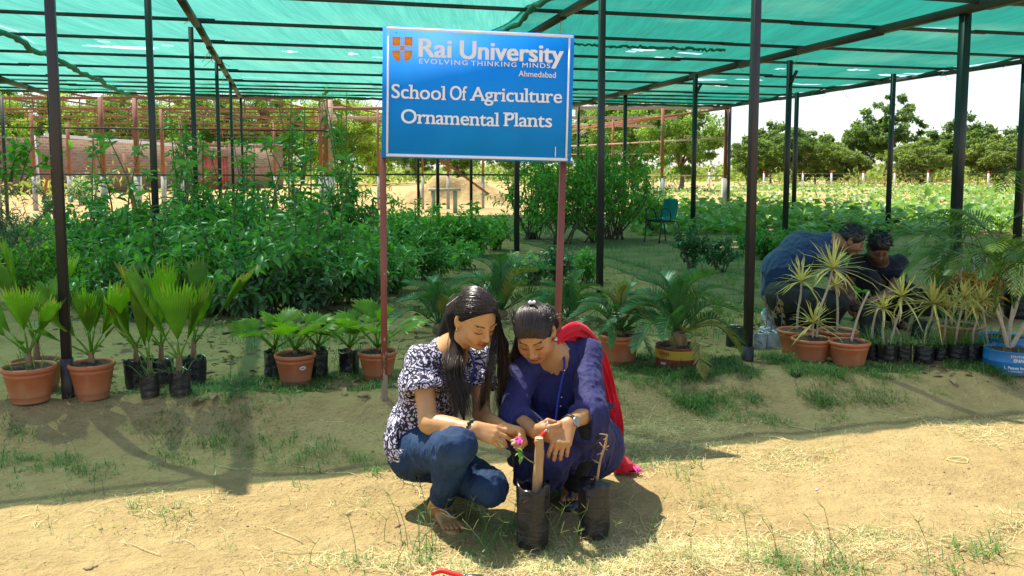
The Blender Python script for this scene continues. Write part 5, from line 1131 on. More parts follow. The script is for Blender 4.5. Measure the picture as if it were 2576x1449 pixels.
M['skin'] = colattr('skin', .42, .42, .10); M['skin_dark'] = colattr('dark_skin', .45, .35, .08)
# ------------------------------------------------------------------ the two women
def denim():
    m, t, N, L, b = newmat('blue_denim'); v = coords(N); n = noise(N, L, v, 7, 5); w = noise(N, L, mapping(N, L, v, (1, 1, 1)), 420, 2)
    c = ramp(N, L, n.outputs['Fac'], [(.30, (.005, .016, .047)), (.55, (.010, .034, .086)), (.75, (.026, .072, .155))]).outputs[0]; c = mixc(N, L, .25, c, ramp(N, L, w.outputs['Fac'], [(.35, (.003, .010, .03)), (.65, (.035, .075, .15))]).outputs[0])
    L.new(c, b.inputs['Base Color']); b.inputs['Roughness'].default_value = .8; b.inputs['Specular IOR Level'].default_value = .25; bump(N, L, b, w.outputs['Fac'], .15, .001); return m
def paisley():
    """white scroll print on black: rings and feathered scrolls that swirl with the cloth"""
    m, t, N, L, b = newmat('paisley_print'); v = coords(N); n = noise(N, L, v, 11, 2, .5); sub = N.new('ShaderNodeVectorMath'); sub.operation = 'SCALE'; sub.inputs['Scale'].default_value = .085; L.new(n.outputs['Color'], sub.inputs[0])
    add = N.new('ShaderNodeVectorMath'); L.new(v, add.inputs[0]); L.new(sub.outputs[0], add.inputs[1])
    vo = N.new('ShaderNodeTexVoronoi'); vo.inputs['Scale'].default_value = 15; L.new(add.outputs[0], vo.inputs['Vector'])
    rings = math_(N, L, 'SINE', math_(N, L, 'MULTIPLY', vo.outputs['Distance'], 34.0))
    ve = N.new('ShaderNodeTexVoronoi'); ve.feature = 'DISTANCE_TO_EDGE'; ve.inputs['Scale'].default_value = 40; L.new(add.outputs[0], ve.inputs['Vector'])
    vd = N.new('ShaderNodeTexVoronoi'); vd.inputs['Scale'].default_value = 75; L.new(v, vd.inputs['Vector'])
    a = math_(N, L, 'GREATER_THAN', rings, .10); dots = math_(N, L, 'LESS_THAN', vd.outputs['Distance'], .28); edge = math_(N, L, 'LESS_THAN', ve.outputs['Distance'], .085)
    zone = math_(N, L, 'GREATER_THAN', noise(N, L, v, 17, 1).outputs['Fac'], .52)
    core = math_(N, L, 'LESS_THAN', vo.outputs['Distance'], .20)
    p1 = mixc(N, L, zone, mixc(N, L, edge, (1, 1, 1), (0, 0, 0)), mixc(N, L, dots, (0, 0, 0), (1, 1, 1))); pat = mixc(N, L, a, p1, mixc(N, L, edge, (1, 1, 1), (0, 0, 0))); pat = mixc(N, L, a, mixc(N, L, dots, (0, 0, 0), (1, 1, 1)), pat); pat = mixc(N, L, core, pat, mixc(N, L, edge, (0, 0, 0), (1, 1, 1)))
    L.new(mixc(N, L, pat, (.010, .008, .020), (.62, .58, .74)), b.inputs['Base Color']); b.inputs['Roughness'].default_value = .65; return m
M['denim'] = denim(); M['paisley'] = paisley()
def cloth(name, c1, c2, sc=9, rough=.75, weave=300, sheen=.06, bm=.2):
    m, t, N, L, b = newmat(name); v = coords(N); n = noise(N, L, v, sc, 5); w = noise(N, L, mapping(N, L, v, (1, 1, .25)), weave, 3)
    c = ramp(N, L, n.outputs['Fac'], [(.3, c1), (.7, c2)]).outputs[0]; c = mixc(N, L, .18, c, ramp(N, L, w.outputs['Fac'], [(.35, tuple(x * .4 for x in c1)), (.65, tuple(min(1, x * 1.8) for x in c2))]).outputs[0])
    L.new(c, b.inputs['Base Color']); b.inputs['Roughness'].default_value = rough; b.inputs['Specular IOR Level'].default_value = .25; b.inputs['Sheen Weight'].default_value = sheen; bump(N, L, b, w.outputs['Fac'], bm, .001); return m
M['kurta'] = cloth('indigo_cotton', (.012, .012, .060), (.025, .025, .108)); M['red_cloth'] = cloth('red_gauze', (.46, .006, .016), (.58, .010, .034), 14); M['black_cloth'] = cloth('black_leggings', (.006, .006, .008), (.012, .012, .014))
M['lanyard'] = simple('blue_ribbon', (.006, .012, .16), (.010, .018, .22), 20, .5); M['gold'] = simple('gold', (.75, .58, .28), None, 10, .25, metal=1.0); M['dark_leather'] = simple('dark_leather', (.012, .013, .018), (.025, .025, .03), 30, .5); M['tan_leather'] = simple('tan_leather', (.34, .19, .07), (.42, .25, .10), 20, .55); M['glass'] = simple('watch_face', (.16, .18, .14), (.24, .25, .2), 60, .15, metal=.4)
M['beads'] = simple('black_beads', (.012, .010, .012), (.03, .025, .025), 60, .3); M['pink'] = simple('pink_petal', (.85, .03, .32), (.9, .06, .42), 30, .4); M['nail_white'] = simple('nail_polish', (.62, .55, .55), None, 10, .3)
def slerp_path(u, w, k):
    a = u / np.linalg.norm(u); b = w / np.linalg.norm(w); th = math.acos(np.clip(np.dot(a, b), -1, 1)); t = np.linspace(0, 1, k)[:, None]
    return (np.sin((1 - t) * th) * a + np.sin(t * th) * b) / (math.sin(th) + 1e-9)
# ---------------- woman in the paisley top
def woman_one():
    rng = np.random.default_rng(77); base = gnd(1110, 1290, LOW); o = thing('person', 'woman with long dark hair squatting in a black and white paisley top and blue jeans', 'person', tuple(base))
    pel, wai, che, nb = at(1062, 1130, 3.47), at(1064, 1060, 3.46), at(1096, 968, 3.43), at(1132, 884, 3.40)
    rh, lh, rs, ls = at(1046, 1138, 3.40), at(1098, 1142, 3.52), at(1058, 908, 3.33), at(1205, 908, 3.50); re, rw, le, lw = at(1078, 1064, 3.20), at(1188, 1079, 3.10), at(1212, 1046, 3.36), at(1262, 1074, 3.16)
    rk, ra, lk, la = at(1152, 1120, 3.05), at(1107, 1262, 3.26), at(1232, 1226, 3.13), at(1152, 1218, 3.58)
    fc = np.array([.70, -.71, 0]); lat = (ls - rs) / np.linalg.norm(ls - rs); H = frame((.50, -.70, -.50), (.16, -.36, .92)); C = at(1197, 803, 3.33)
    lo = np.array([-.62, 2.88, -.16]); hi = np.array([.18, 3.78, .86])
    v = Vol(lo, hi, .0026); w = head(v, C, H, .98)
    v.cap(w(0, -.012, -.045), nb + [0, 0, .0], .047, .054, .03); v.cap(rs + [0, 0, .01], ls + [0, 0, .01], .045, .045, .05); v.cap(che - lat * .06, che + lat * .06, .085, .085, .06); v.cap(wai - lat * .03, wai + lat * .03, .088, .088, .06); v.cap(rh, lh, .10, .10, .06)
    v.chain([nb, che], [.06, .08], .05)
    v.chain([rs, re, rw], [.043, .036, .0245], .02); v.cap(re + (rw - re) * .15, re + (rw - re) * .55, .036, .030, .02); v.chain([ls, le, lw], [.042, .034, .0235], .02)
    v.chain([rh, rk, ra], [.076, .050, .036], .03); v.chain([lh, lk, la], [.076, .050, .036], .03)
    foot(v, at(1090, 1283, 3.33) * [1, 1, 0] + [0, 0, LOW + .004], at(1147, 1330, 3.15) * [1, 1, 0] + [0, 0, LOW + .002], (0, 0, 1), (.84, .54, 0)); v.cap(ra, at(1094, 1285, 3.31), .034, .03, .02)
    foot(v, at(1146, 1208, 3.66), at(1160, 1256, 3.46) * [1, 1, 0] + [0, 0, LOW + .004], (.3, -.6, .75), (-.9, -.2, 0)); v.cap(la, at(1147, 1212, 3.63), .034, .03, .02)
    v.cap(rw - (rw - re) * .05, rw + (rw - re) * .04, .0245, .022, .012)
    tp = hand(v, rw + (rw - re) * .03, (1, -.10, -.26), (-.12, -.80, .60), -1, [(14, 22, 16), (20, 26, 18), (26, 28, 20), (30, 30, 20)], thumb=[(.036, .022, -.018), (.074, .016, -.030), (.100, .004, -.034)], s=.97)
    tp += hand(v, lw + (lw - le) * .03, (.93, -.30, -.12), (.25, .62, .74), -1, [(52, 62, 30), (58, 66, 34), (62, 66, 34), (60, 64, 34)], thumb=[(.036, .024, -.014), (.066, .022, -.022), (.088, .008, -.030)], s=.94)
    V, Q = v.mesh(); col = skin_col(V, C, H, .98, (.50, .265, .105), (.40, .115, .075), (.030, .017, .012), tp)
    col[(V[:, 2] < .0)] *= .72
    link('body', mesh('body', V, Q, M['skin'], col=col), o, True)
    # jeans
    v = Vol(lo, hi, .0042); v.cap(rh, lh, .112, .112, .06); v.cap(wai - lat * .02, wai + lat * .02, .095, .095, .06); v.chain([rh, rk], [.088, .062], .04); v.chain([rk, ra + (rk - ra) * .06], [.060, .044], .03); v.cap(rk + (ra - rk) * .25 - fc * .022, rk + (ra - rk) * .55 - fc * .016, .052, .046, .03)
    v.chain([lh, lk], [.090, .063], .04); v.chain([lk, la + (lk - la) * .08], [.061, .045], .03); v.cut(ra + (rk - ra) * .05, ra - rk, c=ra, r=.09); v.cut(la + (lk - la) * .05, la - lk, c=la, r=.09)
    V, Q = v.mesh(); V = fold_disp(V, Q, .0065, 15, 3, (1, 1, .8)); V = fold_disp(V, Q, .0030, 46, 31, (1, 1, .55)); link('jeans', mesh('jeans', V, Q, M['denim']), o, True)
    # printed top with ruffled short sleeves
    v = Vol(lo, hi, .0042); v.cap(che - lat * .062, che + lat * .062, .100, .100, .06); v.cap(wai - lat * .035, wai + lat * .035, .108, .108, .07); v.cap(rh + [0, 0, .03], lh + [0, 0, .03], .122, .122, .06); v.cap(rs + [0, 0, .006], ls + [0, 0, .006], .054, .054, .05); v.chain([nb - fc * .02, che], [.060, .09], .05)
    for x in (-1, 1): v.ell(che + lat * x * .062 + fc * .072 + [0, 0, .0], (.058, .058, .056), None, .04)
    v.chain([rs, rs + (re - rs) * .48], [.054, .068], .03); v.cap(rs + (re - rs) * .30 - fc * .03, rs + (re - rs) * .42 - fc * .035, .05, .058, .02); v.chain([ls, ls + (le - ls) * .46], [.052, .060], .03)
    v.ell(nb + fc * .055 + [0, 0, .035], (.052, .052, .085), None, .012, 'sub'); v.cap(nb + fc * .02 + [0, 0, .03], nb + [0, 0, .15], .058, .06, .012, 'sub'); v.cap(nb + fc * .09 + [0, 0, -.02], nb + fc * .12 + [0, 0, -.085], .028, .012, .01, 'sub')
    v.cut(rs + (re - rs) * .46, re - rs, c=re, r=.13); v.cut(ls + (le - ls) * .44, le - ls, c=le, r=.12); v.cut(pel + [0, 0, -.055], np.array([-.15, .1, -1]) + fc * .25, .01)
    V, Q = v.mesh(); V = fold_disp(V, Q, .008, 13, 5, (1, 1, .5)); V = fold_disp(V, Q, .003, 36, 35, (1, 1, .5)); link('top', mesh('top', V, Q, M['paisley']), o, True)
    # sleeve ruffles: wavy edge bands
    for a, b, t, r, nm in ((rs, re, .455, .074, 'ruffle'), (ls, le, .435, .064, 'ruffle')):
        ax = (b - a) / np.linalg.norm(b - a); x = np.cross(ax, [0, 1, 0.]); x /= np.linalg.norm(x); y = np.cross(ax, x); c = a + (b - a) * t; n = 64; mb = MB(); Vv = []
        for k, (dz, rr) in enumerate(((-.05, .86), (-.015, .98), (.012, 1.06), (.013, 1.03), (-.012, .95))):
            for j in range(n): th = 2 * math.pi * j / n; q = r * rr * (1 + (.06 * math.sin(9 * th) + .03 * math.sin(5 * th + 1)) * (k in (1, 2, 3))); Vv.append(c + ax * (dz + .006 * math.sin(7 * th)) + (x * math.cos(th) + y * math.sin(th)) * q)
        mb.add(Vv, [(k*n+j, k*n+(j+1) % n, (k+1)*n+(j+1) % n, (k+1)*n+j) for k in range(4) for j in range(n)]); mb.build(nm, M['paisley'], o, True, world=True)
    # hair: cap, long falls, strands
    v = Vol(lo, hi, .0042); rad = np.array([.080, .101, .0945]) * .98; hc = w(0, -.012, .032); v.ell(hc, rad, H, 0); q = w(0, .004, .0); v.cut(q, H @ np.array([0, .78, -.62]), .006)
    gr = [w(.066, -.078, -.03), at(1148, 862, 3.36), at(1142, 930, 3.27), at(1158, 1000, 3.25), at(1168, 1062, 3.24)]; gl = [w(-.072, .030, .02), at(1262, 868, 3.36), at(1266, 940, 3.38), at(1264, 1005, 3.38), at(1258, 1060, 3.38)]; gb = [w(.02, -.105, -.02), at(1118, 880, 3.48), at(1085, 930, 3.54), at(1075, 980, 3.57)]; gf = [w(-.060, .060, .03), at(1240, 880, 3.27), at(1228, 945, 3.25), at(1215, 1010, 3.26), at(1205, 1040, 3.28)]
    for g, r in ((gr, (.020, .024, .026, .018, .004)), (gl, (.016, .022, .019, .012, .003)), (gb, (.05, .050, .035, .01)), (gf, (.004, .007, .007, .004, .002))): v.chain(g, r, .03)
    V, Q = v.mesh(); hair = link('hair', mesh('hair', V, Q, M['hair_base'], attr=np.full(len(V), .25)), o, True)
    S_ = []
    def fall(g, start, wd, n, k=16, wav=.0):
        out = []
        for _ in range(n):
            off = rng.normal(0, 1, 3) * wd * [1, .8, .2]; G = [start()] + [p + off * (.55 + .25 * i) + rng.normal(0, .004, 3) for i, p in enumerate(g[1:])]; cut_ = rng.uniform(.8, 1.04); P = spline(G, k); P = P[:max(8, int(k * min(1, cut_)))]
            ph = rng.uniform(0, 6); tt = np.linspace(0, 1, len(P)); P = P + np.c_[np.sin(tt * 11 + ph), np.cos(tt * 9 + ph), 0 * tt] * (wav * tt ** 2)[:, None]; out.append(P)
        return out
    for i in range(1500):      # from the parting to one of the falls
        side = rng.random(); py = rng.uniform(-.85, .80); u = np.array([-.22 + rng.normal(0, .02), py, math.sqrt(max(.02, 1 - py * py - .05))])
        if side < .56: g = gr; tgt = np.array([.74, -.52 - .4 * rng.random(), -.25 - .3 * rng.random()]); wd = .019
        elif side < .82: g = gl; tgt = np.array([-.93, .22 + .25 * rng.random(), -.25]); wd = .015
        elif side < .9: g = gf; tgt = np.array([-.80, .55, -.08]); wd = .009
        else: g = gb; tgt = np.array([.1, -1, -.35]); wd = .02
        on = slerp_path(u, tgt, 11) * (1.015 + .03 * rng.random()); on[:, 2] += .0; P1 = hc + (on * rad) @ H.T; off = rng.normal(0, 1, 3) * wd * [1, .8, .2]
        G = [P1[-2], P1[-1]] + [p + off * (.7 + .2 * j) + rng.normal(0, .004, 3) for j, p in enumerate(g[1:])]; P2 = spline(G, 22)[5:]; P2 = P2[:int(len(P2) * rng.uniform(.75, 1))]; tt = np.linspace(0, 1, len(P2)); ph = rng.uniform(0, 6); P2 = P2 + np.c_[np.sin(tt * 10 + ph), np.cos(tt * 8 + ph), 0 * tt] * (.008 * tt ** 2)[:, None]
        S_.append(np.vstack([P1, P2]))
    for i in range(60):       # flyaways
        u = rng.normal(0, 1, 3); u[2] = abs(u[2]); u /= np.linalg.norm(u); p = hc + (u * rad * 1.03) @ H.T
        if ((p - C) @ H)[1] > .06: continue
        S_.append(spline([p, p + rng.normal(0, .012, 3), p + rng.normal(0, .022, 3) - [0, 0, .012]], 6))
    strands('strands', S_, M['hair'], hair, .0022, 1)
    # earring, bracelet, lanyard, anklet sandal
    e = w(.076, -.008, -.038); MB().tube([e + [0, 0, .004], e - [0, 0, .012]], .0028, 8).build('earring', M['gold'], o, True, world=True)
    ax = (rw - re) / np.linalg.norm(rw - re); c = rw - ax * .002; x = np.cross(ax, [0, 0, 1.]); x /= np.linalg.norm(x); y = np.cross(ax, x); mb = MB()
    for k in range(13):
        th = 2 * math.pi * k / 13; big = k in (9, 10, 11); p = c + (x * math.cos(th) + y * math.sin(th)) * .0295 + ax * .002 * math.sin(3 * th); r = .0085 if big else .0055
        mb.lathe([(.0005, -r), (r * .7, -r * .7), (r, 0), (r * .7, r * .7), (.0005, r)], 8, p)
    mb.build('bracelet', M['beads'], o, True, world=True)
    P = spline([nb + fc * .055 + lat * .035 + [0, 0, .03], nb + fc * .115 + lat * .025 + [0, 0, -.05], che + fc * .15 + lat * .02 + [0, 0, -.03], wai + fc * .13 + lat * .03 + [0, 0, .04]], 14); mb = MB(); V = []
    for p in P: V += [p - lat * .006, p + lat * .006, p + lat * .006 + fc * .002, p - lat * .006 + fc * .002]
    mb.add(V, [(4*i+j, 4*i+(j+1) % 4, 4*i+4+(j+1) % 4, 4*i+4+j) for i in range(13) for j in range(4)]).build('lanyard', M['lanyard'], o, world=True)
    mb = MB(); A_ = at(1080, 1280, 3.30); mb.tube(spline([at(1088, 1283, 3.275), at(1108, 1281, 3.21), at(1128, 1290, 3.185), at(1146, 1304, 3.175)], 12), .0035, 6); mb.tube(spline([at(1129, 1292, 3.18), at(1130, 1281, 3.22), at(1130, 1270, 3.25)], 8), .003, 6); mb.tube([at(1127, 1290, 3.175), at(1139, 1303, 3.165)], .0055, 8)
    sandal = mb.build('sandal_chain', M['steel'], o, True, world=True)
    mb = MB(); h0 = at(1090, 1283, 3.33); f0 = at(1147, 1330, 3.15) - h0; f0[2] = 0; L = np.linalg.norm(f0); f0 /= L; s0 = np.array([-f0[1], f0[0], 0]); n = 30
    out = [(-.012 + (L + .02) * (.5 - .5 * math.cos(t)), (.026 + .016 * (.5 - .5 * math.cos(t))) * math.sin(t)) for t in np.linspace(0, 2 * math.pi, n + 1)[:-1]]; V = [np.array([h0[0], h0[1], LOW - .012]) + f0 * a + s0 * b for a, b in out]; V += [p + [0, 0, .016] for p in V]
    mb.add(V, [tuple(range(n))[::-1], tuple(range(n, 2*n))] + [(i, (i+1) % n, (i+1) % n+n, i+n) for i in range(n)]).build('sandal_sole', M['tan_leather'], o, True, world=True)
    V = []; mb = MB(); n = 9
    for k in range(n):
        t = -1.2 + 2.4 * k / (n - 1); p = np.array([h0[0], h0[1], LOW]) - f0 * (.012 * math.cos(t) + .004) + s0 * .034 * math.sin(t) + f0 * .028 * (1 - math.cos(t)); V += [p + [0, 0, .012], p + [0, 0, .075 - .02 * abs(t)], p + [0, 0, .075 - .02 * abs(t)] - f0 * .004, p + [0, 0, .012] - f0 * .004]
    mb.add(V, [(4*i+j, 4*i+(j+1) % 4, 4*i+4+(j+1) % 4, 4*i+4+j) for i in range(n-1) for j in range(4)]).build('heel_strap', M['tan_leather'], o, True, world=True)
woman_one()
# ---------------- woman in the indigo tunic
def woman_two():
    rng = np.random.default_rng(78); base = gnd(1440, 1290, LOW); o = thing('person', 'woman in an indigo tunic with a red scarf, squatting and holding pruning shears', 'person', tuple(base))
    pel, che, nb = at(1442, 1118, 3.64), at(1412, 985, 3.53), at(1392, 893, 3.47); rh, lh, rs, ls = at(1398, 1125, 3.62), at(1488, 1122, 3.64), at(1318, 922, 3.45), at(1475, 893, 3.50)
    re, rw, le, lw = at(1292, 1048, 3.30), at(1346, 1086, 3.14), at(1487, 1036, 3.27), at(1432, 1064, 3.12); rk, ra, lk, la = at(1322, 1092, 3.24), at(1332, 1250, 3.46), at(1478, 1072, 3.27), at(1440, 1222, 3.48)
    H = frame((-.16, -.76, -.62), (-.20, -.58, .78)); C = at(1345, 838, 3.34); lat = (ls - rs) / np.linalg.norm(ls - rs); fc = np.array([-.12, -.98, -.1]); fc /= np.linalg.norm(fc)
    lo = np.array([-.10, 2.88, -.16]); hi = np.array([.56, 3.86, .84]); v = Vol(lo, hi, .0026); w = head(v, C, H, .98, .6)
    v.cap(w(0, -.016, -.045), nb, .047, .056, .03); v.cap(rs, ls, .045, .045, .05); v.cap(che - lat * .06, che + lat * .06, .09, .09, .06); v.cap(rh, lh, .10, .10, .06); v.chain([nb, che, pel], [.06, .09, .09], .05)
    v.chain([rs, re, rw], [.043, .037, .0255], .02); v.chain([ls, le, lw], [.043, .038, .026], .02); v.chain([rh, rk, ra], [.08, .055, .036], .03); v.chain([lh, lk, la], [.08, .055, .036], .03)
    zf = LOW + .022; foot(v, at(1452, 1262, 3.60) * [1, 1, 0] + [0, 0, zf], at(1434, 1296, 3.385) * [1, 1, 0] + [0, 0, zf], (0, 0, 1), (-1, 0, 0)); v.cap(la, at(1450, 1258, 3.57), .035, .03, .02)
    foot(v, at(1345, 1275, 3.60) * [1, 1, 0] + [0, 0, zf], at(1322, 1310, 3.39) * [1, 1, 0] + [0, 0, zf], (0, 0, 1), (1, 0, 0)); v.cap(ra, at(1343, 1262, 3.56), .035, .03, .02)
    tp = hand(v, lw + (lw - le) * .04, (-.30, -.52, -.62), (-.05, -.82, .56), 1, [(30, 34, 22), (34, 36, 22), (36, 38, 24), (40, 40, 24)], spread=(.10, .02, -.05, -.14), thumb=[(.036, .030, -.012), (.068, .036, -.030), (.09, .024, -.044)], s=1.0)
    hand(v, rw + (rw - re) * .03, (.62, -.66, .10), (-.55, -.62, -.10), -1, [(50, 70, 40), (54, 72, 42), (58, 72, 42), (60, 70, 40)], thumb=[(.032, .030, -.012), (.056, .044, -.022), (.074, .036, -.040)], s=.95)
    V, Q = v.mesh(); col = skin_col(V, C, H, .98, (.44, .220, .088), (.37, .105, .075), (.022, .013, .010), tp, ncol=(.03, .015, .02))
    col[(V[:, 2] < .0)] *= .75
    link('body', mesh('body', V, Q, M['skin'], col=col), o, True)
    # leggings
    v = Vol(lo, hi, .0045); v.cap(rh, lh, .112, .112, .06); v.chain([rh, rk, ra + (rk - ra) * .08], [.09, .066, .045], .04); v.chain([lh, lk, la + (lk - la) * .05], [.09, .066, .046], .04); v.cut(la + (lk - la) * .03, la - lk, c=la, r=.09); v.cut(ra + (rk - ra) * .05, ra - rk, c=ra, r=.09)
    V, Q = v.mesh(); V = fold_disp(V, Q, .004, 22, 4); link('leggings', mesh('leggings', V, Q, M['black_cloth']), o, True)
    # tunic: bodice, three quarter sleeves, skirt falling between the knees
    v = Vol(lo, hi, .0042); v.cap(che - lat * .066, che + lat * .066, .106, .106, .06); v.cap(rs, ls, .056, .058, .05); v.chain([nb + fc * -.02, che, pel], [.062, .11, .13], .06); v.cap(rh, lh, .135, .135, .06)
    for x in (-1, 1): v.ell(che + lat * x * .066 + fc * .068 + [0, 0, .01], (.062, .062, .060), None, .04)
    cr_, cl_ = re + (rw - re) * .42, le + (lw - le) * .36
    v.chain([rs, re, cr_], [.057, .050, .042], .025); v.chain([ls, le, cl_], [.062, .054, .046], .025)
    v.chain([rh, rk], [.115, .078], .05); v.chain([lh, lk], [.115, .080], .05)
    for t in np.linspace(0, 1, 9):     # cloth curtain in front of the shins
        top = rk * (1 - t) + lk * t + [0, -.035 * (1 - abs(2 * t - 1)) + .01, -.02 - .10 * math.sin(math.pi * t)]
        hx = np.interp(t, [0, .35, .62, .78, 1], [1302, 1352, 1402, 1448, 1512]); hy = np.interp(t, [0, .35, .62, .78, 1], [1212, 1238, 1222, 1172, 1172]); b = at(hx, hy, 3.30 + .05 * math.sin(t * 9) + .05 * t); v.cap(top, b, .034, .016, .022)
    for (x0, y0, Y0), (x1, y1, Y1) in (((1470, 1010, 3.52), (1538, 1022, 3.58)), ((1490, 1060, 3.42), (1532, 1075, 3.50)), ((1490, 1100, 3.34), (1524, 1110, 3.42)), ((1480, 1135, 3.30), (1508, 1150, 3.38))): v.cap(at(x0, y0, Y0), at(x1, y1, Y1), .040, .012, .03)
    for (x0, y0, Y0), (x1, y1, Y1) in (((1330, 1090, 3.3), (1282, 1120, 3.42)), ((1330, 1140, 3.32), (1292, 1160, 3.42))): v.cap(at(x0, y0, Y0), at(x1, y1, Y1), .05, .02, .03)
    v.cap(nb + [0, 0, .01], w(0, -.012, -.05) + [0, 0, .05], .056, .06, .01, 'sub'); v.ell(nb + fc * .065 + [0, 0, .01], (.062, .050, .060), None, .012, 'sub')
    v.cut(cr_, rw - re, c=rw, r=.085); v.cut(cl_, lw - le, c=lw, r=.085)
    V, Q = v.mesh(); V = fold_disp(V, Q, .0085, 12, 8, (1, 1, .6)); V = fold_disp(V, Q, .0034, 38, 33, (1, 1, .5)); arm = np.exp(-np.minimum(np.linalg.norm(V - le, axis=1), np.linalg.norm(V - (ls + le) / 2, axis=1)) / .07)
    N_ = normals(V, Q); V = V + N_ * (.0045 * arm * vnoise(V * 9, 4) * 1.6 * np.sin(V[:, 2] * 150 + 60 * V[:, 0] + 9 * vnoise(V * 14, 2)))[:, None]; link('tunic', mesh('tunic', V, Q, M['kurta']), o, True)
    # buttons
    mb = MB()
    for y_, Yb in ((932, 3.375), (1000, 3.345), (1022, 3.33)): mb.lathe([(.0, -.002), (.006, 0), (.0, .004)], 10, at(1420 - (y_ - 930) * .1, y_, Yb))
    mb.build('button', M['gold'], o, True, world=True)
    # scarf: pleated band over the shoulder, down the back to the ground
    path = [(1376, 898, 3.40), (1388, 870, 3.42), (1412, 846, 3.45), (1448, 836, 3.50), (1488, 868, 3.60), (1516, 930, 3.68), (1536, 1000, 3.70), (1548, 1070, 3.70), (1553, 1140, 3.75), (1562, 1184, 3.84), (1598, 1197, 3.84)]
    Cc = spline([at(*p) for p in path], 70); T = np.gradient(Cc, axis=0); T /= np.linalg.norm(T, axis=1)[:, None]; n = 25; V = []; V2 = []
    for i, (c, t) in enumerate(zip(Cc, T)):
        u = i / 69; wd = np.interp(u, [0, .15, .35, .6, .85, 1], [.020, .034, .046, .036, .040, .055]); sd = np.array([.75, .60, .25]) if u > .3 else np.array([.5, -.2, .75]); sd = sd - t * np.dot(sd, t); sd /= np.linalg.norm(sd); nn = np.cross(t, sd)
        if nn[1] > 0: nn = -nn
        for j in range(n):
            s_ = j / (n - 1) * 2 - 1; z = .010 * math.sin(s_ * 9 + 2.2 * math.sin(u * 5)) + .005 * math.sin(s_ * 19 + u * 13); p = c + sd * wd * s_ + nn * (z + .012 * (1 - s_ * s_)); V.append(p); V2.append(p - nn * .004)
    m_ = len(V); Fq = [(i*n+j, i*n+j+1, (i+1)*n+j+1, (i+1)*n+j) for i in range(69) for j in range(n-1)]; Fb = [tuple(x + m_ for x in f[::-1]) for f in Fq]
    rim = [i*n for i in range(70)] + [69*n+j for j in range(1, n)] + [i*n+n-1 for i in range(68, -1, -1)] + [j for j in range(n-2, 0, -1)]; Fe = [(rim[i], rim[(i+1) % len(rim)], rim[(i+1) % len(rim)]+m_, rim[i]+m_) for i in range(len(rim))]
    V = np.array(V + V2); V[:, 2] = np.maximum(V[:, 2], LOW + .012); scarf = MB().add(V, Fq + Fb + Fe).build('scarf', M['red_cloth'], o, True, world=True)
    v = Vol(lo, hi + [.10, .16, 0], .006); v.chain([at(*p) for p in ((1552, 1150, 3.78), (1566, 1180, 3.84), (1588, 1190, 3.84), (1600, 1197, 3.83))], [.03, .042, .026, .01], .03); v.cut((0, 0, LOW + .004), (0, 0, -1)); V, Q = v.mesh(); V = fold_disp(V, Q, .010, 24, 6); link('scarf_end', mesh('scarf_end', V, Q, M['red_cloth']), scarf, True)
    mb = MB(); 
    for k in range(26): p = at(1592 + rng.uniform(-8, 12), 1196, 3.83 + rng.uniform(-.04, .03)); p[2] = LOW + .025; mb.tube([p, p + [rng.uniform(.01, .03), rng.uniform(-.02, .01), -.02]], .0018, 4)
    mb.build('tassels', M['pink'], scarf, world=True)
    # hair drawn back into a clip
    v = Vol(lo, hi, .0042); rad = np.array([.0775, .0985, .0925]) * .98; hc = w(0, -.012, .032); v.ell(hc, rad, H, 0); v.cut(w(0, .030, .0), H @ np.array([0, .80, -.60]), .006); v.chain([w(.0, -.10, .01), w(-.02, -.12, -.03), w(-.05, -.11, -.07)], [.035, .04, .025], .03); v.chain([w(.060, .0, -.01), at(1296, 900, 3.44), at(1284, 960, 3.46)], [.022, .022, .010], .02)
    V, Q = v.mesh(); hair = link('hair', mesh('hair', V, Q, M['hair_base'], attr=np.full(len(V), .3)), o, True); S_ = []
    for i in range(1300):
        sx = rng.uniform(-.97, .97); c_ = math.sqrt(1 - sx * sx); fi = np.linspace(-1.2, 1.6, 60); g_ = .80 * (rad[1] * c_ * np.cos(fi) - .012 - .030) - .60 * (rad[2] * c_ * np.sin(fi) + .032); k_i = int(np.argmax(g_ < rng.uniform(-.010, .004))); u = np.array([sx, c_ * math.cos(fi[k_i]), c_ * math.sin(fi[k_i])]); tgt = np.array([rng.normal(0, .12), -.92, .18 + rng.normal(0, .12)]); on = slerp_path(u, tgt, 16) * (1.012 + .03 * rng.random()); S_.append(hc + (on * rad) @ H.T)
    for i in range(110):
        th = rng.choice([-1.5, 1.5]) + rng.normal(0, .5); u = np.array([math.sin(th), math.cos(th) * .5, .25 + .3 * rng.random()]); u /= np.linalg.norm(u); p = hc + (u * rad * 1.02) @ H.T; d = H @ np.array([np.sign(th) * .3, -.6, rng.normal(0, .5)]); S_.append(spline([p, p + d * .03 + rng.normal(0, .008, 3), p + d * .06 + rng.normal(0, .018, 3) - [0, 0, .01]], 8))
    for i in range(120):
        G = [w(.068, .005, .03), w(.072, -.005, -.03)] + [q + rng.normal(0, .010, 3) for q in (at(1294, 905, 3.43), at(1284, 965, 3.45), at(1278, 1010 + rng.uniform(-30, 20), 3.44))]; S_.append(spline(G, 16))
    strands('strands', S_, M['hair2'], hair, .0021, 2)
    mb = MB(); c = w(-.01, -.045, .128)
    for a, l in ((-.5, .016), (.5, .018), (2.6, .015)): d = H @ np.array([math.cos(a), .3, .35 + .3 * math.sin(a)]); mb.tube([c, c + d * l * .6 + [0, 0, .004], c + d * l], np.array([.004, .007, .002]), 6)
    mb.build('hair_clip', M['white'], hair, True, world=True)
    e = w(-.078, .0, -.040); mb = MB().lathe([(.0005, -.011), (.008, -.008), (.011, 0), (.008, .008), (.0005, .011)], 12, e); mb.build('earring', M['steel'], o, True, world=True)
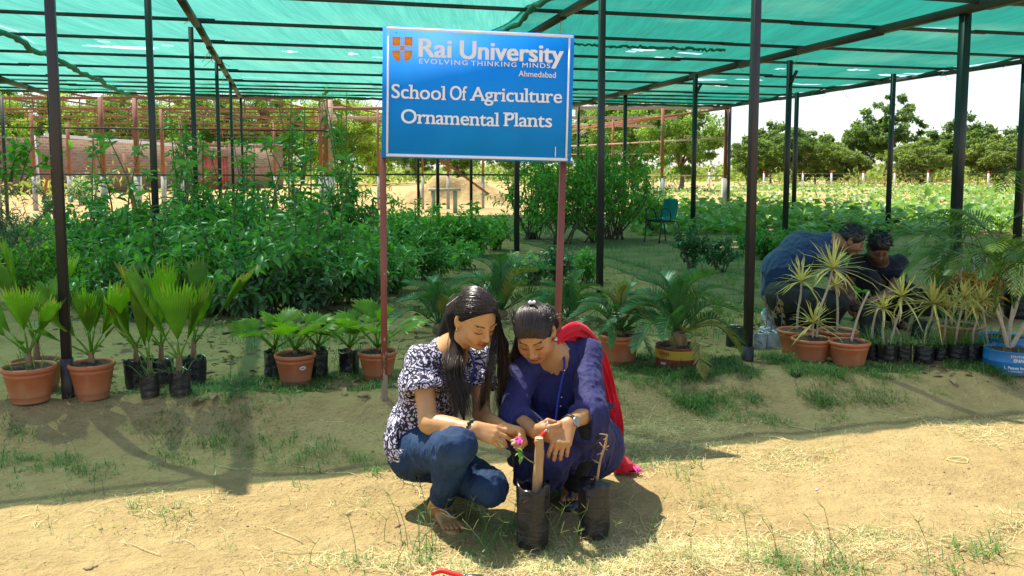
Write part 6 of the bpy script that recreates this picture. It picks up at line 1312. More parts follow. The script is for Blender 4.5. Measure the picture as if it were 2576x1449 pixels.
    # watch on the left wrist
    ax = (lw - le) / np.linalg.norm(lw - le); c = lw - ax * .004; x = np.cross(ax, [0, 0, 1.]); x /= np.linalg.norm(x); y = np.cross(x, ax); mb = MB(); n = 36; V = []
    for d, r in ((-.009, .0285), (-.009, .0310), (.009, .0310), (.009, .0285)):
        for j in range(n): th = 2 * math.pi * j / n; V.append(c + ax * d + (x * math.cos(th) + y * math.sin(th)) * r)
    mb.add(V, [(k*n+j, k*n+(j+1) % n, ((k+1) % 4)*n+(j+1) % n, ((k+1) % 4)*n+j) for k in range(4) for j in range(n)]); watch = mb.build('watch', M['dark_leather'], o, True, world=True)
    nd = np.array([.45, -.80, .25]); nd -= ax * np.dot(nd, ax); nd /= np.linalg.norm(nd); tq = np.cross(ax, nd); F3 = np.stack([ax, tq, nd], 1)
    for nm, pr, mm in (('watch_case', [(.0, 0), (.0195, 0), (.0205, .004), (.0195, .009), (.0165, .0095), (.0165, .0085)], 'steel'), ('watch_dial', [(.0165, .0086), (.0, .0086)], 'glass')):
        b = MB().lathe(pr, 28); Vv = b.V[0] @ F3.T + c + nd * .026; MB().add(Vv, b.F).build(nm, M[mm], watch, True, world=True)
    # thin lanyard
    P = spline([nb + fc * .06 + lat * .045 + [0, 0, .02], at(1420, 920, 3.385), at(1405, 1000, 3.325), at(1398, 1060, 3.27)], 14); mb = MB(); V = []
    for p in P: V += [p - lat * .005, p + lat * .005, p + lat * .005 + fc * .002, p - lat * .005 + fc * .002]
    mb.add(V, [(4*i+j, 4*i+(j+1) % 4, 4*i+4+(j+1) % 4, 4*i+4+j) for i in range(13) for j in range(4)]).build('lanyard', M['lanyard'], o, world=True)
    # sandals: sole, thong straps, ring
    for (hx, hy, hY, tx, ty, tY) in ((1452, 1262, 3.60, 1432, 1296, 3.365), (1345, 1275, 3.60, 1322, 1310, 3.37)):
        h0 = at(hx, hy, hY); t0 = at(tx, ty, tY); f0 = (t0 - h0) * [1, 1, 0]; L = np.linalg.norm(f0); f0 /= L; s0 = np.array([-f0[1], f0[0], 0]); n = 32
        out_ = [(-.02 + (L + .035) * (.5 - .5 * math.cos(t)), (.034 + .012 * (.5 - .5 * math.cos(t))) * math.copysign(abs(math.sin(t)) ** .75, math.sin(t))) for t in np.linspace(0, 2 * math.pi, n + 1)[:-1]]; V = [np.array([h0[0], h0[1], LOW - .004]) + f0 * a + s0 * b for a, b in out_]; V += [p + [0, 0, .024] for p in V]
        sole = MB().add(V, [tuple(range(n))[::-1], tuple(range(n, 2*n))] + [(i, (i+1) % n, (i+1) % n+n, i+n) for i in range(n)]).build('sandal', M['dark_leather'], o, True, world=True)
        b0 = np.array([h0[0], h0[1], LOW]); mid = b0 + f0 * L * .60 + [0, 0, .070]; mb = MB(); tip = b0 + f0 * L * .84 + [0, 0, .026]
        mb.tube(spline([tip, b0 + f0 * L * .76 + [0, 0, .052], mid], 8), np.array([.006, .007, .008, .009, .010, .011, .012, .012]), 6)
        for s_ in (-1, 1): mb.tube(spline([mid, b0 + f0 * L * .45 + s0 * s_ * .030 + [0, 0, .068], b0 + f0 * L * .22 + s0 * s_ * .038 + [0, 0, .05]], 8), .009, 6)
        mb.build('strap', M['dark_leather'], sole, True, world=True)
        mb = MB(); q = 20; mb.tube([mid + np.array([.016 * math.cos(a), -.012, .016 * math.sin(a)]) for a in np.linspace(0, 2 * math.pi, q)], .002, 5, cap=False); mb.build('ring', M['steel'], sole, True, world=True)
    return lw, rw
woman_two()
# ------------------------------------------------------------------ cuttings in black bags in front of the women, tools
def cutting_bag(px, base, w, hpx, lab, seed):
    loc = spot(px, base); loc = (loc[0], loc[1] + .055, gzs(loc[0], loc[1] + .055) - .006); o = thing('cutting_bag', lab, 'plant bag', loc, .4 * seed, 'tall black bags of cuttings in front of the women'); Y = loc[1]; r = px_of(Y, w) / 2.1; h = px_of(Y, hpx); bag_parts(o, r, h, seed, soil_z=h * .80); return o, r, h, Y
oa, r, h, Y = cutting_bag(1340, 1392, 86, 172, 'tall black bag holding a thick pruned stem, in front of the tunic', 101); oa.rotation_euler = (0, R(1.5), 0)
M['cut_bark'] = simple('cut_stem_bark', (.34, .19, .075), (.46, .29, .13), 30, .8, .4, stretch=(1, 1, .3)); M['cut_wood'] = simple('cut_wood', (.62, .44, .24), None, 10, .7)
C_ = spline([(.010, 0, h * .74), (.012, 0, h * 1.1), (.016, 0, h * 1.5), (.012, -.01, h * 1.72)], 14); mb = MB(); mb.tube(C_, np.linspace(.020, .0155, 14) * (1 + .05 * np.sin(np.arange(14) * 1.7)), 14); mb.build('stem', M['cut_bark'], oa, True)
MB().lathe([(.0145, .0), (.0005, .001)], 14, C_[-1] + [0, 0, .0008]).build('cut_face', M['cut_wood'], oa)
tw = MB(); p0 = np.array([-.002, -.012, h * 1.33]); T_ = spline([p0, p0 + [-.03, -.006, .02], p0 + [-.060, -.006, .05], p0 + [-.075, -.004, .075]], 10); tw.tube(T_, np.linspace(.0028, .0015, 10), 5); tw.tube(spline([(.014, 0, h * .9), (.03, -.01, h * .93), (.05, -.012, h * .95)], 5), .002, 5); tw.build('twig', M['stem'], oa, True)
lp = [T_[4], T_[6], T_[7], T_[9], T_[9], T_[5]]; ld = [(-.6, -.5, -.9), (.3, -.6, -.9), (.8, -.4, -.3), (-.5, -.2, .6), (.6, -.3, .4), (-1, -.2, -.3)]
link('leaf_spray', leaves_mesh('leaf_spray', lp, ld, np.array([.034, .034, .03, .022, .026, .024]), np.array([.020, .018, .017, .011, .013, .013]), np.array([.3, .6, .5, .4, .7, .5]), M['shrub']), oa)
ob, r, h, Y = cutting_bag(1497, 1368, 84, 152, 'tall black bag with a thin thorny brown twig, right of the sandalled foot', 102)
C_ = spline([(.0, 0, h * .8), (-.012, 0, h * 1.05), (-.022, .0, h * 1.35), (-.040, 0, h * 1.62), (-.046, 0, h * 1.80)], 14); tw = MB().tube(C_, np.linspace(.0055, .004, 14), 7); rng = np.random.default_rng(3)
for i, dx, dz in ((13, .028, .004), (12, .012, -.014), (9, .018, .022), (9, -.018, .008), (9, -.014, -.008), (8, .022, -.008), (6, .026, .010), (6, .022, .004), (5, -.006, .004), (3, .026, .002), (3, .012, .010), (1, .018, -.01)): tw.tube([C_[i], C_[i] + [dx, -.006 + rng.normal(0, .004), dz]], np.array([.0028, .0014]), 5)
tw.build('twig', M['cut_bark'], ob, True)
def shears(name, lab, P, Q_, up, open_=.16):
    """bypass pruning shears from blade tip P to handle end Q_"""
    P = np.array(P, float); Q_ = np.array(Q_, float); o = thing(name, lab, 'pruning shears', tuple((P + Q_) / 2)); f = Q_ - P; L = np.linalg.norm(f); f /= L; up = np.array(up, float); up -= f * np.dot(f, up); up /= np.linalg.norm(up); s_ = np.cross(f, up); piv = P + f * L * .36
    for q in (-1, 1):
        h = MB().tube(spline([piv, piv + f * L * .22 + s_ * q * .016, piv + f * L * .45 + s_ * q * (.022 + open_ * .06), Q_ + s_ * q * .018], 10), np.array([.006, .0075, .008, .0085, .009, .009, .009, .0085, .008, .005]), 8); h.build('handle', M['red_plastic'], o, True, world=True)
    mb = MB(); a = piv + s_ * .006; b = P + s_ * .001; mb.add([piv - s_ * .010 - up * .002, a + f * .004 - up * .002, P + f * L * .16 + s_ * .008 - up * .002, b - up * .002, P + f * L * .16 - s_ * .011 - up * .002, piv - s_ * .010 + up * .002, a + f * .004 + up * .002, P + f * L * .16 + s_ * .008 + up * .002, b + up * .002, P + f * L * .16 - s_ * .011 + up * .002], [(0, 1, 2, 3, 4), (9, 8, 7, 6, 5)] + [(i, i + 5, (i + 1) % 5 + 5, (i + 1) % 5) for i in range(5)])
    mb.build('blade', M['steel'], o, world=True); bl = MB().lathe([(0, 0), (.007, 0), (.006, .005), (0, .006)], 12); F3 = np.stack([f, s_, up], 1); MB().add(bl.V[0] @ F3.T + piv + up * .004, bl.F).build('pivot', M['steel'], o, True, world=True)
shears('pruning_shears', 'red handled pruning shears held upright by the woman in the tunic', at(1379, 1058, 3.085), at(1368, 1128, 3.075), (0, -1, .2))
g = onground(1150, 1441); shears('pruning_shears', 'red handled pruning shears lying in the straw at the bottom edge', onground(1215, 1462, .02), onground(1085, 1466, .015), (0, -.4, 1))
g = at(1303, 1105, 3.03); mb = MB(); rng = np.random.default_rng(4); pk = leaves_mesh('petals', np.tile(g, (9, 1)) + rng.normal(0, .004, (9, 3)), rng.normal(0, 1, (9, 3)), np.full(9, .020), np.full(9, .014), np.full(9, .5), M['pink'])
pt = thing('flower', 'small bright pink flower pinched between the fingertips of the long haired woman', 'flower', tuple(g)); link('petals', pk, pt, True); MB().tube([g, g + [-.004, -.01, .03]], .001, 5).build('stalk', M['stem'], pt, world=True)
# ------------------------------------------------------------------ the two men among the pots
M['crumb'] = simple('soil_crumb', (.20, .13, .065), (.36, .25, .13), 30, .95)
M['navy_shirt'] = cloth('navy_tshirt', (.006, .030, .082), (.012, .046, .112), 6, .8, 260, .2); M['olive_pants'] = cloth('olive_trousers', (.016, .020, .016), (.026, .031, .025), 8); M['black_shirt'] = cloth('black_polo', (.004, .005, .011), (.008, .009, .018), 8, .85, 260, .1); M['black_pants'] = cloth('black_trousers', (.004, .004, .006), (.008, .008, .010), 8)
def short_hair(o, C, H, s, w, lo, hi, n, seed, L=.028):
    rng = np.random.default_rng(seed); v = Vol(lo, hi, .005); rad = np.array([.080, .100, .094]) * s; hc = w(0, -.010, .034); v.ell(hc, rad, H, 0); v.cut(w(0, .048, .0), H @ np.array([0, .86, -.50]), .006); v.cut(w(0, -.02, -.045), H @ np.array([0, .30, -.95]), .01)
    V, Q = v.mesh(); hair = link('hair', mesh('hair', V, Q, M['hair3'], attr=np.full(len(V), .3)), o, True); S_ = []
    for i in range(n):
        u = rng.normal(0, 1, 3); u /= np.linalg.norm(u)
        if u[1] > .25 + u[2] * .9 or u[2] < -.45: continue
        p = hc + (u * rad) @ H.T; d = H @ (u * .6 + np.array([rng.normal(0, .35), .55 + rng.normal(0, .3), .25])); d /= np.linalg.norm(d); l = L * rng.uniform(.6, 1.3); S_.append(np.array([p, p + d * l * .5 + H @ u * .004, p + d * l]))
    strands('strands', S_, M['hair3'], hair, .0042, seed)
def man_one():
    o = thing('person', 'bearded man in a navy t-shirt crouching side on over the seedlings', 'person', tuple(gnd(2030, 838)))
    Y = 6.75; s = 1.0; A = lambda x, y, d=0: at(x, y, Y + d)
    nb, pel, wai, che = A(2092, 610), A(1962, 735, .05), A(1968, 680, .04), A(2020, 636, .03); rs, ls = A(2082, 645, -.19), A(2086, 640, .19); rh, lh = A(1968, 745, -.10), A(1964, 745, .16)
    rk, ra = A(2106, 762, -.22), A(2092, 812, -.10); lk, la = A(2070, 815, .10), A(1955, 806, .12); re, rw = A(2104, 718, -.26), A(2124, 746, -.12); le, lw = A(2122, 722, .10), A(2133, 764, .05)
    H = frame((.86, -.22, -.46), (.44, -.06, .88)); C = A(2140, 606, -.02); lo, hi = A(1890, 860, 0) - [0, .6, .05], A(2200, 540, 0) + [0, .6, .05]; fc = np.array([.9, -.1, -.3]); lat = np.array([0, 1., 0])
    v = Vol(lo, hi, .0042); w = head(v, C, H, 1.02, 1.1, True)
    v.cap(w(0, -.02, -.045), nb, .055, .062, .03); v.cap(rs, ls, .05, .05, .05); v.chain([nb, che, wai, pel], [.07, .11, .10, .11], .05); v.chain([rs, re, rw], [.05, .042, .029], .02); v.chain([ls, le, lw], [.05, .042, .029], .02); v.chain([rh, rk, ra], [.09, .062, .042], .03); v.chain([lh, lk, la], [.09, .06, .04], .03)
    hand(v, rw, (.72, -.1, -.40), (.2, -.75, .6), -1, [(20, 28, 20), (26, 30, 20), (30, 34, 22), (34, 36, 22)], s=1.02); hand(v, lw, (.6, -.3, -.7), (.5, -.6, .5), 1, [(34, 40, 25)] * 4, s=1.0)
    foot(v, A(2080, 828, -.06) * [1, 1, 0] + [0, 0, .006], A(2148, 822, -.16) * [1, 1, 0] + [0, 0, .006], (0, 0, 1), (0, 1, 0), 1.1); v.cap(ra, A(2090, 824, -.07), .04, .035, .02)
    V, Q = v.mesh(); col = skin_col(V, C, H, 1.02, (.27, .135, .070), (.24, .085, .065), (.014, .010, .008), stubble=(.03, .02, .016)); link('body', mesh('body', V, Q, M['skin_dark'], col=col), o, True)
    v = Vol(lo, hi, .0058); v.chain([nb - fc * .02, che, wai, pel + [0, 0, .02]], [.075, .155, .150, .145], .07); v.cap(che - lat * .10, che + lat * .10, .115, .115, .06); v.cap(wai - lat * .07, wai + lat * .07, .115, .115, .06); v.cap(rs, ls, .068, .068, .05); v.chain([rs, rs + (re - rs) * .62], [.068, .074], .03); v.chain([ls, ls + (le - ls) * .6], [.068, .072], .03)
    v.cap(nb + fc * .02, nb + fc * .10 + [0, 0, .08], .062, .07, .01, 'sub'); v.cut(rs + (re - rs) * .60, re - rs, c=re, r=.11); v.cut(pel + [-.02, 0, -.035], (.3, 0, -1), .01); V, Q = v.mesh(); V = fold_disp(V, Q, .012, 8, 3, (1, 1, 1.3)); V = fold_disp(V, Q, .004, 26, 37, (1, 1, .7)); link('tshirt', mesh('tshirt', V, Q, M['navy_shirt']), o, True)
    v = Vol(lo, hi, .0058); v.cap(rh, lh, .125, .125, .06); v.chain([rh, rk], [.115, .082], .05); v.chain([rk, ra + (rk - ra) * .2], [.080, .060], .03); v.chain([lh, lk], [.115, .08], .05); v.chain([lk, la], [.078, .06], .03); V, Q = v.mesh(); V = fold_disp(V, Q, .009, 12, 5); link('trousers', mesh('trousers', V, Q, M['olive_pants']), o, True)
    short_hair(o, C, H, 1.02, w, lo, hi, 900, 5)
    P = spline([nb + [-.03, -.06, .03], nb + [.02, -.07, -.01], nb + [.07, -.05, -.06]], 8); MB().tube(P, .008, 5).build('lanyard', M['lanyard'], o, True, world=True)
    # sneaker of the kneeling leg, toe down
    v = Vol(A(1890, 850) - [0, .4, .05], A(1990, 760) + [0, .4, 0], .005); h0, t0 = A(1928, 786, .12), A(1946, 828, .10); v.chain([h0, t0], [.036, .034], .01); v.cap(la, (h0 + t0) / 2, .05, .04, .02); V, Q = v.mesh(); shoe = link('shoe', mesh('shoe', V, Q, simple('white_blue_shoe', (.10, .16, .30), (.55, .58, .62), 14, .5)), o, True)
    v = Vol(A(1890, 850) - [0, .4, .05], A(1990, 760) + [0, .4, 0], .005); v.chain([h0 + [-.022, 0, -.012], t0 + [-.022, 0, -.012]], [.024, .022], .01); V, Q = v.mesh(); link('shoe_sole', mesh('shoe_sole', V, Q, M['white']), shoe, True)
man_one()
def man_two():
    o = thing('person', 'man in a black polo shirt squatting and cupping a clod of soil', 'person', tuple(gnd(2215, 840)))
    Y = 7.0; A = lambda x, y, d=0: at(x, y, Y + d); nb, che, pel = A(2209, 648, -.10), A(2212, 695, 0), A(2222, 765, .18); rs, ls = A(2160, 664, -.04), A(2260, 664, -.02); re, rw = A(2138, 722, -.18), A(2140, 758, -.36); le, lw = A(2248, 728, -.22), A(2176, 766, -.40)
    rh, lh = A(2196, 770, .12), A(2250, 770, .12); rk, ra = A(2184, 705, -.28), A(2176, 815, -.16); lk, la = A(2284, 740, -.20), A(2258, 820, -.08); H = frame((-.05, -.72, -.69), (0, -.69, .72)); C = A(2209, 622, -.16); lo, hi = A(2070, 870) - [0, .75, .05], A(2350, 560) + [0, .6, .05]; lat = np.array([1., 0, 0]); fc = np.array([0, -1., 0])
    v = Vol(lo, hi, .0042); w = head(v, C, H, 1.02, 1.1, True); v.cap(w(0, -.02, -.045), nb, .055, .062, .03); v.cap(rs, ls, .05, .05, .05); v.chain([nb, che, pel], [.07, .11, .11], .05); v.chain([rs, re, rw], [.05, .042, .029], .02); v.chain([ls, le, lw], [.05, .042, .029], .02); v.chain([rh, rk, ra], [.09, .062, .042], .03); v.chain([lh, lk, la], [.09, .062, .042], .03)
    hand(v, rw, (.25, -.35, -.40), (-.75, -.4, -.3), -1, [(30, 34, 20)] * 4, s=1.03); hand(v, lw, (-.80, -.35, -.10), (.1, -.35, -.9), -1, [(26, 30, 20)] * 4, s=1.03)
    for a, i, x in ((ra, 1, -.02), (la, -1, .04)): h0 = a * [1, 1, 0] + [0, .05, .008]; foot(v, h0, h0 + [x, -.24, 0], (0, 0, 1), (i, 0, 0), 1.1); v.cap(a, h0 + [0, 0, .05], .042, .036, .02)
    V, Q = v.mesh(); col = skin_col(V, C, H, 1.02, (.20, .100, .055), (.18, .07, .055), (.012, .009, .008), stubble=(.03, .02, .016)); link('body', mesh('body', V, Q, M['skin_dark'], col=col), o, True)
    v = Vol(lo, hi, .0058); v.chain([nb + [0, .03, 0], che, pel], [.08, .14, .14], .07); v.cap(che - lat * .09, che + lat * .09, .118, .118, .06); v.cap(rs, ls, .070, .070, .05); v.chain([rs, rs + (re - rs) * .70], [.070, .076], .03); v.chain([ls, ls + (le - ls) * .72], [.070, .078], .03); v.cap(nb + fc * .03, nb + fc * .08 + [0, 0, .08], .062, .07, .01, 'sub'); v.cut(rs + (re - rs) * .68, re - rs, c=re, r=.11); v.cut(ls + (le - ls) * .70, le - ls, c=le, r=.11)
    V, Q = v.mesh(); V = fold_disp(V, Q, .011, 9, 4); link('polo_shirt', mesh('polo_shirt', V, Q, M['black_shirt']), o, True)
    v = Vol(lo, hi, .0058); v.cap(rh, lh, .125, .125, .06); v.chain([rh, rk, ra + (rk - ra) * .15], [.115, .082, .062], .04); v.chain([lh, lk, la + (lk - la) * .15], [.115, .082, .062], .04); V, Q = v.mesh(); V = fold_disp(V, Q, .008, 12, 6); link('trousers', mesh('trousers', V, Q, M['black_pants']), o, True)
    short_hair(o, C, H, 1.02, w, lo, hi, 900, 6, .032)
    # clod, seedling, small black bag
    p = A(2152, 776, -.46); t = thing('soil_clod', 'brown clod of soil cupped in the hands of the man in black', 'soil', tuple(p)); b = MB().lathe([(.0005, -.03), (.030, -.02), (.040, 0), (.030, .02), (.0005, .028)], 14, p, wob=lambda a, z: .18 * math.sin(3 * a + z * 90) + .1 * math.sin(7 * a)); b.build('clod', M['soil'], t, True, world=True)
    g = A(2170, 765, -.5); t = thing('seedling', 'green seedling with broad leaves standing before the hands of the man in black', 'seedling', tuple(g)); rng = np.random.default_rng(3); n = 9; az = rng.uniform(0, 6.28, n); link('leaves', leaves_mesh('leaves', np.tile(g + [0, 0, .09], (n, 1)), np.c_[np.cos(az), np.sin(az), rng.uniform(-.4, .7, n)], rng.uniform(.08, .13, n), rng.uniform(.035, .05, n), rng.uniform(.2, .8, n), M['shrub']), t, True); MB().tube(spline([g + [.03, 0, -.10], g, g + [0, 0, .1]], 6), .004, 5).build('stem', M['stem'], t, True, world=True)
man_two()
o, r, h, Y = bag_thing('grow_bag', 'wrinkled shiny black grow bag at the knees of the man in black', 'bag', 2192, 862, 60, 95, None, 91)
# ------------------------------------------------------------------ chair, bench and odd things
def chair():
    p = np.array(pl(1668, 15.9)); p[2] -= .01; o = thing('plastic_chair', 'teal plastic shell chair on black bent tube legs', 'chair', tuple(p), R(28)); o.scale = (1.0, 1.0, 1.0); V = []; n = 15; prof = [(-.24, .455), (-.225, .44), (-.15, .425), (-.05, .415), (.06, .420), (.14, .44), (.185, .50), (.21, .58), (.235, .68), (.25, .78), (.255, .82)]
    for k, (y, z) in enumerate(prof):
        hw = np.interp(k, [0, 2, 5, 7, 10], [.19, .22, .225, .235, .20])
        for j in range(n): s_ = j / (n - 1) * 2 - 1; seat = k < 6; V.append((y, s_ * hw, z + (.03 * abs(s_) ** 3 if seat else 0)) if seat else (y - .06 * abs(s_) ** 2.5, s_ * hw, z - .03 * abs(s_) ** 4 * (k == 10)))
    V = np.array(V); V2 = V + [.006, 0, -.014]; m = len(V); K = len(prof); Fq = [(k*n+j, k*n+j+1, (k+1)*n+j+1, (k+1)*n+j) for k in range(K-1) for j in range(n-1)]; Fb = [tuple(x + m for x in f[::-1]) for f in Fq]; rim = [j for j in range(n)] + [k*n+n-1 for k in range(1, K)] + [(K-1)*n+j for j in range(n-2, -1, -1)] + [k*n for k in range(K-2, 0, -1)]; Fe = [(rim[i], rim[i]+m, rim[(i+1) % len(rim)]+m, rim[(i+1) % len(rim)]) for i in range(len(rim))]
    MB().add(np.vstack([V, V2]), Fq + Fb + Fe).build('seat_shell', M['chair'], o, True)
    for s_ in (-1, 1):
        MB().tube(spline([(-.24, .22 * s_, 0), (-.205, .225 * s_, .30), (-.20, .23 * s_, .58), (-.17, .23 * s_, .635), (-.10, .235 * s_, .645), (-.02, .235 * s_, .60), (.02, .225 * s_, .50), (.02, .20 * s_, .40)], 26), .013, 8).build('arm_leg', M['black_steel'], o, True)
        MB().tube(spline([(.26, .22 * s_, 0), (.22, .215 * s_, .30), (.16, .21 * s_, .395), (.02, .20 * s_, .40), (-.18, .19 * s_, .405)], 20), .013, 8).build('leg', M['black_steel'], o, True)
    MB().bar((-.10, -.19, .398), (-.10, .19, .398), .02).bar((.12, -.2, .398), (.12, .2, .398), .02).bar((-.10, .0, .39), (.12, 0, .39), .02).build('crossbar', M['black_steel'], o)
chair()
b = np.array(pl(1118, 27)); o = thing('stone_bench', 'pale stone bench with thick legs behind the shrubs under the sign', 'bench', tuple(b), R(8)); MB().box((-.50, -.17, .70), (.50, .17, .78)).build('seat', M['concrete'], o)
for x in (-.36, .33): MB().box((x - .06, -.13, -.1), (x + .06, .13, .695)).build('leg', M['concrete'], o)
mb = MB(); rng = np.random.default_rng(12); c = np.array(pl(1150, 36)); V = []; nn = 40
Xm, Ym = np.meshgrid(np.linspace(-3.2, 3.6, 60), np.linspace(-1.5, 2.5, 34)); Zm = 1.1 * np.exp(-(Xm / 2.2) ** 2 - (Ym / 1.1) ** 2) * (.5 + vnoise(np.c_[Xm.ravel() * 2, Ym.ravel() * 2], 3).reshape(Xm.shape)) + .12 * (vnoise(np.c_[Xm.ravel() * 7, Ym.ravel() * 7], 4).reshape(Xm.shape) - .5) - .12
V = np.stack([Xm.ravel(), Ym.ravel(), Zm.ravel()], 1); i = (np.arange(33)[:, None] * 60 + np.arange(59)[None]).ravel(); o = link('earth_mound', mesh('earth_mound', V, np.stack([i, i+1, i+61, i+60], 1), M['sand'])); o.location = tuple(c); tag(o, 'sunlit mound of earth and rubble behind the stone bench', 'mound')
# stones and clods, yellow ring, hose
RG = 'stones and clods on the sand'
for k, (px, py, s, lab) in enumerate(((2006, 690, .03, 'flat stone on the shaded plot'), (1205, 618, .06, 'pale leaf shaped stone under the sign'), (1700, 568, .07, 'round stone behind the chair'), (222, 1430, .018, 'crumbled clod at the lower left on the path'), (240, 1424, .011, 'small crumb beside the lower left clod'), (3180*.629, 1500*.629, .035, 'dark clod in the grass near the right front post'), (2055, 1232, .010, 'small dark pebble on the path at right'), (1130, 1018, .016, 'pebble on the bank slope'), (2420, 1385, .016, 'dark crumb low on the right'))):
    p = onground(px, py); rng = np.random.default_rng(k); V = []; o = MB().lathe([(.001, -.5), (.75, -.3), (1, 0), (.7, .38), (.001, .5)], 11, wob=lambda a, z, k=k: .22 * math.sin(2 * a + k) + .12 * math.sin(5 * a + z * 5 + k)).build('stone', M['crumb'] if k in (3, 4, 8) else M['soil'] if k == 5 else M['concrete'], None, False); o.scale = (s, s, s * .8); o.location = (p[0], p[1], p[2] + s * .12); tag(o, lab, 'stone', RG)
p = onground(2410, 1160); o = MB().tube([(.045 * math.cos(t) * (1 + .1 * math.sin(3 * t)), .04 * math.sin(t), .006 + .003 * math.sin(2 * t)) for t in np.linspace(0, 12.2, 60)], .0024, 5).build('rope_ring', simple('yellow_cord', (.60, .47, .17), (.70, .57, .24), 30, .7), None, True); o.location = tuple(p); tag(o, 'thin yellow ring of cord lying on the sunny path', 'cord')
o = MB().tube(spline([onground(1130, 628, .02), onground(1175, 640, .02), onground(1215, 648, .02), onground(1238, 655, .0)], 20), .02, 8).build('hose', M['beam'], None, True); tag(o, 'dark green irrigation hose end on the bare plot under the sign', 'hose')
o = MB().tube(spline([onground(560, 842, .01), onground(700, 822, .01), onground(840, 806, .01), onground(930, 812, .01)], 24), .010, 6).build('hose', M['beam'], None, True); tag(o, 'thin drip hose along the foot of the dark bushes', 'hose')
# ------------------------------------------------------------------ grass, straw and litter
def blades(name, lab, cat, P, L, w, lean, var, m, seed, flat=False):
    """bent blades: two quads and a tip each"""
    rng = np.random.default_rng(seed); n = len(P); az = rng.uniform(0, 2 * math.pi, n); d = np.c_[np.cos(az), np.sin(az), np.zeros(n)]; x = np.c_[-np.sin(az), np.cos(az), np.zeros(n)]
    if flat: u = np.c_[np.zeros(n), np.zeros(n), rng.uniform(.0, .18, n)]; p1 = P + d * (L * .5)[:, None] + u * L[:, None] + x * (L * rng.normal(0, .10, n))[:, None]; p2 = P + d * L[:, None] + u * (L * rng.uniform(-.3, 1.2, n))[:, None]; p2[:, 2] = np.maximum(p2[:, 2], P[:, 2] - .004)
    else: p1 = P + d * (lean * L * .35)[:, None]; p1[:, 2] += L * .55; p2 = P + d * (lean * L)[:, None]; p2[:, 2] += L * (1 - .5 * lean)
    W2 = (w * .5)[:, None]; up = np.array([0, 0, .6]) if flat else 0
    V = np.stack([P - x * W2, P + x * W2, p1 - x * W2 * .85, p1 + x * W2 * .85, p2], 1).reshape(-1, 3); i = np.arange(n) * 5
    me = mesh(name, V, [np.stack([i, i+1, i+3, i+2], 1), np.stack([i+2, i+3, i+4], 1)], m, True, attr=np.repeat(var, 5)); tag(link(name, me), lab, cat, kind='stuff')
def spots(lst, seed):
    """patches given in photo pixels: (px, py, rx, ry, count, strength of clumping)"""
    rng = np.random.default_rng(seed); X = []
    for px, py, rx, ry, n in lst:
        a = rng.normal(0, .5, (n, 2)); q = gnds(px + a[:, 0] * rx, py + a[:, 1] * ry); X.append(q)
    X = np.concatenate(X); return X
def gnds(px, py):
    P = np.stack([gnd(a, b, -.05) for a, b in zip(px, py)]); z = gz(P[:, 0], P[:, 1])
    for _ in range(3):
        t = (z - CAMZ) / (P[:, 2] - CAMZ); P = np.c_[P[:, 0] * t, P[:, 1] * t, z]; z = gz(P[:, 0], P[:, 1]); P[:, 2] = P[:, 2]
    P[:, 2] = z; return P
def clump(P, k, sig, seed):
    rng = np.random.default_rng(seed); Q = np.repeat(P, k, 0); Q[:, :2] += rng.normal(0, sig, (len(Q), 2)); Q[:, 2] = gz(Q[:, 0], Q[:, 1]) - .003; return Q
rng = np.random.default_rng(20)
GR = [(20, 1035, 90, 26, 60), (560, 1060, 260, 60, 150), (470, 1110, 160, 50, 60), (640, 985, 300, 20, 150), (860, 968, 200, 22, 130), (700, 955, 120, 14, 40), (1650, 935, 220, 40, 260), (1850, 925, 240, 34, 300), (1780, 980, 160, 30, 60), (2060, 960, 240, 40, 160), (2120, 1000, 140, 30, 60), (1960, 905, 90, 20, 70), (2330, 925, 300, 22, 220), (2500, 940, 160, 20, 110), (2160, 930, 120, 16, 60), (1640, 905, 90, 20, 60),
      (60, 1160, 260, 50, 200), (280, 1190, 200, 50, 70), (780, 1130, 200, 60, 70), (850, 1180, 160, 30, 50), (880, 1150, 120, 40, 60), (560, 1150, 300, 50, 50), (1250, 1340, 160, 60, 110), (1180, 1320, 120, 40, 50), (420, 1290, 80, 22, 26), (1960, 1430, 460, 24, 160), (2420, 1405, 120, 40, 40), (1120, 1420, 260, 40, 60), (1700, 1180, 120, 30, 26), (470, 975, 200, 16, 60), (390, 1000, 120, 20, 40), (1560, 1010, 60, 12, 20), (1750, 985, 60, 20, 30)]
P = spots([(x, y, rx, ry, int(k * (.95 if y < 1000 else .20))) for x, y, rx, ry, k in GR], 1); P = P[vnoise(P[:, :2] * 5.0, 61) > .40]; P = clump(P, 16, .030, 2); n = len(P); blades('grass', 'short green grass along the bank and between the pots', 'grass', P, rng.uniform(.02, .075, n) * (.7 + .6 * vnoise(P[:, :2] * 3, 62)), rng.uniform(.0022, .0046, n), rng.uniform(.5, 1.7, n), np.where(rng.random(n) < .12, .95, rng.uniform(.05, .8, n)), M['grass'], 3)
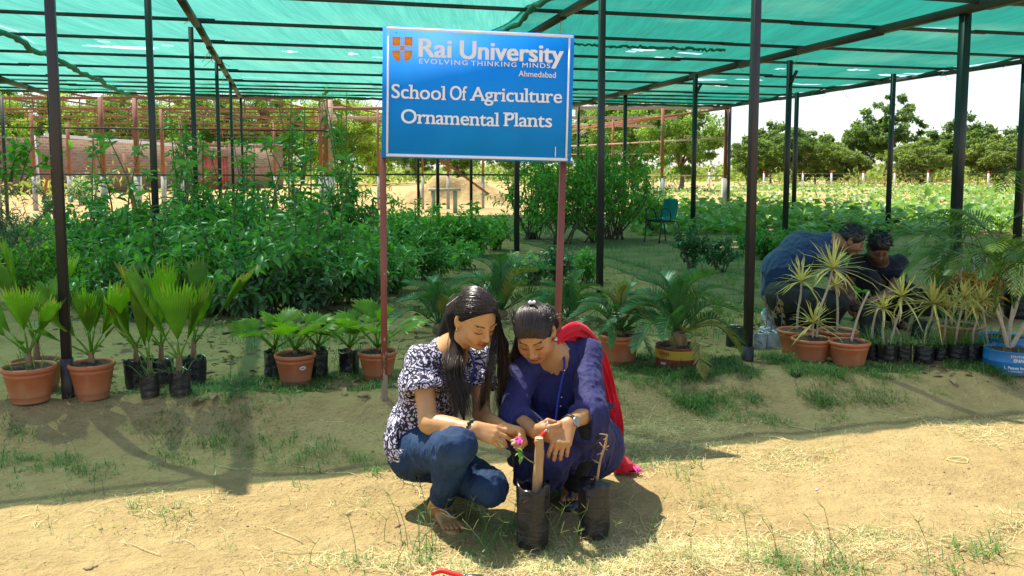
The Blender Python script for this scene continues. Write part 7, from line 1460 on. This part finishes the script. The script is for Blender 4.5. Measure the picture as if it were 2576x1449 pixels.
# taller seed stalks in front
T_ = spots([(1180, 1370, 260, 60, 16), (1290, 1370, 120, 40, 8), (1060, 1400, 200, 40, 5), (870, 1420, 300, 40, 5), (700, 960, 200, 10, 10), (890, 945, 140, 10, 12), (1440, 1395, 200, 30, 10), (1950, 1420, 400, 20, 10), (300, 1250, 300, 30, 3), (1520, 960, 60, 10, 4)], 5); mb = MB()
for p in T_:
    h = rng.uniform(.07, .19); l = rng.normal(0, .035, 2); e = p + [l[0], l[1], h]; mb.tube(spline([p, p + [l[0] * .3, l[1] * .3, h * .55], e], 5), .0011, 4, a=rng.uniform(.3, .8))
    for k in range(rng.integers(3, 6)): a = rng.uniform(0, 6.28); q = rng.uniform(.025, .05); mb.tube([e, e + [q * math.cos(a) * .8, q * math.sin(a) * .8, q * rng.uniform(.2, .9)]], np.array([.0012, .0006]), 4, a=.92)
    for k in range(2): a = rng.uniform(0, 6.28); b = p + np.array([l[0], l[1], h]) * rng.uniform(.1, .5); q = rng.uniform(.04, .08); x = np.array([-math.sin(a), math.cos(a), 0]) * .002; mb.add([b - x, b + x, b + [q * math.cos(a), q * math.sin(a), q * .4]], [(0, 1, 2)], .5)
o = mb.build('grass_stalks', M['grass'], None, True); tag(o, 'thin finger grass stalks with split seed heads before the women', 'grass', kind='stuff')
ST = [(1180, 1420, 400, 46, 420), (1420, 1425, 300, 36, 420), (1480, 1385, 120, 30, 160), (1700, 1395, 260, 40, 460), (1900, 1400, 300, 40, 340), (1620, 1340, 120, 60, 120), (2010, 1370, 200, 40, 220), (2180, 1360, 180, 36, 260), (2330, 1380, 200, 40, 120), (2540, 1330, 120, 60, 160), (1640, 1090, 160, 60, 420), (1780, 1060, 200, 46, 260), (1600, 1170, 120, 30, 200), (1680, 1130, 140, 20, 160), (1930, 1145, 180, 34, 260), (1990, 1175, 120, 26, 120), (2080, 1130, 120, 30, 60), (2350, 1060, 260, 30, 160), (2500, 1100, 120, 46, 150), (1780, 1250, 130, 60, 260), (1810, 1290, 100, 40, 160), (1000, 1290, 160, 40, 60), (860, 1270, 120, 26, 60), (560, 1330, 300, 60, 70), (250, 1300, 300, 50, 120), (150, 1350, 120, 60, 60), (450, 1265, 300, 26, 120), (880, 1420, 300, 40, 180), (700, 1130, 300, 40, 90), (840, 1140, 160, 30, 90), (350, 1240, 300, 14, 80), (1250, 1345, 180, 50, 140), (900, 1040, 60, 12, 14), (1300, 1400, 160, 40, 140)]
P = spots([(x, y, rx, ry, int(k * (2.6 if x > 1000 and (y > 1380 or y < 1130) else .9 if x > 1000 else .35))) for x, y, rx, ry, k in ST], 6); P = P[vnoise(P[:, :2] * 4.0, 71) > .36]; P[:, 2] += .003; n = len(P); blades('straw', 'dry yellow straw scattered over the sandy path', 'straw', P, rng.uniform(.025, .12, n), rng.uniform(.0012, .0026, n), rng.uniform(.2, 1, n), rng.uniform(.1, .84, n), M['straw'], 7, flat=True)
P = clump(spots([(x, y, rx, ry, max(6, k // 5)) for x, y, rx, ry, k in ST], 8), 3, .02, 9); n = len(P); blades('dry_grass', 'tufts of withered grass standing out of the straw', 'grass', P, rng.uniform(.02, .07, n), rng.uniform(.0014, .0026, n), rng.uniform(.6, 1.6, n), np.where(rng.random(n) < .3, .5, .95), M['grass'], 10)
# creeping runners
mb = MB()
for px, py, dx, dy in ((1000, 1190, 60, 60), (1050, 1250, 90, 40), (650, 1330, 120, 40), (700, 1385, 200, 20), (1580, 1250, 60, 110), (1600, 1330, 80, 60), (2050, 1330, 160, 10), (1900, 1330, 120, 30), (300, 1360, 90, 40), (540, 1170, 160, 20), (760, 1180, 130, 16), (1700, 1240, 60, 90), (820, 1060, 120, 30), (430, 1360, 60, 10), (1850, 1090, 160, 20), (1950, 1060, 130, 26)):
    q = [onground(px + dx * t + rng.normal(0, 6), py + dy * t + rng.normal(0, 4), .006) for t in np.linspace(0, 1, 6)]; mb.tube(spline(q, 14), .0016, 4, a=rng.uniform(.2, .8))
    for k in range(8): c = q[rng.integers(0, 6)]; a = rng.uniform(0, 6.28); mb.tube([c, c + [.03 * math.cos(a), .03 * math.sin(a), .012]], np.array([.0012, .0005]), 4, a=.6)
tag(mb.build('straw_runners', M['straw'], None, True), 'long dry grass runners creeping over the sand', 'straw', kind='stuff')
# soil crumbs
def crumbs():
    n = 5200; px = rng.uniform(-40, 2616, n); py = rng.uniform(1000, 1449, n); P = gnds(px, py); g = vnoise(P[:, :2] * 2.1, 31); k = g > .48; P = P[k]; s = rng.uniform(.0016, .006, len(P)) * (1 + (rng.random(len(P)) < .03) * 1.6)
    tv = np.array([(1,0,0),(0,1,0),(-1,0,0),(0,-1,0),(0,0,.8),(0,0,-.6)], float) * [1, .8, .8]; tf = np.array([(0,1,4),(1,2,4),(2,3,4),(3,0,4),(1,0,5),(2,1,5),(3,2,5),(0,3,5)])
    V, Fm, a = scatter(tv, tf, P, basis(rng.normal(0, 1, (len(P), 3)), rng.uniform(0, 3, len(P))), np.repeat(s[:, None], 3, 1), rng.random(len(P))); tag(link('soil_crumbs', mesh('soil_crumbs', V, Fm, M['crumb'], False, attr=a)), 'small crumbs of dry soil strewn over the path', 'soil', kind='stuff')
crumbs()
# leaf litter and weeds under the net
def litter():
    n = 3600; px = rng.uniform(100, 2500, n); py = 600 + 400 * rng.random(n) ** 1.3; P = gnds(px, py); g = vnoise(P[:, :2] * .9, 41) + .25 * (P[:, 0] < -.3); k = g > .55; P = P[k]; P[:, 2] += .006; m = len(P); L = rng.uniform(.03, .10, m)
    tag(link('leaf_litter', leaves_mesh('leaf_litter', P, np.c_[rng.normal(0, 1, (m, 2)), rng.normal(0, .15, m)], L, L * .42, rng.random(m), M['litter'], rng.normal(0, .3, m))), 'brown fallen leaves on the soil under the bushes', 'leaves', kind='stuff')
    Q = clump(spots([(300, 740, 400, 120, 60), (760, 860, 300, 30, 40), (1230, 700, 400, 80, 60), (1600, 700, 500, 120, 130), (1750, 800, 300, 60, 80), (1690, 640, 400, 60, 90), (2000, 640, 300, 40, 160), (1900, 700, 160, 60, 60), (2250, 640, 260, 40, 120), (1750, 540, 300, 20, 90), (2100, 590, 500, 18, 200), (620, 760, 500, 60, 40), (1500, 760, 160, 60, 60)], 44), 9, .05, 45); m = len(Q)
    blades('weeds', 'thin weeds dotted over the shaded plot', 'weeds', Q, rng.uniform(.05, .16, m), rng.uniform(.004, .008, m), rng.uniform(.3, 1.3, m), rng.uniform(.1, .85, m), M['grass'], 46)
litter()
